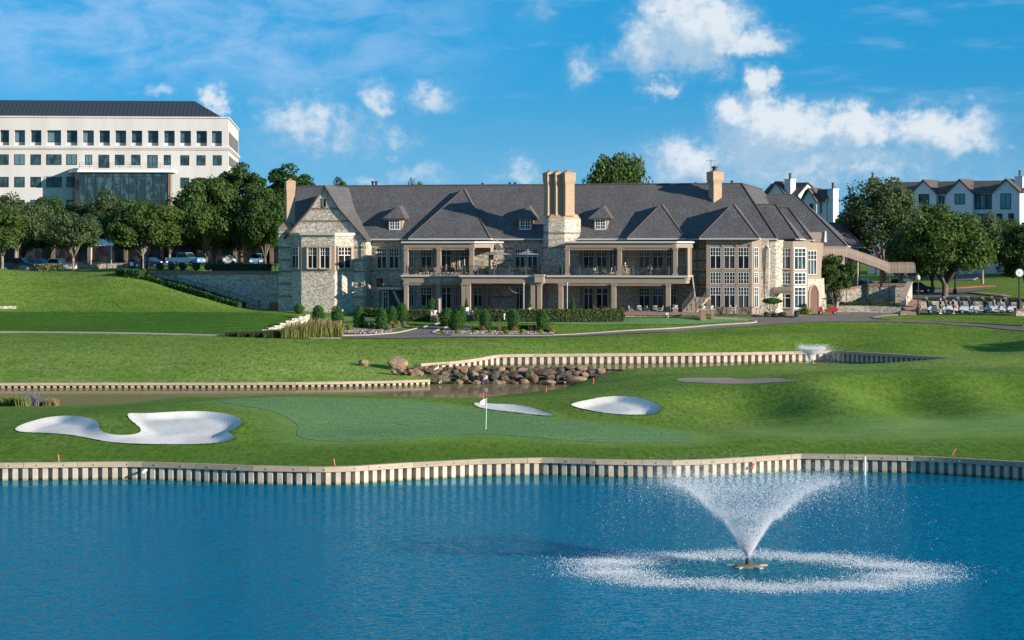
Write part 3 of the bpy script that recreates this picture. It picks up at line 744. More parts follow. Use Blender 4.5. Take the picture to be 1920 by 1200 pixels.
def ribbon(name, px, w, lift, material, hf=None, d0=122, d1=420, h=0.0, kind='structure', step=1.0, pts=None):
    pts = pts or gpoly(px, d0, d1); pts = densify(chaikin(pts, 1, False), step, False)
    mb = MB(); vs = []
    n = len(pts); rows = []
    for i in range(n):
        a, b = pts[max(i - 1, 0)], pts[min(i + 1, n - 1)]
        tx, ty = b[0] - a[0], b[1] - a[1]; L = math.hypot(tx, ty) or 1; nx, ny = -ty / L, tx / L
        rows.append(((pts[i][0] + nx * w / 2, pts[i][1] + ny * w / 2), (pts[i][0] - nx * w / 2, pts[i][1] - ny * w / 2)))
    xs = [q[0] for r_ in rows for q in r_]; ys = [q[1] for r_ in rows for q in r_]
    zs = (hf or H)(xs, ys)
    for i, (l, r_) in enumerate(rows):
        zz = max(zs[2 * i], zs[2 * i + 1]) if h else None
        zl, zr = (zz, zz) if h else (zs[2 * i], zs[2 * i + 1])
        vs += [(l[0], l[1], zl + lift + h), (r_[0], r_[1], zr + lift + h), (l[0], l[1], zl - .15), (r_[0], r_[1], zr - .15)]
    fs = []
    for i in range(n - 1):
        a, b = 4 * i, 4 * i + 4
        fs += [(a, a + 1, b + 1, b), (a + 2, a, b, b + 2), (a + 1, a + 3, b + 3, b + 1)]
    fs += [(0, 2, 3, 1), (4 * n - 4, 4 * n - 3, 4 * n - 1, 4 * n - 2)]
    mb.add(vs, fs)
    o = mb.build(name, material)
    return tag(o, kind=kind) if kind else o
ribbon('path', [(-300, 623.5), (0, 622), (150, 623.5), (300, 626), (450, 630), (540, 633), (640, 634)], .75, .05, M['kerb'], hN, 222, 250)
ribbon('kerb', [(1036, 629.5), (1130, 624.3), (1200, 619.8), (1300, 613.2), (1400, 607.6), (1424, 604.2), (1398, 600.2), (1340, 597.2)], .3, .0, M['kerb'], hN, 222, 262, h=.13)
ribbon('kerb', [(1920, 612.3), (1840, 607.8), (1760, 604.3), (1700, 602.3), (1660, 600.8), (1638, 598.3), (1634, 596.2), (1660, 592.4), (1700, 590)], .3, .0, M['asphalt'], hN, 222, 262, h=.14)
ribbon('kerb', [(612, 631), (640, 630), (690, 629.2), (735, 625.8), (772, 618.5), (808, 610.5), (838, 603)], .28, 0, M['kerb'], hN, 222, 262, h=.12)
ribbon('kerb', [(1036, 630), (900, 630), (830, 629.3), (809, 625), (820, 619), (848, 610.5), (862, 603)], .28, 0, M['kerb'], hN, 222, 262, h=.12)

# ------------------------------------------------------------------ water
def water_mat(name, deep, shallow_ring=None, bump=1.0, rough=.05, ior=1.333):
    m, t, b = mat(name, deep, rough, spec=.5)
    b.inputs['IOR'].default_value = 1.333
    tc = t.new('ShaderNodeTexCoord'); v = tc.outputs['Object']
    w3 = t.noise(v, .12, 2, .5)
    acc = slope_normal(t, v, [(3.2, .46 * bump, (.7, 1.6, 1), 8), (9.5, .85 * bump, (.75, 1.5, 1), -14)])
    amp = t.smooth(w3, .3, .7, .7, 1.0)
    geo_ = None
    col = None
    if shallow_ring:
        cx, cy, rr = shallow_ring
        dist = t.vmath('LENGTH', t.vmath('MULTIPLY', t.vmath('SUBTRACT', v, (cx, cy - 1.5, 0)), (1, 1.35, 0)))
        wob = t.math('MULTIPLY_ADD', t.noise(v, .5, 3), 2.4, -1.2)
        inside = t.smooth(t.math('ADD', dist, wob), rr - 2.2, rr + .6, 1, 0)
        col = t.mix(inside, deep, (.008, .125, .165))
        amp = t.math('MULTIPLY', amp, t.smooth(inside, 0, 1, 1, .45))
        # the lee of the bulkhead lies calmer
        sepv = t.new('ShaderNodeSeparateXYZ'); t.link(v, sepv.inputs[0])
        lee = t.smooth(t.math('ADD', sepv.outputs[1], t.math('MULTIPLY', w3, 6)), 124.6, 127.8, 1, .22)
        amp = t.math('MULTIPLY', amp, lee)
    if col is not None: t.link(col, b.inputs['Base Color'])
    add_slope(t, b, acc, amp)
    # ruffled water shows the sky only in part: a matt deep body under a mirror whose share follows Fresnel and the calm of the surface
    nrm = b.inputs['Normal'].links[0].from_socket
    df = t.new('ShaderNodeBsdfDiffuse'); gl_ = t.new('ShaderNodeBsdfGlossy'); gl_.inputs['Roughness'].default_value = rough; t.link(nrm, df.inputs['Normal']); gl_.inputs['Color'].default_value = (.42, .80, 1, 1) if shallow_ring else (.95, .95, .95, 1)
    t.link(nrm, gl_.inputs['Normal']); fr = t.new('ShaderNodeFresnel'); fr.inputs['IOR'].default_value = 1.333; t.link(nrm, fr.inputs['Normal'])
    if col is not None: t.link(col, df.inputs['Color'])
    else: df.inputs['Color'].default_value = (*deep, 1)
    share = t.math('MULTIPLY', fr.outputs[0], t.smooth(lee, .22, 1.0, .95, .46)) if shallow_ring else t.math('MULTIPLY', fr.outputs[0], ior)
    ms = t.new('ShaderNodeMixShader'); t.link(share, ms.inputs[0]); t.link(df.outputs[0], ms.inputs[1]); t.link(gl_.outputs[0], ms.inputs[2]); t.link(ms.outputs[0], t.n['Material Output'].inputs[0])
    return m
FX, FY = (1402 - 960) * 92 / FP, 92.0
M['lake'] = water_mat('lake_water', (.0, .142, .240), (FX, FY, 7.6), 2.4)
M['pond'] = water_mat('pond_water', (.200, .150, .085), None, .06, .04, ior=.5)
mb = MB(); mb.quad((-600, -200, WL), (600, -200, WL), (600, 136, WL), (-600, 136, WL)); tag(mb.build('lake_water', M['lake']), kind='structure')
mb = MB(); mb.quad((-148, 168, WP1), (9, 168, WP1), (9, 212, WP1), (-148, 212, WP1)); tag(mb.build('pond_water', M['pond']), kind='structure')
mb = MB(); up = [(p[0], p[1] + .3) for p in BH_UP]
up = [P(740, 690, 209)[:2], P(775, 690, 211.5)[:2]] + up
lo = [(x, float(np.interp(x, LX, LY)) - 13) for x in (46, 38, 30, 22, 16)] + [P(1130, 0, 208.8)[:2], P(1040, 0, 208.5)[:2], P(960, 0, 208.2)[:2], P(860, 0, 208.2)[:2], P(780, 0, 208)[:2]]
poly_up = up + lo
vs_, fs_ = cdt(poly_up, [])
mb.v = [(a, b, WP2) for a, b in vs_]; mb.f = [tuple(f) for f in fs_]; mb.mi = [0] * len(mb.f)
tag(mb.build('pond_water', M['pond']), kind='structure')
mb = MB(); mb.quad((-600, -250, -2.2), (600, -250, -2.2), (600, 470, -2.2), (-600, 470, -2.2)); tag(mb.build('ground', M['mulch']), kind='structure')

# ------------------------------------------------------------------ bulkheads: timber cap over corrugated sheet piling
def bulkhead(line, zbot, label, pitch=.58, depth=.40, cap_h=.30, face=-1, cap_mat=None, seg=3.4, bolts=True, pile=None):
    root = empty('bulkhead_wall', line[len(line) // 2], 0, label, 'retaining wall')
    o = Vector(line[len(line) // 2])
    L = [Vector(p) - o for p in line]
    # arc length resampling
    cum = [0.0]
    for a, b in zip(L[:-1], L[1:]): cum.append(cum[-1] + (b.xy - a.xy).length)
    def at(s):
        s = min(max(s, 0), cum[-1] - 1e-6); i = max(0, int(np.searchsorted(cum, s, side='right')) - 1); i = min(i, len(L) - 2)
        t = (s - cum[i]) / (cum[i + 1] - cum[i]); p = L[i].lerp(L[i + 1], t)
        d = (L[i + 1] - L[i]).xy.normalized(); return p, Vector((d.y, -d.x))   # normal towards the water (smaller y)
    pr = [(0, 0), (.50, 0), (.54, 1), (.96, 1)]
    mb = MB(); vs = []; s = 0.0
    while s < cum[-1]:
        for f, dd in pr:
            p, n = at(s + f * pitch); q = p.xy + n * (.02 - dd * depth)
            vs += [(q.x, q.y, p.z - cap_h * .75), (q.x, q.y, zbot - o.z)]
        s += pitch
    mb.add(vs, [(2 * i, 2 * i + 1, 2 * i + 3, 2 * i + 2) for i in range(len(vs) // 2 - 1)])
    mb.build('sheet_piling', pile, root)
    caps = []; s = 0.0; mbb = MB(); rnd = random.Random(3)
    while s < cum[-1] - .1:
        e = min(s + seg * rnd.uniform(.85, 1.15), cum[-1])
        k = max(1, int((e - s) / .8)); mb = MB(); vs = []
        for j in range(k + 1):
            p, n = at(s + .012 + (e - s - .024) * j / k); a = p.xy + n * .13; b = p.xy - n * .22
            vs += [(a.x, a.y, p.z - cap_h), (a.x, a.y, p.z), (b.x, b.y, p.z + .005), (b.x, b.y, p.z - cap_h)]
        fs = []
        for j in range(k):
            q = 4 * j; fs += [(q + i, q + (i + 1) % 4, q + 4 + (i + 1) % 4, q + 4 + i) for i in range(4)]
        fs += [(0, 1, 2, 3), (4 * k + 3, 4 * k + 2, 4 * k + 1, 4 * k)]
        fs = [f[::-1] for f in fs]
        mb.add(vs, fs); caps.append(mb)
        for q in (.25, .75):
            p, n = at(s + (e - s) * q); c = p.xy + n * .14
            mbb.lathe([(0.0, -.035), (.045, -.03), (.045, .03), (0, .035)], (c.x, c.y, p.z - cap_h * .5), 6)
        s = e
    mid = sorted(range(len(caps)), key=lambda i: abs(i - len(caps) / 2))
    for i, mb in enumerate(caps):
        if i in mid[:90]: mb.build('timber_cap', cap_mat or M['wood_cap'], root)
    if bolts: mbb.build('cap_bolt_row', M['chrome'], root)
    return root
def vinyl(wl):
    m, t, b = mat('vinyl_piling', (.55, .5, .43), .6)
    tc = t.new('ShaderNodeTexCoord'); g_ = t.new('ShaderNodeNewGeometry')
    sp_ = t.new('ShaderNodeSeparateXYZ'); t.link(g_.outputs['Position'], sp_.inputs[0])
    c = t.mix(t.smooth(t.noise(tc.outputs['Object'], .9, 4), .3, .7), (.54, .475, .38), (.40, .345, .265))
    tide = t.math('ADD', sp_.outputs[2], t.math('MULTIPLY_ADD', t.noise(tc.outputs['Object'], 2.2, 3), .14, -.07))
    t.link(t.mix(t.smooth(tide, wl + .04, wl + .15, .9, 0), c, (.27, .22, .08)), b.inputs['Base Color'])
    return m
bulkhead(BH_LAKE, -.8, 'long timber capped sheet pile bulkhead along the near lake shore', pile=vinyl(WL))
bulkhead(BH_LOW, -.2, 'timber capped low bulkhead along the lower pond below the left lawn', .60, .40, .24, bolts=False, pile=vinyl(WP1))
bulkhead(BH_UP, 1.0, 'curved bulkhead behind the upper pond below the clubhouse lawn', .77, .40, .3, cap_mat=mottled('greyed_pinkish_timber', (.47, .36, .28), (.36, .28, .22), 1.4, .8, .1), bolts=False, pile=vinyl(WP2))
# the bank of broken stone that holds the upper pond
bank = [P(px, 0, d)[:2] for px, d in ((728, 207.5), (800, 207.6), (900, 207.4), (1000, 207.6), (1080, 207.8), (1150, 208.5), (1200, 210))]
mb = MB(); vs = []
for x, y in densify(bank, .8, False):
    for dy, z in ((-2.8, -.3), (-1.6, .9), (-.4, 1.62), (.9, 1.72), (2.2, 1.2), (3.0, .6)):
        vs.append((x + random.uniform(-.2, .2), y + dy + random.uniform(-.25, .25), z + random.uniform(-.18, .12)))
n_ = len(vs) // 6
mb.add(vs, [(6 * i + j, 6 * i + 6 + j, 6 * i + 7 + j, 6 * i + 1 + j) for i in range(n_ - 1) for j in range(5)])
tag(mb.build('rubble_bank', mottled('wet_rubble', (.085, .068, .05), (.035, .032, .022), 1.6, .8, .6)), kind='structure')

# longer blades that overhang the timber caps and the lips of the bunkers
def fringe(name, line, n, h, seed, jit=.10, hf=H, off=0.0):
    r = np.random.default_rng(seed); p = np.array(densify(line, .3, False)); k = r.integers(0, len(p) - 1, n); t = r.uniform(0, 1, n)[:, None]
    q = p[k] * (1 - t) + p[k + 1] * t + r.normal(size=(n, 2)) * jit + np.array([0, off]); z = hf(q[:, 0], q[:, 1]); a = r.uniform(0, 6.28, n); hh = h * r.uniform(.4, 1.3, n); w = .018
    V = np.stack([np.stack([q[:, 0] - w * np.cos(a), q[:, 1] - w * np.sin(a), z - .02], 1), np.stack([q[:, 0] + w * np.cos(a), q[:, 1] + w * np.sin(a), z - .02], 1), np.stack([q[:, 0] + hh * .5 * np.sin(a), q[:, 1] - hh * .4 * np.abs(np.cos(a)), z + hh], 1)], 1).reshape(-1, 3)
    mb = MB(); mb.v = [tuple(v) for v in V]; mb.f = [(3 * i, 3 * i + 1, 3 * i + 2) for i in range(n)]; mb.mi = [0] * n
    return tag(mb.build(name, M['blade_turf']), kind='stuff')
M['blade_turf'] = leaf_mat('turf_blades', (.040, .115, .012), (.090, .190, .030), .3)
fringe('grass', [(p[0], p[1]) for p in BH_LAKE if -46 < p[0] < 46], 9000, .11, 5, .10, hS, .34)
for key, (poly, amp) in BUNK.items(): fringe('grass', poly + poly[:1], 3200 if key == 'left' else 1500, .085, 6, .06, hS)

# ------------------------------------------------------------------ the clubhouse, in its own frame: u along the front, v into the building, w height
TH, D0 = R(12.0), 256.0
CT, ST = math.cos(TH), math.sin(TH)
def Bu(px, v):
    k = (px - 960) / FP
    return (k * (D0 + v * CT) - v * ST) / (CT + k * ST)
def Bw(px, py, v):
    d = D0 - Bu(px, v) * ST + v * CT
    return HC - (py - 462) * d / FP
def Bp(px, py, v): return (Bu(px, v), v, Bw(px, py, v))
club = empty('clubhouse', (0, D0, 0), -TH, 'stone clubhouse with slate roofs, gables and two storey terraces', 'clubhouse')
def club_world(u, v, w=0.0): return Vector((u * CT + v * ST, D0 - u * ST + v * CT, w))
WG = 6.2                        # terrace level
EAVE = Bw(960, 447, -.7)
RIDGE_V = 8.0
RIDGE = Bw(960, 347, RIDGE_V)

class Pl:
    """a vertical plane: s runs along it, o out of it"""
    def __init__(s, u, v, ang=0.0):
        s.u, s.v = u, v; s.dx, s.dy = math.cos(ang), math.sin(ang)
    def p(s, a, o, w): return (s.u + s.dx * a + s.dy * o, s.v + s.dy * a - s.dx * o, w)
    def box(s, mb, a0, a1, o0, o1, w0, w1):
        v = [s.p(a, o, w) for w in (w0, w1) for o in (o1, o0) for a in (a0, a1)]
        mb.add(v, [(0, 2, 3, 1), (4, 5, 7, 6), (0, 1, 5, 4), (2, 6, 7, 3), (0, 4, 6, 2), (1, 3, 7, 5)])
def front(v): return Pl(0, v, 0)

def window(pl, a0, a1, w0, w1, style='trans', surround=.16, proud=.14, parent=None, smat=None, fmat=None, gmat=None, sill=True):
    """surround proud of the wall, glass set back in it, white glazing bars"""
    parent = parent or club
    mb = MB(); s = surround
    if s:
        pl.box(mb, a0 - s, a0, -.02, proud, w0 - s, w1 + s); pl.box(mb, a1, a1 + s, -.02, proud, w0 - s, w1 + s)
        pl.box(mb, a0, a1, -.02, proud - .003, w1, w1 + s); pl.box(mb, a0, a1, -.02, proud + .05, w0 - s, w0)
        win = mb.build('window', smat or M['cast'], parent)
    else:
        win = None
    mb = MB(); mb.quad(pl.p(a0 - .01, .012, w0), pl.p(a1 + .01, .012, w0), pl.p(a1 + .01, .012, w1), pl.p(a0 - .01, .012, w1))
    if win is None: win = mb.build('window', gmat or M['glass'], parent)
    else: mb.build('pane', gmat or M['glass'], win)
    mb = MB(); f = .055
    pl.box(mb, a0, a0 + f, .012, .075, w0, w1); pl.box(mb, a1 - f, a1, .012, .075, w0, w1)
    pl.box(mb, a0 + f, a1 - f, .012, .074, w0, w0 + f); pl.box(mb, a0 + f, a1 - f, .012, .074, w1 - f, w1)
    W_, H_ = a1 - a0, w1 - w0
    def vb(x, z0, z1, t=.04): pl.box(mb, a0 + W_ * x - t / 2, a0 + W_ * x + t / 2, .013, .068, w0 + H_ * z0, w0 + H_ * z1)
    def hb(z, x0=0, x1=1, t=.04): pl.box(mb, a0 + W_ * x0, a0 + W_ * x1, .014, .064, w0 + H_ * z - t / 2, w0 + H_ * z + t / 2)
    if style == 'trans':
        vb(.5, 0, 1, .075); hb(.62, 0, 1, .07); hb(.81); vb(.25, .62, 1); vb(.75, .62, 1)
    elif style == 'grid':
        vb(.5, 0, 1, .075); vb(.25, 0, 1); vb(.75, 0, 1); hb(.34); hb(.67)
    elif style == 'tall3':
        vb(.333, 0, 1, .06); vb(.667, 0, 1, .06); hb(.62, 0, 1, .06); hb(.81)
    elif style == 'grid3':
        vb(.333, 0, 1, .06); vb(.667, 0, 1, .06); hb(.34); hb(.67)
    elif style == 'narrow':
        vb(.5, 0, 1, .05); hb(.62, 0, 1, .06); hb(.81)
    elif style == 'pair':
        vb(.5, 0, 1, .12); vb(.25, 0, 1, .05); vb(.75, 0, 1, .05); hb(.36, t=.05); hb(.68, t=.05)
    elif style == 'door':
        vb(.5, 0, 1, .09); hb(.72, 0, 1, .07)
    mb.build('frame', fmat or M['white_frame'], win)
    return win

# ---- walls
def wall_box(name, u0, u1, v0, v1, w0, w1, m=None):
    mb = MB(); mb.box(u0, u1, v0, v1, w0, w1); return mb.build(name, m or M['stone'], club)
uG0, uG1 = Bu(522, -2.5), Bu(686, -2.5)          # left gable front
uR = Bu(1449, 0)                                   # right end of the main front
wall_box('main_wall', uG1 - .5, uR, 0, 16, 4.5, EAVE + .35)
# gable wall (outline with slightly flared eaves)
vg = -2.5
gx = [Bp(522, 600, vg)[0], uG1]
ap = Bp(609, 347, vg); sh_r = Bp(637, 391, vg); e_r = Bp(685, 446, vg); sh_l = (2 * ap[0] - sh_r[0], vg, sh_r[2]); e_l = (2 * ap[0] - e_r[0], vg, e_r[2])
def shrink(p, k=.10): return (p[0], p[2] - k)
out = [(uG0, 4.5), (uG1, 4.5), (uG1, e_r[2] - .2), shrink(sh_r, .22), shrink(ap, .25), shrink(sh_l, .22), (uG0 + 1.55, Bw(548, 430, vg)), (uG0, Bw(522, 430, vg))]
mb = MB(); n = len(out)
mb.add([(p[0], vg, p[1]) for p in out] + [(p[0], 2.0, p[1]) for p in out], [tuple(range(n)), tuple(range(2 * n - 1, n - 1, -1))] + [((i + 1) % n, i, n + i, n + (i + 1) % n) for i in range(n)])
mb.build('gable_wall', M['stone'], club)
# its slate roof: two slopes with a kick at the eaves, 0.18 m thick, running back into the main roof
mb = MB(); prof = [e_l, sh_l, ap, sh_r, (e_r[0] + .25, vg, e_r[2] - .25)]
for i in range(len(prof) - 1):
    a, b = prof[i], prof[i + 1]
    q = [(a[0], vg - .28, a[2]), (b[0], vg - .28, b[2]), (b[0], 8.2, b[2]), (a[0], 8.2, a[2])]
    mb.hull([(x, y, z - .2) for x, y, z in q], q)
mb.build('gable_roof', M['shingle'], club)
mb = MB()
for i in range(len(prof) - 1):
    a, b = prof[i], prof[i + 1]
    q = [(a[0], vg - .34, a[2] + .03), (a[0], vg - .34, a[2] - .13), (b[0], vg - .34, b[2] - .13), (b[0], vg - .34, b[2] + .03)]
    mb.hull(q, [(x, vg - .283, z) for x, y, z in q])
mb.build('barge_board', mottled('dark_red_barge_board', (.10, .055, .045), (.08, .045, .04), 1, .8), club)
# band courses across gable and walls, each its own part
def band(v, p0, p1, py, px_ref, hh, u1=None):
    mb = MB(); w = Bw(px_ref, py, v); front(v).box(mb, Bu(p0, v), u1 if u1 is not None else Bu(p1, v), -.05, .035, w - hh, w + hh); mb.build('band_course', M['band'], club)
for py, p0, p1 in ((391, 579, 637), (414.5, 562, 654), (438, 523, 668), (464, 523, 551), (488, 523, 551), (509, 523, 551), (532, 523, 551), (556, 523, 551)): band(vg, p0, p1, py, 600, .12)
for py in (464, 488, 509, 533, 557): band(vg, 661, 686, py, 600, .1, uG1 + .02)
for p0, p1 in ((688, 701), (1016, 1059), (1283, 1324), (925, 962)):
    for py in (466, 488, 509, 533, 557): band(0, p0, p1, py, 960, .1)
# attic slit
a = front(vg); window(a, Bu(606.5, vg), Bu(611.5, vg), Bw(609, 388, vg), Bw(609, 372.5, vg), 'none', .08, .1, fmat=M['dark_metal'])
# canted bay of the gable
vb_ = -4.3
bu0, bu1 = Bu(565, vb_), Bu(627.5, vb_); ch = 1.9
bay = [(bu0, vb_), (bu1, vb_), (bu1 + ch, vb_ + ch), (bu1 + ch, vg + .3), (bu0 - ch, vg + .3), (bu0 - ch, vb_ + ch)]
wb_t = Bw(600, 443, vb_)
mb = MB(); mb.prism(bay, 4.5, wb_t); mb.build('bay_wall', M['stone'], club)
def off_poly(poly, o):
    c = (sum(p[0] for p in poly) / len(poly), sum(p[1] for p in poly) / len(poly))
    r = []
    n = len(poly)
    for i in range(n):
        a, b, d = poly[i - 1], poly[i], poly[(i + 1) % n]
        e1 = Vector((b[0] - a[0], b[1] - a[1])).normalized(); e2 = Vector((d[0] - b[0], d[1] - b[1])).normalized()
        n1, n2 = Vector((e1.y, -e1.x)), Vector((e2.y, -e2.x)); m = (n1 + n2); m = m / max(m.dot(n1), .2)
        r.append((b[0] + m.x * o, b[1] + m.y * o))
    return r
mb = MB(); mb.prism(off_poly(bay, .16), wb_t, wb_t + .16); mb.prism(off_poly(bay, .32), wb_t + .16, wb_t + .42); mb.build('bay_cornice', M['gutter'], club)
w_a, w_b = Bw(600, 510, vb_), Bw(600, 460, vb_)
mb = MB(); mb.prism(off_poly(bay, .05), w_a, w_b); mb.build('bay_window_band', M['cast'], club)
pf = front(vb_ - .05)
for p0, p1 in ((577.5, 595), (600.5, 618.5)):
    window(pf, Bu(p0, vb_), Bu(p1, vb_), Bw(600, 503, vb_), Bw(600, 464, vb_), 'trans', .13, .22)
pr = Pl(bu1 + .035, vb_ - .035, R(45)); L_ = ch * 1.414
window(pr, .42, L_ - .55, Bw(600, 503, vb_), Bw(600, 463.5, vb_), 'trans', .13, .2)
pl_ = Pl(bu0 - ch - .035, vb_ + ch - .035, R(-45)); window(pl_, .5, L_ - .4, Bw(600, 503, vb_), Bw(600, 464, vb_), 'trans', .13, .2)

# ---- main roof: front slope, left hip, right wing running back
def slab(mb, pts, t=.16):
    """thick roof plane"""
    p = [Vector(q) for q in pts]; nrm = (p[1] - p[0]).cross(p[2] - p[0]).normalized()
    if nrm.z < 0: nrm = -nrm; p = p[::-1]
    lo = [q - nrm * t for q in p]
    mb.hull([tuple(q) for q in lo], [tuple(q) for q in p])
ve = -.7
eu0, eu1 = Bu(532, ve), Bu(1457, ve)
ru0, ru1 = Bu(559, RIDGE_V), Bu(1391, RIDGE_V)
RV1 = RIDGE_V + 26
mb = MB()
slab(mb, [(eu0, ve, EAVE), (eu1, ve, EAVE), (ru1, RIDGE_V, RIDGE), (ru0, RIDGE_V, RIDGE)])
slab(mb, [(eu1, ve, EAVE), (eu1, RV1 + 6, EAVE), (ru1, RV1, RIDGE), (ru1, RIDGE_V, RIDGE)])
slab(mb, [(eu0, ve, EAVE), (ru0, RIDGE_V, RIDGE), (eu0, 16.7, EAVE)])
slab(mb, [(eu0, 16.7, EAVE), (ru0, RIDGE_V, RIDGE), (ru1, RIDGE_V, RIDGE), (2 * ru1 - eu1, 16.7, EAVE)])
slab(mb, [(ru1, RIDGE_V, RIDGE), (ru1, RV1, RIDGE), (2 * ru1 - eu1, RV1 + 6, EAVE), (2 * ru1 - eu1, 16.7, EAVE)])
mb.build('main_roof', M['shingle'], club)
mb = MB(); mb.tube([(ru0, RIDGE_V, RIDGE + .02), (ru1, RIDGE_V, RIDGE + .02)], .11, 6); mb.tube([(ru1, RIDGE_V, RIDGE + .02), (eu1, ve, EAVE + .02)], .09, 6); mb.tube([(ru1, RIDGE_V, RIDGE + .02), (ru1, RV1, RIDGE + .02)], .11, 6); mb.build('ridge_cap', M['shingle_brown'], club)
mb = MB(); mb.box(eu0, Bu(1022, ve), ve - .16, ve, EAVE - .2, EAVE - .02); mb.box(Bu(1078, ve), eu1 + .1, ve - .16, ve, EAVE - .2, EAVE - .02); mb.build('gutter', M['gutter'], club)
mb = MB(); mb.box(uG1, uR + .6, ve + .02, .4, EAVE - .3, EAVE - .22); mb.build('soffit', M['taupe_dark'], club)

def hip_front(name, pu0, pu1, v0, run, rise, v1, e=None, apu=None):
    """hipped roof over a projection of the front: front triangle and two side slopes running back"""
    e = EAVE + .03 if e is None else e
    um = apu if apu is not None else (pu0 + pu1) / 2; top = e + rise
    mb = MB()
    slab(mb, [(pu0, v0, e), (pu1, v0, e), (um, v0 + run, top)])
    slab(mb, [(pu1, v0, e), (pu1, v1, e), (um, v1, top), (um, v0 + run, top)])
    slab(mb, [(pu0, v1, e), (pu0, v0, e), (um, v0 + run, top), (um, v1, top)])
    o = mb.build(name, M['shingle'], club)
    mb = MB(); mb.tube([(pu0, v0, e + .02), (um, v0 + run, top + .02), (pu1, v0, e + .02)], .07, 5); mb.build('hip_cap', M['shingle_brown'], o)
    mb = MB(); mb.box(pu0, pu1, v0 - .15, v0, e - .19, e - .02); mb.box(pu1 - .01, pu1 + .14, v0 - .15, min(v1, v0 + 2.2), e - .19, e - .02); mb.build('gutter', M['gutter'], o)
    return o
def ridge_h(py, px, v): return Bw(px, py, v) - EAVE - .03
hip_front('terrace_roof', Bu(766, -1.5), Bu(919, -1.5), -1.5, 7.6, ridge_h(354.5, 870, 6.1), 9.0)
hip_front('terrace_roof', Bu(1176, -1.5), Bu(1285, -1.5), -1.5, 4.0, ridge_h(382.5, 1244, 2.5), 7.5)
hip_front('bay_roof', Bu(1311, -3.6), Bu(1422, -3.6), -3.6, 4.4, ridge_h(382, 1377, .8), 7.0)
# wings stepping away to the right: hipped roofs with their ridge along u
def hip_side(name, u0, u1, v0, v1, e, rise, endrun):
    vm = (v0 + v1) / 2; top = e + rise; mb = MB()
    slab(mb, [(u0, v0, e), (u1, v0, e), (u1 - endrun, vm, top), (u0, vm, top)])
    slab(mb, [(u1, v0, e), (u1, v1, e), (u1 - endrun, vm, top)])
    slab(mb, [(u1, v1, e), (u0, v1, e), (u0, vm, top), (u1 - endrun, vm, top)])
    o = mb.build(name, M['shingle'], club)
    mb = MB(); mb.tube([(u0, vm, top + .02), (u1 - endrun, vm, top + .02), (u1, v0, e + .02)], .08, 5); mb.build('hip_cap', M['shingle_brown'], o)
    mb = MB(); mb.box(u0 + 6, u1, v0 - .15, v0, e - .19, e - .02); mb.box(u1 - .01, u1 + .15, v0 - .15, v1, e - .19, e - .02); mb.build('gutter', M['gutter'], o)
    return o
def hs(px_e, py_e, v0, v1, py_r, px_r):
    u1 = Bu(px_e, v0); e = Bw(px_e, py_e, v0); vm = (v0 + v1) / 2
    top = Bw(px_r, py_r, vm); ur = Bu(px_r, vm)
    return u1, e, top - e, u1 - ur
for (pe, ye, v0, v1, yr, pr_) in ((1498, 447, 1.0, 10.6, 383.5, 1454), (1523, 449, 10.0, 19.5, 389.5, 1478), (1588, 461, 20, 39, 365, 1492), (1617, 462.5, 34, 46, 418, 1578)):
    u1, e, rise, er = hs(pe, ye, v0, v1, yr, pr_)
    hip_side('wing_roof', ru1 + 1.0 if v0 < 34 else Bu(1500, v0), u1, v0, v1, e, rise, er)
# walls of the wings
def prism_part(name, poly, w0, w1, m): mb = MB(); mb.prism(poly, w0, w1); return mb.build(name, m, club)

# tall window bay, canted on its right
vt = -3.0; tb0, tb1 = Bu(1324.5, vt), Bu(1410, vt); c_ = .85
tall = [(tb0, vt), (tb1, vt), (tb1 + c_, vt + c_), (tb1 + c_, .5), (tb0, .5)]
w_e = EAVE - .12
prism_part('tall_bay', tall, 4.5, w_e, M['taupe'])
pf = front(vt); pc = Pl(tb1, vt, R(45))
for p0, p1 in ((1331.3, 1352.3), (1357.2, 1378.6), (1383.5, 1404.8)):
    for (y1, y0, st) in ((504, 464, 'trans'), (532, 510.5, 'grid'), (577, 538.5, 'trans')):
        window(pf, Bu(p0, vt), Bu(p1, vt), Bw(1370, y1, vt), Bw(1370, y0, vt), st, 0, parent=club)
for (y1, y0, st) in ((504, 464, 'narrow'), (532, 510.5, 'narrow'), (577, 538.5, 'narrow')):
    window(pc, .28, .28 + .62, Bw(1410, y1, vt), Bw(1410, y0, vt), st, 0, parent=club, gmat=M['office_glass'])
mb = MB()
for (p0, p1) in ((1324.5, 1330.5), (1353, 1356.5), (1379.3, 1382.8), (1405.5, 1410)):
    pf.box(mb, Bu(p0, vt), Bu(p1, vt), 0, .08, WG - .3, Bw(1370, 457, vt))
for y in (507, 535, 580): w = Bw(1370, y, vt); pf.box(mb, Bu(1324.5, vt), Bu(1410, vt), -.01, .06, w - .16, w + .16)
mb.build('window_mullion', M['taupe'], club)
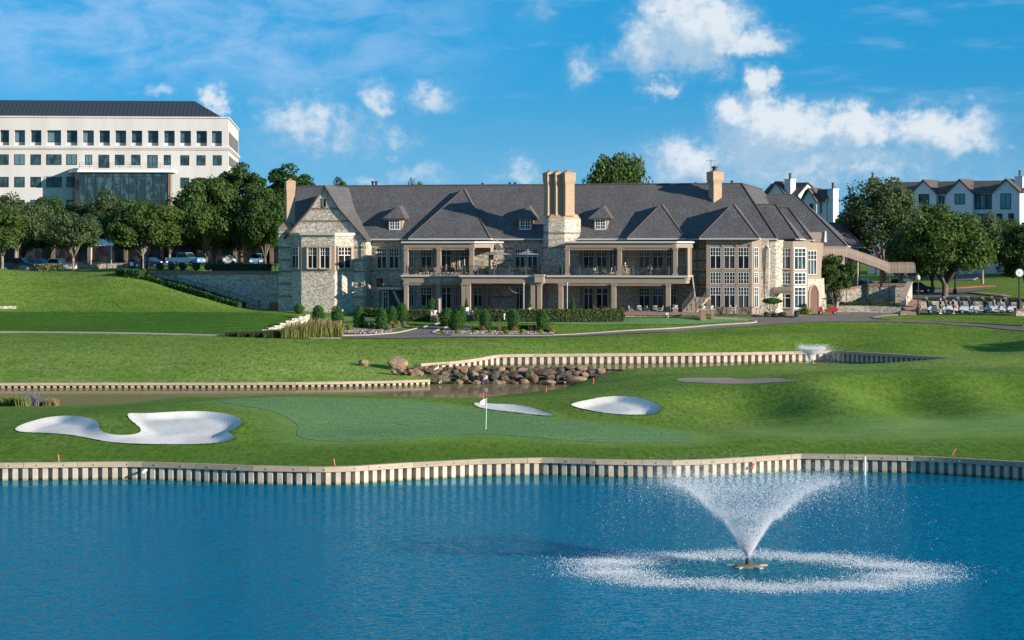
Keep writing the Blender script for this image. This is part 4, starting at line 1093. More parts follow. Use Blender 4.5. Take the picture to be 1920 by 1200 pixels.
# stone pier, downpipe and the second canted bay with a door
wall_box('pier_wall', Bu(1419, -1.2), Bu(1441, -1.2), -1.2, 6, 4.5, EAVE - .2)
s0 = Bu(1443, -.6)
prism_part('stone_pier', [(s0, -.6), (s0 + .7, -.6), (s0 + 1.5, .2), (s0 + 1.5, 6), (s0, 6)], 4.5, EAVE - .2, M['stone'])
mb = MB(); ud, vd_ = Bu(1442.5, -1.4), -1.4; mb.tube([(ud - .5, -1.0, EAVE - .5), (ud, vd_, EAVE - 1.3), (ud, vd_, 7.0)], .085, 6); mb.build('downpipe', M['white_frame'], club)
mb = MB()
for px, v in ((1307.5, -.12), (683, -2.72)):
    mb.tube([(Bu(px, v) - .3, v + .1, EAVE - .3), (Bu(px, v), v, EAVE - 1.0), (Bu(px, v), v, 6.5)], .07, 6)
mb.build('downpipe', M['taupe'], club)
vs2_ = .2; q0, q1 = Bu(1457.5, vs2_), Bu(1486.5, vs2_); c2_ = 1.5
bay2 = [(q0, vs2_), (q1, vs2_), (q1 + c2_, vs2_ + c2_), (q1 + c2_, 8), (q0, 8)]
prism_part('second_bay', bay2, 4.5, EAVE - .35, M['taupe'])
pf2 = front(vs2_); pc2 = Pl(q1, vs2_, R(45))
window(pf2, Bu(1462, vs2_), Bu(1482, vs2_), Bw(1470, 504.5, vs2_), Bw(1470, 465.5, vs2_), 'trans', .12, .1, smat=M['taupe'])
window(pf2, Bu(1462, vs2_), Bu(1482, vs2_), Bw(1470, 533, vs2_), Bw(1470, 511, vs2_), 'grid', .12, .1, smat=M['taupe'])
window(pf2, Bu(1461, vs2_), Bu(1482.5, vs2_), Bw(1470, 577.5, vs2_), Bw(1470, 551, vs2_), 'door', .12, .1, smat=M['taupe'])
for (y1, y0, st) in ((505.5, 465.5, 'tall3'), (533.5, 511.5, 'grid3'), (578, 538.5, 'tall3')):
    window(pc2, .18, 2.121 - .18, Bw(1495, y1, vs2_), Bw(1495, y0, vs2_), st, .07, .06, smat=M['white_frame'], gmat=M['office_glass'])
# third bay with its round stone base and arched door
v3 = 4.0; r0, r1 = Bu(1505, v3), Bu(1511.5, v3)
bay3 = [(r0 - 2, v3), (r1, v3), (r1 + 1.25, v3 + 1.25), (r1 + 1.25, 16), (r0 - 2, 16)]
w3b = Bw(1515, 523, v3)
prism_part('third_bay', bay3, w3b, EAVE - .5, M['taupe'])
pc3 = Pl(r1, v3, R(45)); window(pc3, .2, 1.6, Bw(1520, 515, v3), Bw(1520, 470, v3), 'tall3', .08, .06, smat=M['taupe'], gmat=M['office_glass'])
prism_part('arched_base', [(r0 - 2, v3 - .1), (r1 + .1, v3 - .1), (r1 + 1.6, v3 + 1.4), (r1 + 1.6, 16), (r0 - 2, 16)], 4.5, w3b - .003, M['stone'])
pa = Pl(r1 + .1, v3 - .1, R(45)); mb = MB(); pts = []
aw0, aw1 = 5.4, Bw(1522, 536, v3)
for t in range(13):
    an = math.pi * t / 12; pts.append(pa.p(1.05 + .62 * math.cos(an), .05, aw1 - 1.1 + 1.1 * math.sin(an)))
pts = [pa.p(1.67, .05, aw0)] + pts + [pa.p(.43, .05, aw0)]
mb.add(pts, [tuple(range(len(pts)))]); mb.build('arched_door', mottled('brown_door', (.14, .075, .05), (.11, .06, .04), 2, .7), club)
mb = MB(); prev = None
for t in range(13):
    an = math.pi * t / 12; q = pa.p(1.05 + .74 * math.cos(an), .06, aw1 - 1.1 + 1.22 * math.sin(an))
    pts[t] = q
mb.tube([pa.p(1.79, .06, aw0)] + pts[:13] + [pa.p(.31, .06, aw0)], .12, 4); mb.build('arch_surround', M['cast'], club)
# rear wing walls
u1 = Bu(1580, 21); prism_part('rear_wing', [(Bu(1500, 21), 21), (u1 - 1.5, 21), (u1, 22.5), (u1, 38), (Bu(1500, 21), 38)], 4.5, Bw(1580, 462, 21), M['taupe'])
prism_part('rear_pavilion', [(Bu(1560, 35), 35), (Bu(1606, 35), 35), (Bu(1606, 35), 45), (Bu(1560, 35), 45)], 5.5, Bw(1600, 464, 35), M['cast'])
# barrel dormer over the walkway door
mb = MB(); ub = Bu(1546, 12); vbm = 13.2; wb0 = Bw(1546, 454, 12); pr0 = []
prof2 = [(math.cos(math.pi * t / 8), math.sin(math.pi * t / 8)) for t in range(9)]
lo = [(ub - 5, vbm + 1.1 * c, wb0 + 1.25 * s) for c, s in prof2]; hi = [(ub, vbm + 1.1 * c, wb0 + 1.25 * s) for c, s in prof2]
mb.hull(lo, hi); mb.build('barrel_dormer', M['cast'], club)
mb = MB(); mb.tube([(ub + .02, vbm + 1.15 * c, wb0 + 1.3 * s) for c, s in prof2], .12, 5); mb.build('dormer_arch', M['gutter'], club)
# loose awning over the garden door
mb = MB(); aw = Pl(Bu(1452, vs2_), vs2_, 0); wA = Bu(1485, vs2_) - Bu(1452, vs2_); z1, z0 = Bw(1470, 537, vs2_), Bw(1470, 549.5, vs2_)
rows = []
for t in range(7):
    an = math.pi / 2 * t / 6; rows.append((.05 + 1.25 * math.sin(an), z1 - (1 - math.cos(an)) * (z1 - z0) * .62))
rows.append((1.3, z0))
vs = []
for o, z in rows: vs += [aw.p(0, o, z), aw.p(wA, o, z)]
mb.add(vs, [(2 * i, 2 * i + 2, 2 * i + 3, 2 * i + 1) for i in range(len(rows) - 1)] + [tuple(2 * i for i in range(len(rows)))[::-1] + (), tuple(2 * i + 1 for i in range(len(rows)))])
mb.build('door_awning', M['fabric'], club)
# windows left of the terraces
for p0, p1 in ((707, 725), (730, 748)):
    window(front(0), Bu(p0, 0), Bu(p1, 0), Bw(725, 503.5, 0), Bw(725, 466, 0), 'trans', .2, .16)

# ---- chimneys
def stack(parent, c, side, ang, w0, w1, cap, corb=1.18):
    """square brick flue set at an angle, corbelled head, weathered cap"""
    def sq(s, w): return [(c[0] + s * math.cos(ang + R(45 + 90 * k)) * .7071, c[1] + s * math.sin(ang + R(45 + 90 * k)) * .7071, w) for k in range(4)]
    mb = MB(); h = w1 - w0
    mb.hull(sq(side * 1.12, w0), sq(side, w0 + .5)); mb.hull(sq(side, w0 + .5), sq(side, w1 - 1.55)); mb.hull(sq(side, w1 - 1.55), sq(side * corb, w1 - 1.1))
    mb.hull(sq(side * corb, w1 - 1.1), sq(side * corb, w1 - .35)); mb.hull(sq(side * corb * 1.06, w1 - .35), sq(side * corb * 1.06, w1 - .18)); mb.hull(sq(side * corb, w1 - .18), sq(side * .5, w1))
    mb.build('flue', M['brick_tan'], parent)
    mb = MB(); mb.hull(sq(side * .32, w1 - .05), sq(side * .32, w1 + .16)); mb.build('chimney_pot', M['terracotta'], parent)
vC = -1.9
cu0, cu1 = Bu(1028.5, vC), Bu(1058.5, vC); cc = 1.5
cb = [(cu0, vC), (cu1, vC), (cu1 + cc, vC + cc), (cu1 + cc, .6), (cu0 - .75, .6), (cu0 - .75, vC + .75)]
chim = prism_part('chimney', cb, 4.5, Bw(1045, 411, vC), M['stone'])
mb = MB(); cbn = cb[:]; top = [((p[0] - (cu0 + cu1) / 2 - .3) * .84 + (cu0 + cu1) / 2 + .3, (p[1] - .0) * .72 - .1) for p in cbn]
mb.hull([(p[0], p[1], Bw(1045, 411, vC)) for p in cbn], [(p[0], p[1], Bw(1045, 402, vC)) for p in top]); mb.build('chimney_shoulder', M['brick_tan'], chim)
mb = MB(); w = Bw(1045, 437, vC); mb.prism(off_poly(cb, .04), w - .1, w + .1); w = Bw(1045, 464, vC); mb.prism(off_poly(cb, .04), w - .1, w + .1); mb.build('chimney_band', M['band'], chim)
for i, px in enumerate((1030.5, 1046, 1064.5)):
    stack(chim, (Bu(px, -.9 - .0 * i), -.9 + .15 * (2 - i)), 1.2 if i == 2 else 1.12, TH + R(25), Bw(1045, 404.5, vC), Bw(1045, 321, vC), None)
chl = prism_part('chimney', [(uG0, vg - .06), (uG0 + 1.7, vg - .06), (uG0 + 1.7, 0), (uG0, 0)], Bw(522, 431, vg), Bw(522, 428, vg), M['cast'])
mb = MB(); q_ = [(uG0, vg - .06), (uG0 + 1.7, vg - .06), (uG0 + 1.7, 0), (uG0, 0)]; cq = (uG0 + 1.1, vg + 1.2)
mb.hull([(x, y, Bw(522, 428, vg)) for x, y in q_], [(cq[0] + (x - cq[0]) * .45, cq[1] + (y - cq[1]) * .45, Bw(522, 415, vg)) for x, y in q_]); mb.build('chimney_shoulder', M['band'], chl)
stack(chl, cq, 1.02, TH + R(17), Bw(540, 423, vg), Bw(540, 337, vg), None, 1.12)
v_r = 5.8; chr_ = empty('chimney', (0, 0, 0)); chr_.parent = club
stack(chr_, (Bu(1341, v_r), v_r), 1.15, TH + R(27), Bw(1341, 380, v_r), Bw(1341, 320, v_r), None, 1.3)
mb = MB(); mb.lathe([(.28, 0), (.28, .3), (.38, .34), (.38, .46), (.1, .56)], (Bu(1340, v_r), v_r, Bw(1341, 320, v_r)), 10); mb.build('chimney_cowl', M['dark_metal'], chr_)
mb = MB(); au = Bu(1333, v_r); az_ = Bw(1333, 322, v_r)
mb.tube([(au, v_r, az_), (au, v_r, az_ + 1.5)], .03, 5); mb.tube([(au - .62, v_r, az_ + 1.3), (au + .62, v_r, az_ + 1.3)], .025, 5)
for k in range(-3, 4): mb.tube([(au + k * .2, v_r - .25 + abs(k) * .03, az_ + 1.3), (au + k * .2, v_r + .25 - abs(k) * .03, az_ + 1.3)], .018, 4)
mb.build('antenna', M['dark_metal'], chr_)
# roof vents along the ridge
for px, hgt in ((698, .62), (704.5, .62), (904, .3), (955, .35), (965, .35), (1304, .22), (1327, .25), (1372, .4)):
    mb = MB(); mb.lathe([(.14, 0), (.14, hgt * .75), (.2, hgt * .78), (.2, hgt), (.05, hgt + .05)], (Bu(px, RIDGE_V), RIDGE_V + .2, RIDGE - .05), 8); mb.build('roof_vent', M['dark_metal'], club)

# ---- dormers
def dormer(px):
    e_w = Bw(px, 409, .9)
    v0 = .75; u0, u1 = Bu(px - 12.2, v0), Bu(px + 13.3, v0); wb = Bw(px, 434.5, v0); wt_ = Bw(px, 409, v0)
    mb = MB(); mb.box(u0, u1, v0, 6, wb, wt_); d_ = mb.build('dormer', M['taupe'], club)
    mb = MB(); mb.box(u0 - .08, u1 + .12, v0 - .12, v0 + .5, wb - .12, wb); mb.build('sill', M['gutter'], d_)
    window(front(v0), u0 + .2, u1 - .25, wb + .3, wt_ - .1, 'pair', .06, .07, parent=d_, smat=M['white_frame'])
    e0, e1 = u0 - .55, u1 + .55; um = (e0 + e1) / 2; vt0 = v0 - .5; top = Bw(px + 2, 385.5, v0 + 2.2)
    mb = MB(); slab(mb, [(e0, vt0, wt_), (e1, vt0, wt_), (um, vt0 + 2.3, top)], .1); slab(mb, [(e1, vt0, wt_), (e1, 6, wt_), (um, 6.5, top), (um, vt0 + 2.3, top)], .1); slab(mb, [(e0, 6, wt_), (e0, vt0, wt_), (um, vt0 + 2.3, top), (um, 6.5, top)], .1)
    mb.build('dormer_roof', M['shingle'], d_)
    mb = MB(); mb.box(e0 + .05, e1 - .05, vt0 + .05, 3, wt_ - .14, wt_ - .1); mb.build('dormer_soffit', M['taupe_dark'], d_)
for px in (740, 984.5, 1125.5): dormer(px)

# ---- terraces
vP, vM = -7.0, -8.6                                        # front of the terraces, front of the middle part
uA0, uA1, uM0, uM1, uE = Bu(757, vP), Bu(889, vP), Bu(866, vM), Bu(1016, vM), Bu(1281, vP)
DK = Bw(1020, 517.5, vP)                                   # deck level
mb = MB(); mb.box(uA0 - .1, uE + .4, vP + .15, -.003, DK - .45, DK); mb.box(uM0, uM1, vM + .15, vP + .15 - .003, DK - .45, DK - .003); mb.build('terrace_deck', M['taupe'], club)
mb = MB()
mb.box(uA0 - .3, uM0 - .003, vP - .22, vP + .15, DK - .12, DK + .10); mb.box(uM0 - .25, uM1 + .25, vM - .22, vM + .15, DK - .125, DK + .11); mb.box(uM1 + .253, uE + .6, vP - .22, vP + .15, DK - .12, DK + .10)
mb.box(uE + .4, uE + .6, vP + .15, -.5, DK - .12, DK + .1)
mb.build('terrace_ledge', M['gutter'], club)
BT, BB = Bw(1020, 519, vP), Bw(1020, 531, vP)
mb = MB(); mb.box(uA0, uM0 - .003, vP, vP + .4, BB, DK - .123); mb.box(uM0, uM1, vM, vM + .4, BB - .02, DK - .128); mb.box(uM1 + .003, uE + .3, vP, vP + .4, BB, DK - .123)
mb.box(uM0, uM0 + .35, vM + .4, vP + .2, BB, DK - .13); mb.box(uM1 - .35, uM1, vM + .4, vP + .2, BB, DK - .13); mb.box(uE - .1, uE + .297, vP + .4, -.5, BB, DK - .13)
mb.build('terrace_beam', M['taupe'], club)
def column(px, v, w0, w1, wd=.46, name='column'):
    u = Bu(px, v) ; mb = MB(); h = wd / 2
    mb.cbox((u, v + h, (w0 + w1) / 2), (wd, wd, w1 - w0)); mb.cbox((u, v + h, w0 + .16), (wd + .16, wd + .16, .32)); mb.cbox((u, v + h, w1 - .12), (wd + .14, wd + .14, .2))
    return mb.build(name, M['taupe'], club)
RT = Bw(1020, 452.5, vP); RB = Bw(1020, 464.5, vP)         # top of porch roof, underside of its beam
def rolled(px0, px1, v, w):                                # rolled sun blind under the beam
    mb = MB(); mb.box(Bu(px0, v), Bu(px1, v), v + .1, v + .22, w - .2, w - .03); mb.tube([(Bu(px0, v), v + .16, w - .25), (Bu(px1, v), v + .16, w - .25)], .05, 6); mb.build('rolled_blind', M['taupe'], club)
# upper left porch with canted corner
pa_ = [(uA0, vP), (uA1, vP), (uA1 + 1.9, vP + 1.9), (uA1 + 1.9, -.003), (uA0, -.003)]
prism_part('porch_roof', off_poly(pa_, .25), RT - .2, RT, M['gutter'])
prism_part('porch_beam', pa_, RB, RT - .203, M['taupe'])
for px in (761, 822.5, 884): column(px, vP, DK, RB)
mb = MB(); u_, v_ = uA1 + 1.65, vP + 1.75; mb.cbox((u_, v_, (DK + RB) / 2), (.42, .42, RB - DK), R(45)); mb.build('column', M['taupe'], club)
rolled(765, 818, vP, RB); rolled(826, 880, vP, RB)
# upper right porch
uB0, uB1 = Bu(1060, vP), Bu(1268, vP)
pb = [(uB0, vP), (uB1, vP), (uB1 + 1.4, vP + 1.4), (uB1 + 1.4, -.003), (uB0, -.003)]
prism_part('porch_roof', off_poly(pb, .25), RT - .2, RT, M['gutter'])
prism_part('porch_beam', pb, RB, RT - .203, M['taupe'])
for px in (1063.5, 1161.5, 1266): column(px, vP, DK, RB)
mb = MB(); mb.cbox((uB1 + 1.2, vP + 1.25, (DK + RB) / 2), (.4, .4, RB - DK), R(45)); mb.build('column', M['taupe'], club)
mb = MB(); mb.cbox((uB1 + 1.2, vP + 3.0, (DK + RB) / 2), (.4, .4, RB - DK)); mb.build('column', M['taupe'], club)
rolled(1067, 1157, vP, RB); rolled(1165, 1256, vP, RB)
# lower columns
for px in (761, 822): column(px, vP, WG - .2, BB)
for px, v in ((869, vM), (877.5, vM), (999, vM), (1011, vM), (1051, vP), (1150.5, vP), (1252.5, vP)): column(px, v, WG - .2, BB - .02, .5)
mb = MB(); u_ = Bu(1012, vM); mb.cbox((u_, vM - .05, DK - .35), (1.05, .7, .75)); mb.cbox((u_, vM - .05, DK + .1), (1.2, .85, .2)); mb.build('pier_cap', M['cast'], club)
for (a_, b_) in ((1055, 1146), (1155, 1248)): rolled(a_, b_, vP, BB)
rolled(765, 818, vP, BB); rolled(826, 862, vP, BB)
# terrace windows and doors, both storeys
f0 = front(0)
U0, U1 = Bw(960, 503, 0), Bw(960, 467, 0); UD = Bw(960, 513, 0); L0, L1 = Bw(960, 575, 0), Bw(960, 539, 0); LD = Bw(960, 582, 0)
for p0, p1, st in ((768, 776, 'narrow'), (789.5, 809.5, 'trans'), (828, 846, 'door'), (851, 858, 'narrow'), (862, 880, 'trans'), (966, 984.5, 'trans'), (988.5, 1008, 'trans'), (1094, 1113.5, 'trans'), (1118.5, 1138, 'trans'), (1143, 1156, 'door'), (1198, 1218, 'trans'), (1223.5, 1243.5, 'trans'), (1250, 1260, 'narrow')):
    window(f0, Bu(p0, 0), Bu(p1, 0), UD + .1 if st == 'door' else U0, U1, st, .2, .14)
for p0, p1, st in ((768, 776, 'narrow'), (789.5, 809.5, 'trans'), (828, 846, 'door'), (851, 858, 'narrow'), (862, 873, 'narrow'), (888, 904.5, 'trans'), (913.5, 921, 'narrow'), (968, 980, 'door'), (1095, 1112, 'door'), (1118, 1140, 'door'), (1198, 1218, 'trans'), (1223.5, 1243.5, 'trans'), (1257, 1268, 'narrow')):
    window(f0, Bu(p0, 0), Bu(p1, 0), LD + .15 if st == 'door' else L0, L1, st, .2, .14)
# iron balcony railing
def railing(pts, w, h=1.05, post=2.05, parent=None, name='balcony_railing'):
    mb = MB()
    for a, b in zip(pts[:-1], pts[1:]):
        a = Vector((*a, 0)); b = Vector((*b, 0)); L = (b - a).length; d = (b - a) / L
        ang = math.atan2(d.y, d.x)
        for z, t in ((h, .07), (.1, .05)): m = (a + b) / 2; mb.cbox((m.x, m.y, w + z), (L, t, t), ang)
        k = max(1, round(L / post))
        mb.cur = 1
        for i in range(k + 1): p = a + d * L * i / k; mb.cbox((p.x, p.y, w + h / 2 + .03), (.13, .13, h + .06), ang)
        mb.cur = 0
        k2 = max(1, int(L / .14))
        for i in range(1, k2): p = a + d * L * i / k2; mb.cbox((p.x, p.y, w + h / 2), (.03, .03, h - .06), ang)
    return mb.build(name, [M['dark_metal'], M['rail_post']], parent or club)
railing([(uA0 + .35, vP + .05), (uM0, vP + .05), (uM0 + .05, vM + .05), (uM1, vM + .05), (uM1, vP + .05), (uE + .4, vP + .05), (uE + .4, vP + 2.5)], DK + .10)
# small stair landing at the left
u0, u1 = Bu(707, -2.4), Bu(752, -2.4); wl = Bw(730, 538.5, -2.4)
mb = MB(); mb.box(u0, u1, -2.4, -.003, wl - .3, wl); mb.build('stair_landing', M['gutter'], club)
railing([(u0, -.1), (u0, -2.35), (u1, -2.35)], wl, 1.0)
mb = MB(); mb.tube([(u0 + .35, -2.3, WG - .3), (u0 + .35, -2.3, wl - .3)], .06, 6); mb.build('landing_post', M['dark_metal'], club)
mb = MB(); mb.hull([(u0 + 1.7, -1.7, wl - .45), (u0 + 1.7, -1.5, wl - .45), (u0 + 2.0, -1.5, wl - .45), (u0 + 2.0, -1.7, wl - .45)], [(u1 - .2, -1.7, WG), (u1 - .2, -1.5, WG), (u1 + .1, -1.5, WG), (u1 + .1, -1.7, WG)]); mb.build('stair_stringer', M['gutter'], club)
mb = MB(); mb.box(u0 + .1, u1, -.08, -.004, WG, wl - .4); mb.build('recess', M['glass'], club)
window(front(-.1), u0 + .15, u0 + .75, WG + .1, wl - .6, 'door', .1, .08, smat=M['white_frame'])
# right-hand stair: upper flight along the wall, lower flight towards the lawn
def flight(a, b, width_vec, n, m, parent=club, name='stair_flight'):
    a, b, wv = Vector(a), Vector(b), Vector(width_vec); mb = MB(); st = (b - a) / n
    for i in range(n):
        p = a + st * i; q = a + st * (i + 1); z0, z1 = min(p.z, q.z), max(p.z, q.z)
        c = [(p.x, p.y), (q.x, q.y), (q.x + wv.x, q.y + wv.y), (p.x + wv.x, p.y + wv.y)]
        ar = sum(c[j][0] * c[(j + 1) % 4][1] - c[(j + 1) % 4][0] * c[j][1] for j in range(4))
        if ar < 0: c = c[::-1]
        mb.prism(c, z0 - .22, z1 - .02 if (b - a).z >= 0 else z1 - .02)
    return mb.build(name, m, parent)
la = (Bu(1300, -3.4), -3.4, Bw(1300, 557, -3.4)); lz = la[2]
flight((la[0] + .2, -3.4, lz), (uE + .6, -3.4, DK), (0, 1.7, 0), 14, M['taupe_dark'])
mb = MB(); mb.box(la[0], la[0] + 1.9, -4.4, -1.7, lz - .25, lz); mb.build('stair_landing', M['taupe'], club)
flight((la[0] - .75, -7.6, WG + .1), (la[0] + .25, -4.4, lz), (1.55, 0, 0), 9, M['cast'])
mb = MB()
for (a, b) in (((la[0] - .75, -7.6, WG), (la[0] + .2, -4.4, lz)), ((la[0] + .85, -7.6, WG), (la[0] + 1.85, -4.4, lz))):
    a, b = Vector(a), Vector(b); d = b - a
    for k in range(0, 22): p = a + d * k / 21; mb.tube([p, p + Vector((0, 0, 1.0))], .014 if k % 7 else .035, 4)
    mb.tube([a + Vector((0, 0, 1)), b + Vector((0, 0, 1))], .03, 5)
for k in range(11): x = la[0] + .2 + 1.7 * k / 10; mb.tube([(x, -1.75, lz), (x, -1.75, lz + 1.0)], .016, 4)
mb.tube([(la[0] + .2, -1.75, lz + 1), (la[0] + 1.9, -1.75, lz + 1)], .03, 5)
mb.build('stair_railing', M['dark_metal'], club)
mb = MB(); mb.hull([(la[0] + .2, -3.52, lz - .3), (la[0] + .2, -3.4, lz - .3), (uE + .6, -3.4, DK - .4), (uE + .6, -3.52, DK - .4)], [(la[0] + .2, -3.52, lz + .1), (la[0] + .2, -3.4, lz + .1), (uE + .6, -3.4, DK + .05), (uE + .6, -3.52, DK + .05)]); mb.build('stair_stringer', M['gutter'], club)
# paving of the lower terrace, brick cap wall in front
mb = MB(); mb.box(uA0 - 1, uE + 1.2, vP - .35, 0, WG - 1.6, WG - .2); mb.box(uM0 - .5, uM1 + .5, vM - .35, vP - .353, WG - 1.6, WG - .203); mb.build('terrace_floor', M['brick'], club)
v_w = vP - .95; a_, b_ = Bu(1172, v_w), Bu(1312, v_w); wt2 = Bw(1240, 582, v_w)
mb = MB(); mb.box(a_, b_, v_w, v_w + .5, 4.2, wt2 - .55); mb.build('terrace_wall', M['stone'], club)
mb = MB(); mb.hull([(a_ - .08, v_w - .1, wt2 - .55), (b_ + .08, v_w - .1, wt2 - .55), (b_ + .08, v_w + 1.6, wt2 - .55), (a_ - .08, v_w + 1.6, wt2 - .55)], [(a_ - .08, v_w + .05, wt2 - .22), (b_ + .08, v_w + .05, wt2 - .22), (b_ + .08, v_w + 1.6, wt2 - .1), (a_ - .08, v_w + 1.6, wt2 - .1)]); mb.build('terrace_coping', M['brick'], club)

# ------------------------------------------------------------------ other buildings, each in a frame of its own
class Fr:
    def __init__(s, px, d, yaw):
        s.x0, s.y0 = (px - 960) * d / FP, d; s.c, s.s = math.cos(yaw), math.sin(yaw); s.yaw = yaw
    def u(s, px, v=0.0):
        k = (px - 960) / FP
        return (k * (s.y0 + v * s.c) - s.x0 + v * s.s) / (s.c - k * s.s)
    def w(s, px, py, v=0.0):
        return HC - (py - 462) * (s.y0 + s.u(px, v) * s.s + v * s.c) / FP

def window_plain(pl, a0, a1, w0, w1, parent, gl, fr=None, bars=1, depth=.25, reveal=None):
    """an opening with jambs set into relief: dark jamb frame proud 3 cm, glass behind it"""
    mb = MB(); t = .10
    pl.box(mb, a0 - t, a0, -.05, .05, w0 - t, w1 + t); pl.box(mb, a1, a1 + t, -.05, .05, w0 - t, w1 + t)
    pl.box(mb, a0, a1, -.05, .048, w1, w1 + t); pl.box(mb, a0, a1, -.05, .09, w0 - t, w0)
    o = mb.build('window', fr or M['dark_metal'], parent)
    mb = MB(); mb.quad(pl.p(a0, .012, w0), pl.p(a1, .012, w0), pl.p(a1, .012, w1), pl.p(a0, .012, w1)); mb.build('pane', gl, o)
    mb = MB()
    for i in range(1, bars + 1):
        x = a0 + (a1 - a0) * i / (bars + 1); pl.box(mb, x - .03, x + .03, .013, .045, w0, w1)
    mb.build('mullion', fr or M['dark_metal'], o)
    return o

# ---- office block on the left
OF = Fr(428, 400, R(4.7))
off = empty('office_building', (OF.x0, OF.y0, 0), OF.yaw, 'tall cream office building with rows of dark windows and a metal hip roof', 'building')
uL = -95.0; wt = OF.w(428, 222); wc = OF.w(428, 276.5); wg = 9.5; dep = 42.0
rows1 = [(0, 17), (27, 47), (57.5, 77.5), (88, 114.5), (124.5, 145), (155, 176), (186, 206), (216, 236.5), (246.5, 266.5), (277, 297), (307.5, 327.5), (337.5, 358), (368, 388), (397, 416)]
step_u = OF.u(57.5) - OF.u(27)
ext = [(OF.u(27) - step_u * (k + 2), OF.u(47) - step_u * (k + 2)) for k in range(8)]
# front wall in courses with real openings on the top floor, flush openings below
pf = Pl(0, 0, 0)
top0, top1 = OF.w(300, 273.5), OF.w(300, 245)
mb = MB(); mb.box(uL, 0, .9, dep, wg, wt - .02); mb.box(uL, 0, 0, .9 - .003, top1, wt - .02); mb.box(uL, 0, 0, .9 - .003, wg, top0)
spans = sorted([(OF.u(a), OF.u(b)) for a, b in rows1] + ext); prev = uL
for a, b in spans:
    if a > prev: mb.box(prev, a, 0.002, .897, top0 + .003, top1 - .003)
    prev = max(prev, b)
mb.box(prev, 0, 0.002, .897, top0 + .003, top1 - .003)
mb.build('wall', M['stucco'], off)
for a, b in spans:
    pr = Pl(0, .897, 0); window_plain(pr, a + .1, b - .1, top0 + .75, top1 - .12, off, M['office_glass'])
wins = [(r, 290.3, 308) for r in rows1[:5]] + [((160, 173.5), 291, 308), ((186, 204), 291, 316), ((216, 234), 291, 308.5), ((246.5, 264), 291, 308.5), ((277.5, 295), 291.5, 317), ((307.5, 321), 291.5, 308.5), ((338.5, 355.5), 292, 309), ((369, 386), 292, 309), ((399.5, 416.5), 292, 309)]
wins += [(r, 332.5, 350) for r in rows1[:5]] + [((338.5, 355.5), 334, 351.5), ((369, 386), 334, 351.5), ((399.5, 416.5), 334, 351.5)]
wins += [(r, 375.5, 393) for r in rows1[:5]] + [((338.5, 355.5), 377, 394), ((369, 386), 377, 394), ((399.5, 416.5), 377, 394)]
for (a, b), y0, y1 in wins:
    if b - a < 22 and y1 - y0 < 20: a, b = a + 1, b - 1.5
    window_plain(pf, OF.u(a), OF.u(b), OF.w(a, y1), OF.w(a, y0), off, M['office_glass'])
for a, b in ext[:4]:
    for y0, y1 in ((290.3, 308), (332.5, 350), (375.5, 393)): window_plain(pf, a + .1, b - .2, OF.w(0, y1), OF.w(0, y0), off, M['office_glass'])
pside = Pl(0, 0, R(90))
for k in range(9):
    for y0, y1 in ((247, 270), (292, 308), (334, 350), (377, 393)):
        a = 2.4 + 4.3 * k; w0, w1 = OF.w(428, y1), OF.w(428, y0); window_plain(pside, a, a + 2.0, w0, w1, off, M['office_glass'])
mb = MB(); mb.box(uL, .35, -.35, dep + .2, wc - .25, wc + .12); mb.box(uL, .18, -.18, dep + .1, wc - .5, wc - .253); mb.build('cornice', M['stucco'], off)
mb = MB(); mb.box(uL, .2, -.2, dep + .2, wt, wt + .28); mb.build('parapet_cap', M['stucco'], off)
m, t, b = mat('standing_seam_roof', (.05, .054, .058), .45, .3); tc = t.new('ShaderNodeTexCoord'); wv = t.new('ShaderNodeTexWave', bands_direction='X'); wv.inputs['Scale'].default_value = .42
t.link(tc.outputs['Object'], wv.inputs[0]); t.link(t.mix(t.smooth(wv.outputs['Fac'], .86, .97), (.050, .054, .060), (.018, .019, .021)), b.inputs['Base Color']); M['seam'] = m
rx0 = OF.u(417, 1.2); wr = OF.w(365, 188.5, 7); rr = 7.5; rux = OF.u(365, 1.2 + rr)
mb = MB(); e = wt + .25
slab(mb, [(uL, 1.2, e), (rx0, 1.2, e), (rux, 1.2 + rr, wr), (uL, 1.2 + rr, wr)]); slab(mb, [(rx0, 1.2, e), (rx0, dep - 1, e), (rux, dep - 1 - rr, wr), (rux, 1.2 + rr, wr)]); slab(mb, [(uL, 1.2 + rr, wr), (rux, 1.2 + rr, wr), (rux, dep - 1 - rr, wr), (uL, dep - 1 - rr, wr)])
mb.build('roof', M['seam'], off)
# glazed entrance block with terrace on top
g0, g1, gv = OF.u(155), OF.u(323), -5.0; gt = OF.w(240, 323, gv)
gb = [(g0, gv), (g1, gv), (g1, -.01), (g0 - 1.9, -.01), (g0 - .9, gv + 1.0)]
mb = MB(); mb.prism(gb, wg, gt); gl = mb.build('glass_pavilion', M['office_glass'], off)
mb = MB(); mb.prism(off_poly(gb, .7), gt, gt + .35); mb.build('canopy_slab', M['white'], gl)
mb = MB(); mb.prism(off_poly(gb, .35), gt + .353, gt + .75); mb.build('parapet', M['stucco'], gl)
mb = MB(); pg = Pl(g0, gv, 0); Wg = g1 - g0
for k in range(12): x = Wg * k / 11; pg.box(mb, x - .04, x + .04, 0, .06, wg, gt - .002)
for z in (OF.w(240, 331, gv), OF.w(240, 358, gv), OF.w(240, 375, gv)): pg.box(mb, 0, Wg, .002, .055, z - .04, z + .04)
mb.build('mullion', M['dark_metal'], gl)
mb = MB()
for k in range(10): x = Wg * k / 9; pg.box(mb, x - .03, x + .03, -.12, -.06, gt + .75, gt + 1.75)
for z in (1.0, 1.4, 1.75): pg.box(mb, 0, Wg, -.115, -.065, gt + z - .02, gt + z + .02)
mb.build('terrace_rail', M['dark_metal'], gl)
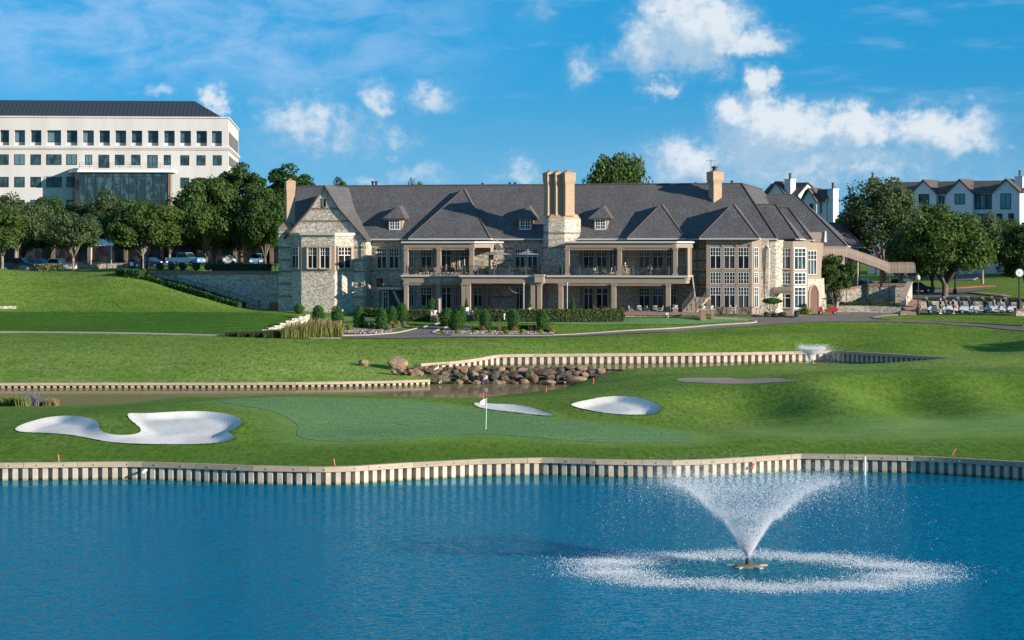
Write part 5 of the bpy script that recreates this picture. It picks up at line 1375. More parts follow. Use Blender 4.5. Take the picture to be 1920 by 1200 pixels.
mb = MB(); pg.box(mb, Wg - .35, Wg - .1, .0, .2, wg, gt - .003); mb.build('corner_post', M['terracotta'], gl)

# ---- white townhouses
def townhouse(name, fr, spec, label):
    root = empty(name, (fr.x0, fr.y0, 0), fr.yaw, label, 'townhouse')
    p = Pl(0, 0, 0); wg_, we, wr_, v1 = spec['ground'], spec['eave'], spec['ridge'], spec['depth']
    a0, a1 = spec['span']
    mb = MB(); mb.box(a0, a1, spec.get('rec', .8), v1, wg_, we); mb.build('wall', M['white_stucco'], root)
    rv = v1 / 2; mb = MB()
    slab(mb, [(a0 - .3, spec.get('rec', .8) - .5, we), (a1 + .3, spec.get('rec', .8) - .5, we), (a1 + .3, rv, wr_), (a0 - .3, rv, wr_)]); slab(mb, [(a0 - .3, rv, wr_), (a1 + .3, rv, wr_), (a1 + .3, v1 + .4, we), (a0 - .3, v1 + .4, we)])
    mb.build('roof', M['shingle_brown'], root)
    mb = MB(); mb.hull([(a1 - .05, .9, we), (a1 - .05, v1, we), (a1 - .05, rv, wr_ - .2)], [(a1 + .02, .9, we), (a1 + .02, v1, we), (a1 + .02, rv, wr_ - .2)]); mb.hull([(a0 - .02, .9, we), (a0 - .02, v1, we), (a0 - .02, rv, wr_ - .2)], [(a0 + .05, .9, we), (a0 + .05, v1, we), (a0 + .05, rv, wr_ - .2)]); mb.build('gable_end', M['white_stucco'], root)
    for g0_, g1_, wp in spec['gables']:
        gm = (g0_ + g1_) / 2; mb = MB()
        out = [(g0_, wg_), (g1_, wg_), (g1_, we), (gm, wp), (g0_, we)]; k = len(out)
        mb.add([(x, 0, z) for x, z in out] + [(x, 2.5, z) for x, z in out], [tuple(range(k)), tuple(range(2 * k - 1, k - 1, -1))] + [((i + 1) % k, i, k + i, k + (i + 1) % k) for i in range(k)])
        gw = mb.build('gable', M['white_stucco'], root)
        mb = MB(); dz = .12
        slab(mb, [(g0_ - .25, -.3, we - .2 + dz), (gm, -.3, wp + dz), (gm, rv + 1, wp + dz), (g0_ - .25, rv + 1, we - .2 + dz)], .2); slab(mb, [(gm, -.3, wp + dz), (g1_ + .25, -.3, we - .2 + dz), (g1_ + .25, rv + 1, we - .2 + dz), (gm, rv + 1, wp + dz)], .2)
        mb.build('gable_roof', M['shingle_brown'], gw)
    for (x0, x1, z0, z1, vv, bars) in spec['windows']:
        window_plain(Pl(0, vv, 0), x0, x1, z0, z1, root, M['teal_glass'], bars=bars)
    for (cx, cy, cw, z0, z1) in spec['chimneys']:
        mb = MB(); mb.box(cx - cw / 2, cx + cw / 2, cy, cy + 1.2, z0, z1); mb.box(cx - cw / 2 - .1, cx + cw / 2 + .1, cy - .1, cy + 1.3, z1 + .002, z1 + .14); ch_ = mb.build('chimney', M['white_stucco'], root)
        mb = MB(); mb.lathe([(.22, 0), (.2, .75), (.26, .8), (.22, .95)], (cx, cy + .6, z1 + .14), 8); mb.build('chimney_pot', M['shingle'], ch_)
    return root
HR = Fr(1800, 340, R(-31))
def U(px, v=0): return HR.u(px, v)
def Wz(px, py, v=0): return HR.w(px, py, v)
we = Wz(1800, 361); 
spec = dict(ground=8.5, eave=we, ridge=Wz(1800, 339.5, 6), depth=12.0, span=(U(1640), U(1913)), rec=.9,
    gables=[(U(1708), U(1755), Wz(1731, 337.5)), (U(1775), U(1824), Wz(1799, 336.5)), (U(1861), U(1912), Wz(1886, 336))],
    windows=[(U(1723.5), U(1741), Wz(1731, 382), Wz(1731, 365), 0, 1), (U(1791), U(1808), Wz(1799, 382), Wz(1799, 364.5), 0, 1), (U(1877), U(1894.5), Wz(1886, 391), Wz(1886, 364), 0, 1),
             (U(1761, .9), U(1770, .9), Wz(1765, 381), Wz(1765, 368), .9, 0), (U(1827.5, .9), U(1836, .9), Wz(1832, 391), Wz(1832, 365), .9, 0), (U(1838.5, .9), U(1847, .9), Wz(1843, 391), Wz(1843, 365), .9, 0), (U(1849.8, .9), U(1858.3, .9), Wz(1854, 391), Wz(1854, 365), .9, 0),
             (U(1806), U(1815), Wz(1810, 420), Wz(1810, 401.5), 0, 0), (U(1833, .9), U(1851, .9), Wz(1842, 420), Wz(1842, 401.5), .9, 1), (U(1870), U(1878), Wz(1874, 420), Wz(1874, 401.5), 0, 0), (U(1892), U(1900), Wz(1896, 420), Wz(1896, 401), 0, 0), (U(1715), U(1724), Wz(1720, 415), Wz(1720, 400), 0, 0), (U(1780), U(1789), Wz(1785, 420), Wz(1785, 401), 0, 0), (U(1738), U(1747), Wz(1743, 415), Wz(1743, 400), 0, 0),
             (U(1797), U(1815), Wz(1805, 455), Wz(1805, 432), 0, 1), (U(1870), U(1900), Wz(1885, 455), Wz(1885, 432), 0, 2)],
    chimneys=[(U(1910, 2), 2.0, 1.25, 9, Wz(1910, 332, 2)), (U(1634, 3), 3.0, 1.15, 9, Wz(1634, 335.5, 3))])
townhouse('townhouse', HR, spec, 'white townhouse row with three steep gables behind the oaks')
HM = Fr(1512, 330, R(-50)); U2 = HM.u; W2 = HM.w
spec = dict(ground=8.5, eave=W2(1512, 377), ridge=W2(1525, 356, 4), depth=3.6, span=(U2(1498), U2(1542)), rec=.9,
    gables=[(U2(1503), U2(1531), W2(1511, 353.5))], windows=[(U2(1507), U2(1512), W2(1510, 398), W2(1510, 383), 0, 0), (U2(1519), U2(1524), W2(1520, 398), W2(1520, 383), 0, 0), (U2(1535, .9), U2(1540, .9), W2(1537, 398), W2(1537, 382), .9, 0)],
    chimneys=[(U2(1557, 1), 1.0, 1.15, 9, W2(1557, 355.5, 1))])
townhouse('townhouse', HM, spec, 'small white townhouse with brown roof peeping over the clubhouse wing roof')
HK = Fr(1450, 345, R(-50)); U3 = HK.u; W3 = HK.w
spec = dict(ground=8.5, eave=W3(1450, 366), ridge=W3(1460, 344, 4), depth=6.0, span=(U3(1425), U3(1490)), rec=.9,
    gables=[(U3(1437), U3(1474), W3(1449, 341))], windows=[(U3(1478, .9), U3(1486, .9), W3(1480, 385), W3(1480, 372), .9, 0)],
    chimneys=[(U3(1477.5, .5), .4, 1.3, 9, W3(1477, 337, .5))])
townhouse('townhouse', HK, spec, 'white gabled townhouse with paired dark vents above the clubhouse ridge')

# ------------------------------------------------------------------ fountains
def spray_mat(name, col, trans):
    m, t, b = mat(name, col, .35, spec=.4); tr = t.new('ShaderNodeBsdfTranslucent'); tr.inputs[0].default_value = (*col, 1); ms = t.new('ShaderNodeMixShader'); ms.inputs[0].default_value = .5
    t.link(b.outputs[0], ms.inputs[1]); t.link(tr.outputs[0], ms.inputs[2])
    tp_ = t.new('ShaderNodeBsdfTransparent'); m2 = t.new('ShaderNodeMixShader'); m2.inputs[0].default_value = trans
    t.link(ms.outputs[0], m2.inputs[1]); t.link(tp_.outputs[0], m2.inputs[2]); t.link(m2.outputs[0], t.n['Material Output'].inputs[0]); return m
M['spray'] = spray_mat('water_spray', (.95, .96, .98), .30); M['mist'] = spray_mat('water_mist', (.80, .87, .95), .45)
OCT = np.array([(1, 0, 0), (-1, 0, 0), (0, 1, 0), (0, -1, 0), (0, 0, 1), (0, 0, -1)], float); OF_ = np.array([(0, 2, 4), (2, 1, 4), (1, 3, 4), (3, 0, 4), (2, 0, 5), (1, 2, 5), (3, 1, 5), (0, 3, 5)])
def drops(name, P_, S_, m, parent, V_=None):
    """water drops as small octahedra, drawn out along their flight"""
    n = len(P_); sc = S_[:, None] * np.ones((1, 3))
    vs = P_[:, None, :] + OCT[None] * S_[:, None, None]
    if V_ is not None: vs = vs + (OCT @ np.array([0, 0, 1.0]))[None, :, None] * V_[:, None, :] * S_[:, None, None]
    fs = (OF_[None] + 6 * np.arange(n)[:, None, None]).reshape(-1)
    me = bpy.data.meshes.new(name); me.vertices.add(6 * n); me.vertices.foreach_set('co', vs.astype(np.float32).ravel()); me.loops.add(len(fs)); me.loops.foreach_set('vertex_index', fs.astype(np.int32)); nf = len(fs) // 3
    me.polygons.add(nf); me.polygons.foreach_set('loop_start', np.arange(0, 3 * nf, 3, dtype=np.int32)); me.polygons.foreach_set('loop_total', np.full(nf, 3, np.int32)); me.materials.append(m); me.update(calc_edges=True)
    o = bpy.data.objects.new(name, me); COL.objects.link(o); o.parent = parent; o['kind'] = 'stuff'; return o
def fountain(loc, h, radius, n_core, n_fall, n_ring, size, seed, label, wind=(0, 0), ring=True, oval=1.0, n_mist=6000):
    r = np.random.default_rng(seed); rt = empty('fountain', loc, 0, label, 'fountain'); g_ = 9.81
    mb = MB(); mb.lathe([(.55, -.12), (.62, 0), (.5, .07), (.16, .1)], (0, 0, 0), 16); mb.build('float', M['taupe_dark'], rt)
    mb = MB(); mb.lathe([(.12, .08), (.10, .28), (.06, .36)], (0, 0, 0), 10); mb.build('nozzle', M['dark_metal'], rt)
    for k in range(5): a = 2 * math.pi * k / 5 + .3; mb = MB(); mb.cbox((.72 * math.cos(a), .72 * math.sin(a), .02), (.34, .22, .07), a); mb.build('float_panel', M['wood_cap'], rt)
    vz0 = math.sqrt(2 * g_ * h); T = 2 * vz0 / g_; vr0 = radius / T
    def fly(n, tlo, thi, spread, pw, jets=False):
        u = r.uniform(0, 1, n) ** pw; t = T * (tlo + (thi - tlo) * u); a = r.uniform(0, 2 * math.pi, n)
        k = np.clip(1 + r.normal(size=n) * spread, .35, 1.3); kz = np.clip(1 + r.normal(size=n) * spread * .38, .5, 1.12)
        drag = 1 / (1 + .10 * t); x = vr0 * k * t; z = vz0 * kz * t - .5 * g_ * t * t
        sq = 1 - (1 - oval) * np.clip(t / T * 1.4, 0, 1); px_ = x * np.cos(a) + wind[0] * t * t; py_ = x * np.sin(a) * sq - .05 * px_ * (t / T) * (oval < 1) + wind[1] * t * t
        m = z > .02; P_ = np.stack([px_, py_, z + .3 * (t < .3)], 1)[m]
        V_ = np.stack([vr0 * k * np.cos(a), vr0 * k * np.sin(a), vz0 * kz - g_ * t], 1)[m]; V_ /= np.linalg.norm(V_, axis=1)[:, None]
        return P_, V_
    P_, V_ = fly(n_core, .010, .50, .040, 1.30); drops('jet_spray', P_, size * r.lognormal(0, .35, len(P_)) * .8, M['spray'], rt, V_ * 1.6)
    P_, V_ = fly(int(n_core * .22), .14, .56, .20, .8); drops('inner_spray', P_, size * r.lognormal(0, .4, len(P_)) * .75, M['spray'], rt, V_)
    P_, V_ = fly(n_fall, .26, .97, .17, 1.0); drops('falling_spray', P_, size * r.lognormal(0, .45, len(P_)) * .8, M['spray'], rt, V_ * .6)
    P_, V_ = fly(n_mist, .03, .75, .10, 1.25); drops('mist', P_, size * .5 * r.lognormal(0, .3, len(P_)), M['spray'], rt, V_ * 1.2)
    if ring:
        a = r.uniform(0, 2 * math.pi, n_ring); lob = 1 + .035 * np.sin(a * 5 + 1) + .02 * np.sin(a * 11) - .09 * r.uniform(0, 1, n_ring) ** 2 * (1 + np.sin(a * 37))
        rad = radius * (.88 * lob + .13 * r.normal(size=n_ring)); z = np.abs(r.normal(size=n_ring)) * .10 * (1 + .5 * np.sin(a * 9)) + .01
        P_ = np.stack([rad * np.cos(a) + wind[0] * T * T, rad * np.sin(a) * oval - .08 * rad * np.cos(a) + wind[1] * T * T, z], 1); drops('splash_ring', P_, size * r.lognormal(0, .4, n_ring) * .95, M['spray'], rt)
    return rt
fountain((FX, FY, 0), 3.75, 7.75, 26000, 16000, 56000, .0100, 3, 'tall V shaped fountain jet with a wide splash ring in the blue lake', (.05, -.5), True, .68, 60000)
q = P(1519, 672, 214.5)
fountain((q[0], q[1], WP2), 1.75, 2.5, 9000, 6000, 10, .017, 8, 'small windblown fountain spray in the upper pond by the bulkhead corner', (.75, .1), False)

# ------------------------------------------------------------------ trees and shrubs
def leaf_cards(centers, n_each, rad, size, seed, up=.35, flat=1.0, cc=None):
    """small leaf-clump faces through clusters of a crown, each facing roughly outwards"""
    r = np.random.default_rng(seed); V = []; 
    for ci, c in enumerate(centers):
        k = n_each
        d = r.normal(size=(k, 3)); d /= np.linalg.norm(d, axis=1)[:, None]
        rr = rad[ci] * r.uniform(.35, 1.0, k) ** .6
        p = np.array(c) + d * rr[:, None] * np.array([1, 1, flat])
        nrm = d + r.normal(size=(k, 3)) * .55 + np.array([0, 0, up])
        nrm /= np.linalg.norm(nrm, axis=1)[:, None]
        a = np.cross(nrm, r.normal(size=(k, 3))); a /= np.linalg.norm(a, axis=1)[:, None]; b = np.cross(nrm, a)
        s = size * r.uniform(.6, 1.35, k)[:, None]
        e = r.uniform(.45, .8, k)[:, None]
        V.append(np.stack([p - a * s, p - b * s * e, p + a * s, p + b * s * e], 1))
    V = np.concatenate(V).reshape(-1, 3)
    return V
def card_mesh(name, V, m, parent=None):
    me = bpy.data.meshes.new(name); n = len(V) // 4
    me.vertices.add(len(V)); me.vertices.foreach_set('co', V.astype(np.float32).ravel())
    me.loops.add(len(V)); me.loops.foreach_set('vertex_index', np.arange(len(V), dtype=np.int32))
    me.polygons.add(n); me.polygons.foreach_set('loop_start', np.arange(0, len(V), 4, dtype=np.int32)); me.polygons.foreach_set('loop_total', np.full(n, 4, np.int32))
    me.materials.append(m); me.update(calc_edges=True)
    o = bpy.data.objects.new(name, me); COL.objects.link(o)
    if parent: o.parent = parent
    return o

def tree_proto(seed, width=10.0, height=11.0, clear=2.4, leaf='leaf_oak', bark='bark', dens=1.0, size=.25, lean=0.0, trunk_r=.28, stems=1, ncl=70, openness=0.0, sidebias=0.0):
    """spreading crown of leaf clumps on forked limbs; origin at the foot of the trunk"""
    r = random.Random(seed)
    root = empty('shade_tree')
    hw = width / 2; hz = (height - clear) / 2; cz = clear + hz
    cs = []; rad = []
    tries = 0
    while len(cs) < ncl and tries < 6000:
        tries += 1
        x, y, z = r.uniform(-1, 1), r.uniform(-1, 1), r.uniform(-1, 1)
        q = math.sqrt(x * x + y * y + z * z)
        if q > 1 or q < .42 + .3 * (1 - openness) * r.random(): continue
        if z < -.55 and math.hypot(x, y) < .5: continue
        k = r.uniform(.82, 1.06)
        c = (x * hw * k * .87, y * hw * k * .87, cz + z * hz * (k * .9 if z > 0 else .78))
        cs.append(c); rad.append(r.uniform(.085, .17) * width * (1 - .2 * openness))
    V = leaf_cards(cs, int(190 * dens), rad, size * .74, seed, .4, .78)
    # trunk and limbs
    mb = MB(); top = Vector((lean, 0, clear * .95))
    for st in range(stems):
        base = Vector((r.uniform(-.25, .25) * (stems > 1), r.uniform(-.25, .25) * (stems > 1), -.25))
        tp = top + Vector((r.uniform(-.7, .7), r.uniform(-.5, .5), 0)) * (stems > 1)
        mb.tube([base, base.lerp(tp, .12), base.lerp(tp, .5) + Vector((r.uniform(-.1, .1), 0, 0)), tp], [trunk_r * 1.5, trunk_r * 1.08, trunk_r * .9, trunk_r * .8], 8)
        order = sorted(range(len(cs)), key=lambda i: r.random())[:int(13 / stems)]
        for i in order:
            e = Vector(cs[i]); mid = tp.lerp(e, .45) + Vector((0, 0, .12 * (e - tp).length)); 
            q1 = tp.lerp(mid, .5) + Vector((r.uniform(-.2, .2), r.uniform(-.2, .2), r.uniform(0, .2)))
            mb.tube([tp - Vector((0, 0, .25)), q1, mid, e], [trunk_r * .55, trunk_r * .42, trunk_r * .28, trunk_r * .08], 6)
    mb.build('trunk', M[bark], root, smooth=True)
    card_mesh('crown', V, M[leaf], root)
    return root
def hide(o):   # a pattern tree is moved to its own first place later
    return o
TREES = {
 'round': tree_proto(11, 10, 10.5, 2.3, 'leaf_oak', 'bark_pale', 1.0, .27, ncl=80),
 'round2': tree_proto(23, 10, 10.5, 2.4, 'leaf_grey', 'bark_pale', 1.0, .26, ncl=80),
 'tall': tree_proto(31, 9, 14.5, 2.3, 'leaf_deep', 'bark', 1.0, .29, ncl=95),
 'big': tree_proto(47, 13.5, 16.0, 3.5, 'leaf_grey', 'bark_pale', .85, .29, ncl=105, openness=.6, stems=2, trunk_r=.34),
 'dense': tree_proto(53, 13, 11.0, 2.2, 'leaf_oak', 'bark', 1.1, .28, ncl=120, trunk_r=.42),
 'deep': tree_proto(67, 11, 10.5, 1.5, 'leaf_deep', 'bark', 1.1, .28, ncl=95),
}
TREES['round']['proto'] = 1
used = set()
tree_rnd = random.Random(5)
def place_tree(kind, px, d, wpx, top_py, label, base_z=None, rz=None, group='trees round the clubhouse', name=None):
    x = (px - 960) * d / FP; z = Hs(x, d) if base_z is None else base_z
    h = HC - (top_py - 462) * d / FP - z
    src = TREES[kind]; W0, H0 = PROTO_DIM[kind]
    sx = wpx * d / FP / W0; sz = h / H0
    if kind in used: o = copy_tree(src)
    else: o = src; used.add(kind)
    o.location = (x, d, z); o.rotation_euler = (0, 0, tree_rnd.uniform(0, 6.28) if rz is None else rz); o.scale = (sx, sx, sz)
    if name: o.name = name
    tag(o, label, 'tree', group)
    return o
PROTO_DIM = {'round': (10, 10.5), 'round2': (10, 10.5), 'tall': (9, 14.5), 'big': (13.5, 16), 'dense': (13, 11), 'deep': (11, 10.5)}
for k_ in TREES:
    if 'proto' in TREES[k_]: del TREES[k_]['proto']
L_ = [
 ('round', 4, 283, 112, 386, 'shade tree at the far left end of the lawn, beside the dark blue car'),
 ('round2', 137, 283, 116, 393, 'shade tree standing on the lawn crest in front of the white pickup truck'),
 ('round', 266, 289, 152, 374, 'broad shade tree with pale forked trunk between the carport and the blue car'),
 ('round2', 30, 312, 130, 362, 'tree behind the dark blue car, below the lowest office windows'),
 ('deep', 92, 318, 95, 366, 'tree rising behind the white pickup against the cream office wall'),
 ('round2', 208, 316, 96, 354, 'tree in front of the dark glass entrance of the office'),
 ('dense', 385, 302, 150, 333, 'leafy tree between the light blue pickup and the office corner'),
 ('round', 318, 303, 100, 384, 'thin trunked tree behind the small blue car'),
 ('tall', 452, 306, 120, 307, 'tall dark tree right of the office, topmost of its row'),
 ('tall', 545, 322, 125, 309, 'tall dark tree rising behind the left brick chimney'),
 ('deep', 497, 300, 110, 352, 'dark tree close beside the left end wall of the clubhouse'),
 ('tall', 632, 335, 60, 334, 'narrow treetop showing over the left gable of the clubhouse'),
 ('dense', 420, 318, 110, 350, 'dark tree filling the gap behind the light blue pickup'),
 ('dense', 1158, 315, 152, 288, 'bright round treetop above the ridge beside the triple chimney'),
 ('round2', 777, 330, 68, 334, 'small treetop peeping over the ridge beside a pale chimney pot'),
 ('big', 1652, 287, 180, 331, 'large open oak with pale limbs behind the walkway canopy'),
 ('deep', 1748, 288, 128, 378, 'dark tree with forked trunk beyond the drive, behind the thick trunked oak'),
 ('dense', 1772, 272.5, 196, 398, 'thick trunked oak on the wall above the white golf carts'),
 ('round2', 1842, 305, 105, 398, 'pale green tree below the white gabled townhouses'),
 ('deep', 1925, 278, 130, 415, 'dark tree with leaning trunk behind the street clock'),
 ('round', 1690, 276, 62, 428, 'small tree standing under and behind the outer end of the walkway canopy'),
 ('deep', 1885, 330, 100, 408, 'bushy tree at the foot of the white townhouse chimney'),
 ('deep', 402, 313, 120, 384, 'low dark tree behind the light blue pickup, left of the leafy gap'),
 ('deep', 475, 314, 120, 376, 'low dark tree behind the blue grey pickup'),
 ('deep', 536, 309, 84, 384, 'dark tree tucked behind the left end wall chimney'),
 ('round2', 158, 322, 110, 372, 'tree between the office entrance and the white pickup'),
 ('deep', 262, 324, 110, 374, 'dark tree behind the broad shade tree, below the glass entrance'),
 ('deep', 44, 327, 125, 380, 'dark low tree behind the two trees at the far left'),
 ('dense', 2040, 318, 170, 372, 'tree beyond the right edge behind the street clock lawn'),
 ('round', 2190, 322, 150, 384, 'second tree beyond the right edge along the upper lawn'),
 ('dense', 2330, 330, 180, 378, 'third tree beyond the right edge along the upper lawn'),
 ('deep', 1590, 300, 70, 395, 'tree hidden behind the clubhouse end pavilion'),
]
for t_ in L_: place_tree(*t_)
# a tree just outside the view on the right: its shade falls on the bank
place_tree('dense', 2330, 211, 190, 520, 'broad oak beyond the upper pond whose shade falls on the bank', name='shade_tree')

# dark small tree beside the walkway, against the bank
sp_ = ground_at(1563, 586, 240, 275)
o = tree_proto(77, 5.6, 7.2, 1.6, 'leaf_deep', 'bark', .9, .20, ncl=55, trunk_r=.12, stems=3); o.name = 'crape_myrtle'
d_ = 262.0; x_ = (1568 - 960) * d_ / FP; o.location = (x_, d_, Hs(x_, d_)); o.scale = (.95, .95, (HC - 12 * d_ / FP - Hs(x_, d_)) / 7.2); tag(o, 'dark multi stemmed small tree below the walkway canopy', 'tree')

def blob_cards(n, size, seed, fx, m, name, parent=None):
    """leaf faces over a clipped form; fx maps random directions to surface points and normals"""
    r = np.random.default_rng(seed)
    P_, N_ = fx(r, n)
    N2 = N_ + r.normal(size=N_.shape) * .45; N2 /= np.linalg.norm(N2, axis=1)[:, None]
    a = np.cross(N2, r.normal(size=N_.shape)); a /= np.linalg.norm(a, axis=1)[:, None]; b = np.cross(N2, a)
    P_ = P_ - N_ * r.uniform(0, size * 1.6, len(P_))[:, None]
    s = size * r.uniform(.6, 1.3, len(P_))[:, None]
    V = np.stack([P_ - a * s, P_ - b * s * .6, P_ + a * s, P_ + b * s * .6], 1).reshape(-1, 3)
    return card_mesh(name, V, m, parent)
def topiary_fx(w, h, kind):
    def fx(r, n):
        t = r.uniform(0, 1, n); an = r.uniform(0, 2 * math.pi, n)
        if kind == 'cone': rad = (1 - t) ** .75 * .95 + .05
        elif kind == 'column': rad = np.where(t < .62, .88 + .14 * np.sin(t / .62 * math.pi), np.sqrt(np.clip(1 - ((t - .62) / .38) ** 2, 0, 1)) * .9)
        else: rad = np.sqrt(np.clip(1 - (2 * t - 1) ** 2, 0, 1)) * .93 + .07 * (t < .5)
        rad = rad * (1 + .07 * np.sin(an * 3 + 5 * t) + .05 * r.normal(size=n))
        x, y = rad * np.cos(an) * w / 2, rad * np.sin(an) * w / 2
        N_ = np.stack([np.cos(an), np.sin(an), (t - .45) * 1.5], 1); N_ /= np.linalg.norm(N_, axis=1)[:, None]
        return np.stack([x, y, t * h], 1), N_
    return fx
def box_fx(w, d, h, rnd=.12):
    def fx(r, n):
        f = r.choice(5, n, p=np.array([w * h, w * h, d * h, d * h, w * d]) / (2 * w * h + 2 * d * h + w * d))
        a, b = r.uniform(-.5, .5, n), r.uniform(0, 1, n)
        x = np.where(f < 2, a * w, np.where(f == 2, w / 2, np.where(f == 3, -w / 2, a * w)))
        y = np.where(f == 0, -d / 2, np.where(f == 1, d / 2, np.where(f < 4, a * d, (b - .5) * d)))
        z = np.where(f == 4, h, b * h)
        N_ = np.zeros((n, 3)); N_[f == 0, 1] = -1; N_[f == 1, 1] = 1; N_[f == 2, 0] = 1; N_[f == 3, 0] = -1; N_[f == 4, 2] = 1
        P_ = np.stack([x, y, z], 1) + r.normal(size=(n, 3)) * rnd * .4
        return P_, N_
    return fx
def core_lathe(w, h, kind):
    mb = MB(); pr = []
    for i in range(9):
        t = i / 8
        rr = {'cone': (1 - t) ** .75 * .9 + .03, 'column': (.86 if t < .62 else math.sqrt(max(0, 1 - ((t - .62) / .38) ** 2)) * .86)}.get(kind, math.sqrt(max(0, 1 - (2 * t - 1) ** 2)) * .88)
        pr.append((max(.01, rr * w / 2 * .78), t * h * .88))
    mb.lathe(pr, (0, 0, 0), 12); return mb
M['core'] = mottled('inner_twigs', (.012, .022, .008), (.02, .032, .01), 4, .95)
def shrub(name, px, py, wpx, hpx, kind, m, label, cat='shrub', group=None, n=900, size=None, loc=None):
    p = loc or ground_at(px, py, 222, 300); s = FP / p.y; w, h = wpx / s, hpx / s
    o = blob_cards(n, size or max(.06, w * .055), int(px * 7 + py), topiary_fx(w, h, kind), m, name)
    o.location = p
    core_lathe(w, h, kind).build('inner_twigs', M['core'], o)
    return tag(o, label, cat, group)
TOP = [(597, 603, 24, 31), (632, 607.5, 24, 34.5), (673, 614.5, 23, 42), (715, 618, 24, 42), (735.5, 606, 20, 33), (753.5, 604, 23, 36), (838, 612, 28, 35), (856, 619, 26, 39), (865, 606, 20, 33), (909.5, 617, 22, 35), (963, 620, 24, 39), (1017, 622, 25, 41)]
TLAB = ['clipped columnar bush nearest the round bush by the stone wing', 'clipped columnar bush between two others in front of the stone wing', 'tall clipped bush behind three yellow green cubes in the pebble bed',
        'clipped bush beside the path, in front of the dark hedge', 'narrow clipped bush between two larger ones left of the garden path', 'clipped bush at the hedge end, tallest left of the garden path',
        'wide clipped bush just right of the garden path', 'clipped bush in front of the wide one right of the garden path', 'narrow clipped bush behind the pair right of the garden path',
        'small clipped bush alone before the white flower bowl pedestal', 'clipped bush in the middle of the right pebble bed', 'clipped bush at the far end of the right pebble bed']
for (a, b, w, h), lb in zip(TOP, TLAB): shrub('topiary_bush', a, b, w, h, 'column', M['leaf_shrub'], lb, 'bush', 'clipped bushes along the pebble beds', 1500)
shrub('round_bush', 561, 588, 21, 18, 'round', M['leaf_shrub'], 'round clipped bush at the corner of the stone wing', 'bush')
BOX = [(655.5, 619, 13, 9), (687, 615, 10, 10), (697.5, 615, 11, 10), (707.5, 615, 8.5, 9), (729, 620, 10, 8), (733, 611, 10, 9), (747, 609, 8, 7), (758, 612, 8, 7),
       (858, 625, 10, 7), (889, 625.5, 10, 7), (918.5, 626, 10, 7), (949.5, 626.5, 12, 9), (980, 626, 12, 9), (1013.5, 625.5, 11, 8)]
BLAB = ['yellow green ball shrub alone at the left end of the pebbles', 'first of three small box cubes from the pale stone wing', 'middle of three small box cubes in a row', 'last of three small box cubes, nearest the path', 'low ball shrub at the path edge of the left bed', 'box shrub behind the path edge of the left bed', 'small box shrub below the tallest left bush', 'smallest box shrub at the top of the left bed',
        'ball shrub at the path end of the right bed', 'second ball shrub along the front of the right bed', 'third ball shrub along the front of the right bed', 'fourth ball shrub along the front of the right bed', 'fifth ball shrub along the front of the right bed', 'last ball shrub along the front of the right bed']
for (a, b, w, h), lb in zip(BOX, BLAB): shrub('box_shrub', a, b, w, h, 'round', M['leaf_box'], lb, 'shrub', 'low yellow green box shrubs', 700)
BRZ = [(643, 615, 10, 9), (739, 616, 11, 10), (756, 609, 7, 6), (905, 621, 11, 10), (935, 622, 10, 9), (964, 622.5, 13, 11), (995, 621, 13, 12), (1032, 624, 13, 10)]
ZLAB = ['bronze tinted shrub beside the ornamental grass', 'bronze tinted shrub at the path corner of the left bed', 'tiny bronze shrub under the tallest left bush', 'bronze shrub at the foot of the lone small clipped bush', 'olive bronze shrub between two clipped bushes of the right bed', 'bronze shrub in front of the middle clipped bush', 'orange bronze shrub left of the last clipped bush', 'bronze shrub at the far right end of the pebble bed']
for (a, b, w, h), lb in zip(BRZ, ZLAB): shrub('bronze_shrub', a, b, w, h, 'round', M['leaf_red'], lb, 'shrub', 'bronze shrubs in the pebble beds', 600)

def hedge(name, pts, width, height, m, label, n_per=70, size=.10, group=None):
    """clipped hedge along a line of ground points"""
    pts = [Vector(p) for p in pts]; o0 = pts[0].copy(); VV = []; mb = MB(); NN_ = []
    r = np.random.default_rng(int(abs(o0.x) * 31) + 3)
    Ps, Ns = [], []
    for a, b in zip(pts[:-1], pts[1:]):
        d = b - a; L = d.xy.length; ang = math.atan2(d.y, d.x); n = int(n_per * L * (height * 2 + width))
        p, q = box_fx(L, width, height)(r, n)
        c, s = math.cos(ang), math.sin(ang); t = (p[:, 0] / L + .5)
        base = np.array(a - o0)[None] + np.array(d)[None] * t[:, None]
        x = base[:, 0] - s * p[:, 1]; y = base[:, 1] + c * p[:, 1]; z = base[:, 2] + p[:, 2]
        Ps.append(np.stack([x, y, z], 1)); Ns.append(np.stack([c * q[:, 0] - s * q[:, 1], s * q[:, 0] + c * q[:, 1], q[:, 2]], 1))
        k = .86; hw = width / 2 * .84
        lo = [a - o0 + Vector((-s * hw, c * hw, 0)) * sg for sg in (-1, 1)] + [b - o0 + Vector((-s * hw, c * hw, 0)) * sg for sg in (1, -1)]
        mb.hull([tuple(v - Vector((0, 0, .3))) for v in lo], [tuple(v + Vector((0, 0, height * .93))) for v in lo])
    P_ = np.concatenate(Ps); N_ = np.concatenate(Ns)
    o = blob_cards(len(P_), size, 9, lambda rr, n: (P_, N_), m, name); o.location = o0
    mb.build('inner_twigs', M['core'], o)
    return tag(o, label, 'hedge', group)
def gp(px, py, a=222, b=300): return ground_at(px, py, a, b)
def at_d(px, d, lift=0.0): x = (px - 960) * d / FP; return Vector((x, d, Hs(x, d) + lift))
hedge('hedge', [gp(889, 603), gp(960, 603.5), gp(1060, 603.5), gp(1169, 602)], 1.1, 1.42, M['leaf_hedge'], 'long clipped hedge in front of the lower terrace columns')
hedge('hedge', [gp(765, 602), gp(806, 602)], 1.3, 1.3, M['leaf_hedge'], 'short clipped hedge between the path steps and tallest left bush')
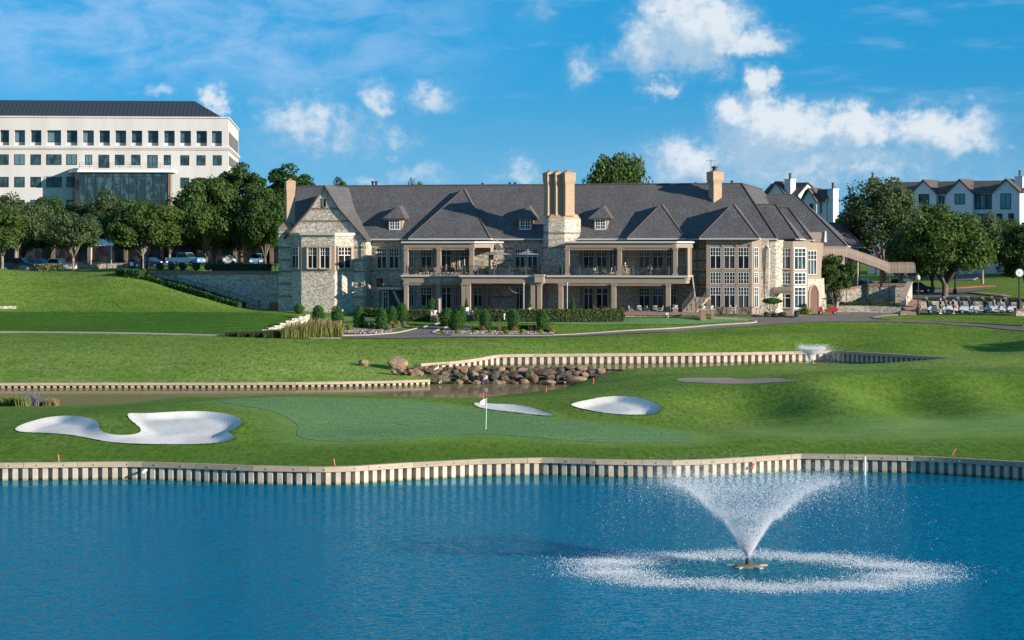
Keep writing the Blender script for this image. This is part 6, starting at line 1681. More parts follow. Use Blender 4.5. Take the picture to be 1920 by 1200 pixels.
hedge('hedge', [gp(683, 592), gp(716, 593), gp(748, 593.5)], 3.2, .95, M['leaf_hedge'], 'wide flat topped hedge in front of the small stair landing')
hedge('hedge', [gp(882, 619), gp(955, 620)], .8, .45, M['leaf_hedge'], 'low box edging behind the pebbles, nearer the garden path', 70, .08)
hedge('hedge', [gp(966, 618), gp(1004, 618)], .8, .5, M['leaf_hedge'], 'low box edging between the middle and last clipped bushes', 70, .08)
hedge('hedge', [P(228, 521, 271), P(248, 522.5, 270), P(268, 523, 269.5)], 2.4, 1.15, M['leaf_shrub'], 'bushy rounded hedge at the top of the slope by the iron gate', 60, .16)
hedge('hedge', [P(278, 528, 269), P(310, 537, 268), P(350, 548, 266), P(395, 562, 264), P(425, 573, 262.5), P(454, 580, 261.5)], 1.9, .85, M['leaf_shrub'], 'long sloping hedge running down below the stone retaining wall', 60, .15)

# ---- blades of ornamental grass
def grass_tuft(name, p, w, d, h, m, seed, n=500, label=None, curl=.5, cat='grass clump', group=None, bw=.02):
    r = random.Random(seed); mb = MB()
    for _ in range(n):
        x, y = r.uniform(-w / 2, w / 2), r.uniform(-d / 2, d / 2); hh = h * r.uniform(.6, 1.1) * (1 - .35 * abs(2 * x / w) ** 3)
        an = r.uniform(0, 6.28); lx, ly = math.cos(an) * curl * hh * r.uniform(.1, .6), math.sin(an) * curl * hh * r.uniform(.1, .6); pw = bw * r.uniform(.7, 1.4); q = r.uniform(0, 3.14); wx, wy = math.cos(q) * pw, math.sin(q) * pw
        mb.add([(x - wx, y - wy, 0), (x + wx, y + wy, 0), (x + lx * .35 + wx * .8, y + ly * .35 + wy * .8, hh * .6), (x + lx * .35 - wx * .8, y + ly * .35 - wy * .8, hh * .6), (x + lx, y + ly, hh)], [(0, 1, 2, 3), (3, 2, 4)])
    o = mb.build(name, m); o.location = p
    return tag(o, label, cat, group)
OG = [(545, 633, 28, 24, 'tall ornamental grass clump at the low end of the stepped stone wall'), (566, 633, 26, 27, 'tall ornamental grass clump in front of the high end of the stepped wall'), (588, 632.5, 26, 30, 'tall ornamental grass clump, middle of the row by the cart path'), (608, 632, 26, 29, 'tall ornamental grass clump with pale plumes in the cart path row'), (628, 631, 24, 25, 'tall ornamental grass clump at the path end of the row')]
for i, (a, b, w, h, lb) in enumerate(OG):
    p = gp(a, b, 222, 250); s = FP / p.y; o = grass_tuft('ornamental_grass', p, w / s * 1.25, 1.6, h / s, M['blade'], 40 + i, 1300, lb, .45, 'grass clump', 'ornamental grasses by the cart path', .03)
    mb = MB(); r = random.Random(90 + i)
    for _ in range(70 if i >= 2 else 30):
        x, y = r.uniform(-w / s / 2, w / s / 2), r.uniform(-.7, .7); z = h / s * r.uniform(.85, 1.12); mb.tube([(x, y, z * .7), (x + .05, y, z), (x + .12, y, z + .22)], [.01, .03, .012], 4)
    mb.build('seed_plume', M['blade_dry'], o)
for i, (a, b, w, h, lb) in enumerate([(438, 630, 26, 10, 'low dark grass clump furthest from the stone wall'), (462, 631, 28, 12, 'low grass clump, second from the lawn side'), (487, 631.5, 28, 13, 'low grass clump under the foot of the stepped wall'), (512, 632.5, 28, 15, 'low grass clump touching the tall ornamental grass')]):
    p = gp(a, b, 222, 250); s = FP / p.y; grass_tuft('low_grass', p, w / s * 1.2, 1.2, h / s, M['leaf_grey'], 60 + i, 800, lb, .8, 'grass clump', 'low grasses by the cart path', .03)
for i, (a, b, w, h, mm, lb) in enumerate([(0, 763, 26, 22, 'blade', 'green spiky clump at the pond edge, furthest left'), (24, 762, 24, 22, 'blade', 'green brown clump beside the sage bush at the pond edge'), (55, 761, 38, 27, 'blade_grey', 'grey violet sage bush at the pond edge'), (42, 762, 20, 20, 'blade', 'green clump in front of the grey sage bush'), (96, 761, 22, 15, 'blade_dry', 'dry golden grass clump at the pond edge')]):
    p = at_d(a, 174.5 if a != 42 else 173); s = FP / p.y; grass_tuft('shore_plant', p, w / s * 1.1, 1.4, h / s, M[mm], 80 + i, 700, lb, .9, 'plant', None, .03)

# ---- the two pebble beds and mulch
bed1 = [(640, 617), (655, 612), (690, 609), (725, 603), (760, 602), (768, 611), (745, 617), (732, 624.5), (700, 627), (660, 626), (640, 624)]
bed2 = [(828, 621), (848, 613), (880, 612), (960, 613), (1030, 615), (1042, 620), (1036, 627.5), (960, 628), (890, 628), (835, 627)]
sheet('pebble_bed', gpoly(bed1, 222, 262), .8, .05, M['pebble'], hN, .8); sheet('pebble_bed', gpoly(bed2, 222, 262), .8, .05, M['pebble'], hN, .8)
sheet('pebble_bed', gpoly([(1412, 589), (1440, 586), (1480, 584), (1525, 583), (1535, 588), (1500, 593), (1450, 594.5), (1415, 594)], 235, 262), .8, .07, M['pebble'], hN, .8)
def pebbles(name, poly, n, seed, lo=.10, hi=.24):
    r = random.Random(seed); mb = MB(); pp = np.array(poly)
    while n > 0:
        x, y = r.uniform(pp[:, 0].min(), pp[:, 0].max()), r.uniform(pp[:, 1].min(), pp[:, 1].max())
        if poly_sdf(poly, [x], [y])[0] < .15: continue
        s = r.uniform(lo, hi); z = Hs(x, y) + s * .3; a = r.uniform(0, 3)
        mb.lathe([(s * .5, -s * .4), (s, 0), (s * .55, s * .5)], (x, y, z), 5); n -= 1
    return tag(mb.build(name, M['pebble']), kind='stuff')
pebbles('pebbles', gpoly([(640, 622), (690, 619), (735, 617), (734, 625), (700, 627), (655, 626)], 222, 262), 170, 4); pebbles('pebbles', gpoly([(832, 624), (880, 621), (960, 622), (1036, 621), (1040, 627), (960, 628), (880, 628)], 222, 262), 280, 5)

# ------------------------------------------------------------------ walls, steps and fences of the grounds
def wall_line(name, pts, thick, mats, label, cat='wall', cap=.0, cap_m=None, z_low=-1.0):
    """wall along ground points (x, y, top z); goes down below the ground"""
    pts = [Vector(p) for p in pts]; o0 = pts[0].copy(); root = None
    mb = MB(); mc = MB()
    for a, b in zip(pts[:-1], pts[1:]):
        d = (b - a).xy.normalized(); n = Vector((-d.y, d.x)) * thick / 2
        lo = [(a.x - n.x, a.y - n.y), (b.x - n.x, b.y - n.y), (b.x + n.x, b.y + n.y), (a.x + n.x, a.y + n.y)]
        za, zb = a.z, b.z; zs = [za, zb, zb, za]
        zl = min(Hs(a.x, a.y), Hs(b.x, b.y), za, zb) + z_low
        mb.hull([(x - o0.x, y - o0.y, zl - o0.z) for x, y in lo], [(x - o0.x, y - o0.y, z - o0.z - cap) for (x, y), z in zip(lo, zs)])
        if cap:
            n2 = n * 1.18; lo2 = [(a.x - n2.x, a.y - n2.y), (b.x - n2.x, b.y - n2.y), (b.x + n2.x, b.y + n2.y), (a.x + n2.x, a.y + n2.y)]
            mc.hull([(x - o0.x, y - o0.y, z - o0.z - cap + .003) for (x, y), z in zip(lo2, zs)], [(x - o0.x, y - o0.y, z - o0.z) for (x, y), z in zip(lo2, zs)])
    o = mb.build(name, mats); o.location = o0
    if cap: mc.build('coping', cap_m, o)
    return tag(o, label, cat)
wall_line('retaining_wall', [P(284, 508, 270), P(330, 508, 268.5), P(420, 508, 267), P(523, 508, 265.5)], .6, M['stone'], 'long stone retaining wall with brown coping left of the clubhouse', cap=.45, cap_m=M['brick'], z_low=-4)
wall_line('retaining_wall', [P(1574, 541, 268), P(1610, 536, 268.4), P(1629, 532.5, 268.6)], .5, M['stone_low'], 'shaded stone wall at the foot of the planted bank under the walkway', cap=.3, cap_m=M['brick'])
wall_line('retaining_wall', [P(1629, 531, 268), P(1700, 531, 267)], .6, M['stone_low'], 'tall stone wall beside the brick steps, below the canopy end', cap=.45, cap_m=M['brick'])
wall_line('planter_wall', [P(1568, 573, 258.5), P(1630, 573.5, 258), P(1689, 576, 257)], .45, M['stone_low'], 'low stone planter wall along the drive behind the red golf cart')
# cheek wall stepping down with the stair
a_ = [P(1706, 528, 266), P(1700, 540, 264), P(1694, 556, 260)]
wall_line('cheek_wall', a_, .6, M['stone'], 'pale sunlit cheek wall descending beside the brick steps', cap=.22, cap_m=M['cast'])
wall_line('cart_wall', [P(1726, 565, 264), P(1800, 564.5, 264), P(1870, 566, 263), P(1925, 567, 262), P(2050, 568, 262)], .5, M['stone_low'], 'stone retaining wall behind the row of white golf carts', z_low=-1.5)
hedge('hedge', [P(1730, 566, 265), P(1800, 565.5, 265), P(1880, 567, 264), P(1960, 568, 263)], .8, .45, M['leaf_shrub'], 'low shrubs along the top of the wall behind the golf carts', 60, .12)
hedge('hedge', [P(1575, 574, 260), P(1630, 574, 259.5), P(1688, 576, 259)], .7, .5, M['leaf_deep'], 'dark shrubs growing in the low planter by the drive', 60, .12)
# brick steps between cheek wall and lamp post
rt = empty('steps', P(1703, 586, 255.5), 0, 'brown brick steps climbing between the cheek wall and the lamp post', 'steps')
mb = MB(); p0 = Vector(P(1703, 586, 255.5)); p1 = Vector(P(1716, 562, 265.5)); n_ = 14
for i in range(n_):
    q = (p1 - p0) * (i / n_); q2 = (p1 - p0) * ((i + 1) / n_); w = .95
    mb.prism([(q.x - w, q.y), (q.x + w, q.y), (q2.x + w, q2.y), (q2.x - w, q2.y)], q.z - .8, q2.z)
mb.build('tread', M['brick'], rt)
mb = MB(); d_ = p1 - p0
mb.tube([(1.1, d_.y * .62, d_.z * .62), (1.1, d_.y * .62, d_.z * .62 + 1.0), (1.1, d_.y, d_.z + 1.0), (1.1, d_.y, d_.z)], .03, 5); mb.tube([(1.1, d_.y * .62, d_.z * .62 + 1.0), (1.1, d_.y * .4, d_.z * .4 + 1.0), (1.1, d_.y * .4, d_.z * .4)], .03, 5); mb.build('handrail', M['dark_metal'], rt)
# stepped dry-stone wall at the right end of the left terrace
rt = empty('stepped_wall', gp(535, 620, 222, 250), 0, 'pale chopped limestone wall stepping up beside the ornamental grass', 'wall')
pa0 = Vector(P(494, 631, 233)); pa1 = Vector(P(578, 631, 238)); o_ = rt.location; tops = [(-.06, 621), (.08, 617.5), (.2, 613.5), (.33, 609.5), (.46, 605), (.6, 600.5), (.75, 596), (.9, 592), (1.0, 589.5)]
for i in range(len(tops) - 1):
    a, b = pa0.lerp(pa1, tops[i][0]), pa0.lerp(pa1, tops[i + 1][0]); zt = HC - (tops[i + 1][1] - 462) * b.y / FP
    r = random.Random(i); zb = min(a.z, b.z) - .3; k = max(2, int((zt - zb) / .2)); mb = MB()
    for j in range(k):
        z0 = zb + (zt - zb) * j / k; z1 = zb + (zt - zb) * (j + 1) / k - .015; x = 0.0; L = (b - a).xy.length; ang = math.atan2(b.y - a.y, b.x - a.x)
        while x < L - .02:
            w = min(r.uniform(.35, .75), L - x); m_ = a.lerp(b, (x + w / 2) / L); mb.cbox((m_.x - o_.x, m_.y - o_.y + r.uniform(-.04, .04), (z0 + z1) / 2 - o_.z), (w - .02, .5, z1 - z0), ang); x += w
    mb.build('stone_course', M['block'], rt)
# small flat stone ledge at far left and its companion
wall_line('stone_ledge', [P(-30, 573.5, 256), P(29, 574, 256)], .8, M['block'], 'short low stone ledge at the left edge of the lawn', z_low=-.2)

def fence(name, pts, h, label, pitch=.16, post=2.4, pal=True):
    root = empty(name, pts[0], 0, label, 'fence'); o0 = Vector(pts[0]); mb = MB(); cum = []
    for a, b in zip(pts[:-1], pts[1:]):
        a, b = Vector(a) - o0, Vector(b) - o0; L = (b - a).length; ang = math.atan2((b - a).y, (b - a).x)
        for z in (.12, h - .12): mb.tube([a + Vector((0, 0, z)), b + Vector((0, 0, z))], .022, 4)
        if pal:
            for i in range(int(L / pitch)): p = a.lerp(b, (i + .5) * pitch / L); mb.cbox((p.x, p.y, p.z + h / 2), (.02, .02, h))
        k = max(1, round(L / post)); cum += [a.lerp(b, i / k) for i in range(k)]
    cum.append(Vector(pts[-1]) - o0)
    mb.build('railing_panel', M['dark_metal'], root)
    for p in cum: q = MB(); q.cbox((p.x, p.y, p.z + h / 2 + .03), (.09, .09, h + .1)); q.lathe([(.07, 0), (.03, .08)], (p.x, p.y, p.z + h + .08), 6); q.build('post', M['dark_metal'], root)
    return root
fence('iron_fence', [at_d(66, 280), at_d(108, 279), at_d(145, 279.5), at_d(200, 278), at_d(266, 275)], 1.15, 'black iron fence along the crest of the left lawn')
fence('iron_fence', [P(282, 507, 270.5), P(330, 507, 269), P(420, 507, 267.5), P(517, 507, 266)], 1.1, 'black iron fence standing on the long left retaining wall')
rt = empty('iron_gate', at_d(267, 274), 0, 'tall black iron gate posts at the left end of the retaining wall', 'gate')
for x in (-.1, .62): mb = MB(); mb.cbox((x, 0, .9), (.22, .22, 1.9)); mb.lathe([(.16, 1.85), (.02, 2.05)], (x, 0, 0), 8); mb.build('post', M['dark_metal'], rt)
mb = MB()
for k in range(6): mb.cbox((.05 + k * .09, 0, .8), (.02, .02, 1.4))
mb.cbox((.26, 0, 1.5), (.6, .04, .05)); mb.cbox((.26, 0, .25), (.6, .04, .05)); mb.build('gate_leaf', M['dark_metal'], rt)
rt = empty('notice_board', at_d(247, 272.5), 0, 'small white notice on a dark arched board by the iron gate', 'sign')
mb = MB(); mb.cbox((0, 0, .95), (.85, .1, 1.1)); mb.lathe([(.40, 0), (.3, .2), (.1, .3)], (0, 0, 1.5), 10); mb.build('board', M['dark_metal'], rt)
mb = MB(); mb.cbox((0, -.07, 1.0), (.48, .03, .48)); mb.build('notice', M['white'], rt)
rt = fence('stair_rail', [P(300, 523, 268.6), P(330, 531, 267.6), P(380, 545, 266.2), P(430, 560, 264.6), P(487, 578, 263)], .9, 'dark sloping handrail in front of the left retaining wall', .22, 3, True)
for i, (a, b, c, lb) in enumerate([(172, 181, 183, 'left one of two slanted iron handrails on the lawn terrace'), (235, 213, 211, 'right one of two slanted iron handrails on the lawn terrace')]):
    p = Vector(P(b, 581, 253)); s = 253 / FP; dx = (a - b) * s
    o = MB(); o.tube([(dx, -1.2, -.1), (0, 0, .95), (0.0 + (.12 if dx < 0 else -.12), .25, .95), (.1 if dx < 0 else -.1, .3, -.1)], .035, 6); o = o.build('handrail', M['dark_metal'])
    o.location = p; tag(o, lb, 'handrail')
# rust coloured screen panels by the wall
rt = empty('screen', P(511, 583, 262), 0, 'rust brown screen panels standing against the left stone wall', 'screen')
for i in range(3): mb = MB(); mb.cbox((i * .88, i * .04, .55), (.84, .08, 1.05)); mb.build('panel', M['terracotta'], rt)

# ------------------------------------------------------------------ covered walkway
rt = empty('walkway_canopy', P(1541, 482, 262), 0, 'long taupe canvas canopy sloping from the clubhouse down to the drive', 'canopy')
o0 = Vector(rt.location); line = [P(1538, 481.5, 264), P(1560, 481.5, 265), P(1584, 482, 266), P(1604, 489, 266.5), P(1624, 496, 267), P(1644, 503, 267.5), P(1664, 511.5, 268), P(1682, 511.5, 268), P(1697, 511.5, 268), P(1712, 511.5, 268)]
line = [Vector(p) - o0 for p in line]; prof = [(-1.25, 0), (-1.25, .62), (-1.05, 1.02), (-.62, 1.28), (0, 1.36), (.62, 1.28), (1.05, 1.02), (1.25, .62), (1.25, 0)]
for i in range(len(line) - 1):
    a, b = line[i], line[i + 1]; mb = MB(); vs = []
    for p in (a, b):
        for c, z in prof: vs.append((p.x, p.y + c, p.z + z))
        for c, z in prof[::-1]: vs.append((p.x, p.y + c * .97, p.z + z * .965 - (0 if z else 0)))
    n = 18
    fs = [(j, (j + 1) % n, n + (j + 1) % n, n + j) for j in range(n)] + [tuple(range(n - 1, -1, -1)), tuple(range(n, 2 * n))]
    mb.add(vs, fs); mb.build('canvas_panel', M['fabric'], rt)
mb = MB()
for p in line: mb.tube([(p.x, p.y + c * 1.012, p.z + z * 1.012) for c, z in prof], .03, 4)
mb.build('hoop_frame', M['gutter'], rt)
for p in line[2::2]:
    gz = Hs(p.x + o0.x, p.y + o0.y) - o0.z
    mb = MB(); mb.tube([(p.x, p.y - 1.2, gz - .1), (p.x, p.y - 1.2, p.z)], .05, 6); mb.build('post', M['dark_metal'], rt)

# ------------------------------------------------------------------ lamp posts and the street clock
def lamp_post(p, h, label, globe=True):
    rt = empty('lamp_post', p, 0, label, 'lamp post')
    mb = MB(); mb.lathe([(.26, 0), (.26, .55), (.2, .7), (.11, .85), (.085, 1.2), (.07, h - .1), (.11, h)], (0, 0, 0), 10); mb.build('post', M['dark_metal'], rt)
    if globe:
        mb = MB(); mb.lathe([(.10, 0), (.24, .15), (.27, .36), (.2, .55), (.08, .66)], (0, 0, h), 12); mb.build('lamp_globe', M['lampglass'], rt)
        mb = MB(); mb.lathe([(.1, .62), (.06, .75), (.015, .88)], (0, 0, h), 8); mb.lathe([(.15, 0), (.12, .08)], (0, 0, h - .04), 8); mb.build('finial', M['dark_metal'], rt)
    return rt
M['lampglass'] = mottled('frosted_lamp_glass', (.55, .50, .42), (.45, .42, .36), 3, .3)
zb = Vector(P(1721.5, 588, 253)); lamp_post(zb, HC - (526 - 462) * 253 / FP - zb.z, 'black lamp post with a glass globe beside the brick steps')
zb = at_d(1790.5, 282); lamp_post(zb, 2.9, 'black lamp post among the trees beyond the red kerbed drive')
zb = Vector(P(1911, 579, 253)); s = 253 / FP
rt = empty('street_clock', zb, 0, 'black street clock with white round dial at the right end of the cart row', 'clock')
hc_ = HC - (511.5 - 462) * s - zb.z
mb = MB(); mb.lathe([(.30, 0), (.30, .9), (.24, 1.0), (.13, 1.15), (.10, 1.4), (.085, hc_ - .7), (.16, hc_ - .6)], (0, 0, 0), 10); mb.build('post', M['dark_metal'], rt)
mb = MB(); n = 20; r0 = .56
for y0, y1 in ((-.2, .2),): mb.hull([(r0 * math.cos(2 * math.pi * k / n), y0, hc_ + r0 * math.sin(2 * math.pi * k / n)) for k in range(n)], [(r0 * math.cos(2 * math.pi * k / n), y1, hc_ + r0 * math.sin(2 * math.pi * k / n)) for k in range(n)])
hd = mb.build('clock_case', M['dark_metal'], rt)
mb = MB(); mb.add([(.45 * math.cos(2 * math.pi * k / n), -.215, hc_ + .45 * math.sin(2 * math.pi * k / n)) for k in range(n)], [tuple(range(n))]); mb.build('dial', M['white'], hd)
mb = MB()
for k in range(12): a = 2 * math.pi * k / 12; mb.tube([(.34 * math.sin(a), -.225, hc_ + .34 * math.cos(a)), (.42 * math.sin(a), -.225, hc_ + .42 * math.cos(a))], .016, 4)
mb.tube([(0, -.23, hc_), (-.17, -.23, hc_ + .16)], .022, 4); mb.tube([(0, -.23, hc_), (-.12, -.23, hc_ - .30)], .016, 4); mb.build('hands_and_marks', M['dark_metal'], hd)
rt2 = wall_line('clock_plinth', [P(1903, 577, 253.6), P(1932, 577, 253.6)], 1.3, M['stone'], 'stone plinth round the foot of the street clock', 'plinth', cap=.3, cap_m=M['brick'])

# ------------------------------------------------------------------ paved areas to the right: drive, red kerbs, car park
def decal(name, px, lift, m, d0=255, d1=420): return sheet(name, gpoly(px, d0, d1), 2.0, lift, m, hN, 1.5)
decal('road', [(1702, 560), (1740, 562), (1800, 559), (1850, 559), (1812, 552), (1800, 549), (1860, 542), (1840, 541), (1760, 543), (1708, 543)], .05, M['asphalt'])
decal('car_park', [(1740, 524), (1770, 527), (1830, 526.5), (1848, 514.5), (1760, 512), (1700, 512), (1690, 520)], .05, M['asphalt'], 290)
ribbon('red_kerb', [(1776, 541.5), (1800, 540.5), (1840, 538), (1866, 537)], .3, 0, M['red_kerb'], hN, 255, 420, .14)
ribbon('red_kerb', [(1890, 559), (1850, 555), (1818, 550.5), (1815, 549)], .3, 0, M['red_kerb'], hN, 255, 420, .14)
ribbon('red_kerb', [(1706, 551), (1725, 547.5), (1742, 544.5)], .3, 0, M['red_kerb'], hN, 255, 420, .14)
ribbon('kerb', [(1824, 526), (1848, 514.5)], .3, 0, M['kerb'], hN, 290, 420, .12)
ribbon('kerb', [(1708, 541.5), (1745, 541), (1776, 541.5)], .3, 0, M['kerb'], hN, 255, 420, .13)
decal('path', [(1822, 548.5), (1890, 557), (1900, 556), (1845, 549)], .06, M['kerb'])
# car park and a dark block added for the shaded ground floor on the left
decal('car_park', [(-120, 500), (60, 501), (130, 499.5), (300, 497), (520, 496), (520, 492), (300, 493), (-120, 494)], .05, M['asphalt'], 284)
rt = empty('shade_block', P(200, 480, 352), 0, 'low dark block added for the shaded ground floor behind the car park trees', 'building')
mb = MB(); z0, z1 = -3.0, 3.4
mb.box(-40, 29, 0, 8, z0, z1); mb.build('wall', M['glass'], rt)  # near-black faces carry the shade under the trees
mb = MB(); mb.box(-40, 29.3, -2.5, 8.2, z1 + .003, z1 + .7); mb.build('roof', M['taupe_dark'], rt)
for k in range(12): mb = MB(); mb.box(-39 + k * 6, -38.4 + k * 6, -1.0, -.4, z0, z1); mb.build('pier', M['bark'], rt)
rt = empty('carport', P(192, 487, 305), 0, 'white roofed carport on pale posts behind the trees', 'carport')
mb = MB(); mb.hull([(-1.7, -.8, 2.0), (1.7, -.8, 2.0), (1.6, 2.5, 2.8), (-1.5, 2.5, 2.8)], [(-1.7, -.8, 2.1), (1.7, -.8, 2.1), (1.6, 2.5, 2.95), (-1.5, 2.5, 2.95)]); mb.build('roof', M['white'], rt)
for x in (-1.55, 1.3): mb = MB(); mb.box(x, x + .14, -.5, -.36, -1, 2.0); mb.build('post', M['white'], rt)
rt = wall_line('rock_wall', [at_d(140, 297, .7), at_d(200, 298, .8), at_d(262, 298, .7)], .9, M['stone_low'], 'grey boulder wall beyond the iron fence under the carport')
hedge('shrub_row', [P(400, 507, 272), P(450, 507, 271), P(505, 507, 269)], 1.2, .85, M['leaf_deep'], 'dark bushes along the fence near the clubhouse corner', 45, .15)
hedge('shrub_row', [at_d(70, 283), at_d(118, 284)], 1.4, .9, M['blade'], 'feathery low planting in front of the parked cars', 45, .14)

for i, (px, w, h, lb) in enumerate(((300, 15, 15, 'round bush behind the fence, first from the iron gate'), (322, 14, 14, 'round bush behind the fence, second from the iron gate'), (343, 15, 15, 'round bush behind the fence in front of the light blue pickup'), (368, 16, 15, 'round bush behind the fence right of the light blue pickup'), (391, 18, 16, 'round bush behind the fence below the leafy tree'), (414, 18, 19, 'dark upright bush behind the fence left of the grey car'), (437, 14, 18, 'dark upright bush behind the fence right of the grey car'))):
    shrub('fence_shrub', px, 507, w, h, 'round', M['leaf_shrub'] if i < 5 else M['leaf_deep'], lb, 'bush', 'bushes behind the retaining wall fence', 420, .12, loc=Vector(P(px, 507, 272.5)))
# ------------------------------------------------------------------ vehicles
def car(kind, col, name='parked_car'):
    rt = empty(name); L = {'suv': 4.9, 'sedan': 4.7, 'pickup': 5.7}[kind]; W_ = 1.9; H_ = {'suv': 1.78, 'sedan': 1.45, 'pickup': 1.9}[kind]
    if kind == 'suv': side = [(-2.45, .35), (2.4, .35), (2.45, .75), (2.3, 1.0), (1.15, 1.15), (.45, H_), (-1.9, H_), (-2.4, 1.15)]; gl = [(1.0, 1.15), (.42, H_ - .1), (-1.85, H_ - .1), (-2.25, 1.15)]
    elif kind == 'sedan': side = [(-2.3, .35), (2.35, .35), (2.35, .7), (1.2, .95), (.5, H_), (-.9, H_), (-1.7, 1.0), (-2.3, .95)]; gl = [(1.0, .97), (.47, H_ - .09), (-.87, H_ - .09), (-1.55, 1.0)]
    else: side = [(-2.8, .5), (2.75, .5), (2.8, 1.0), (2.6, 1.18), (1.25, 1.22), (.65, H_), (-.75, H_), (-1.0, 1.2), (-2.8, 1.2)]; gl = [(1.1, 1.24), (.62, H_ - .1), (-.72, H_ - .1), (-.9, 1.24)]
    mb = MB(); n = len(side)
    def sec(y, k=1.0): return [(x, y * (1 if z < 1.16 else .82), z) for x, z in side]
    a, b = sec(-W_ / 2), sec(W_ / 2)
    mb.add(a + b, [tuple(range(n)), tuple(range(2 * n - 1, n - 1, -1))] + [((i + 1) % n, i, n + i, n + (i + 1) % n) for i in range(n)])
    body = mb.build('body', paint('car_paint', col), rt)
    mb = MB(); k = len(gl)
    for sy in (-1, 1):
        pts = [(x, sy * (W_ / 2 * (1 if z < 1.16 else .82) + .012), z) for x, z in gl]; mb.add(pts, [tuple(range(k)) if sy < 0 else tuple(range(k - 1, -1, -1))])
    mb.build('side_window', M['car_glass'], rt)
    x0, z0 = gl[0]; x1, z1 = gl[1]; mb = MB(); mb.quad((x0 + .14, -.78, z0 + .02), (x0 + .14, .78, z0 + .02), (x1 + .1, .68, z1 + .02), (x1 + .1, -.68, z1 + .02)); mb.build('windscreen', M['car_glass'], rt)
    for sx in (-1, 1):
        for sy in (-1, 1):
            mb = MB(); c = (sx * L * .31, sy * (W_ / 2 - .1), .36)
            mb.tube([(c[0], c[1] - .12, c[2]), (c[0], c[1] + .12, c[2])], .36, 14); w = mb.build('wheel', M['rubber'], rt)
            mb = MB(); mb.tube([(c[0], c[1] - .13, c[2]), (c[0], c[1] + .13, c[2])], .2, 10); mb.build('rim', M['chrome'], w)
    xf, xb = max(p[0] for p in side), min(p[0] for p in side)
    for sy in (-1, 1):
        mb = MB(); mb.cbox((xf - .02, sy * .68, .82), (.12, .38, .18)); mb.build('headlight', M['white'], rt)
        mb = MB(); mb.cbox((xb + .01, sy * .8, .95), (.1, .16, .34)); mb.build('tail_light', M['red_stake'], rt)
    return rt
def put(o, px, d, rz, label, cat, group=None, dz=0.0):
    p = at_d(px, d, dz); o.location = p; o.rotation_euler = (0, 0, rz); return tag(o, label, cat, group)
CG = 'cars parked behind the left trees'
put(car('suv', (.018, .035, .07)), 36, 287, R(-6), 'large dark blue car at the left end of the car park', 'car', CG)
put(car('suv', (.03, .08, .16)), 74, 293, R(-14), 'mid blue estate car between the dark blue car and the white pickup', 'car', CG)
put(car('pickup', (.62, .63, .64)), 106, 292, R(160), 'white pickup truck with tailgate towards the lawn', 'pickup truck', CG)
put(car('sedan', (.02, .07, .17)), 281, 296, R(-25), 'small blue car behind the broad shade tree', 'car', CG)
put(car('pickup', (.14, .30, .45)), 347, 300, R(-28), 'light blue pickup truck facing the retaining wall', 'pickup truck', CG)
put(car('sedan', (.35, .37, .40)), 429, 303, R(-80), 'grey car half hidden by the dark bushes', 'car', CG)
put(car('pickup', (.10, .24, .38)), 481, 302, R(-85), 'blue grey pickup facing the clubhouse wall', 'pickup truck', CG)
CG2 = 'cars waiting behind the walkway canopy'
for px, d, rz, k, c, lb in ((1592, 290, 20, 'suv', (.03, .09, .15), 'dark teal car nearest the clubhouse pavilion'), (1620, 291, 15, 'suv', (.5, .52, .54), 'silver car half hidden by the canopy post'), (1655, 290, 10, 'sedan', (.02, .025, .035), 'black car beside the small tree under the canopy'), (1696, 292, 5, 'suv', (.04, .10, .16), 'blue car with bright headlight below the canopy end'), (1718, 289, 0, 'sedan', (.015, .018, .022), 'black car just right of the canopy end')):
    put(car(k, c), px, d, R(rz), lb, 'car', CG2)

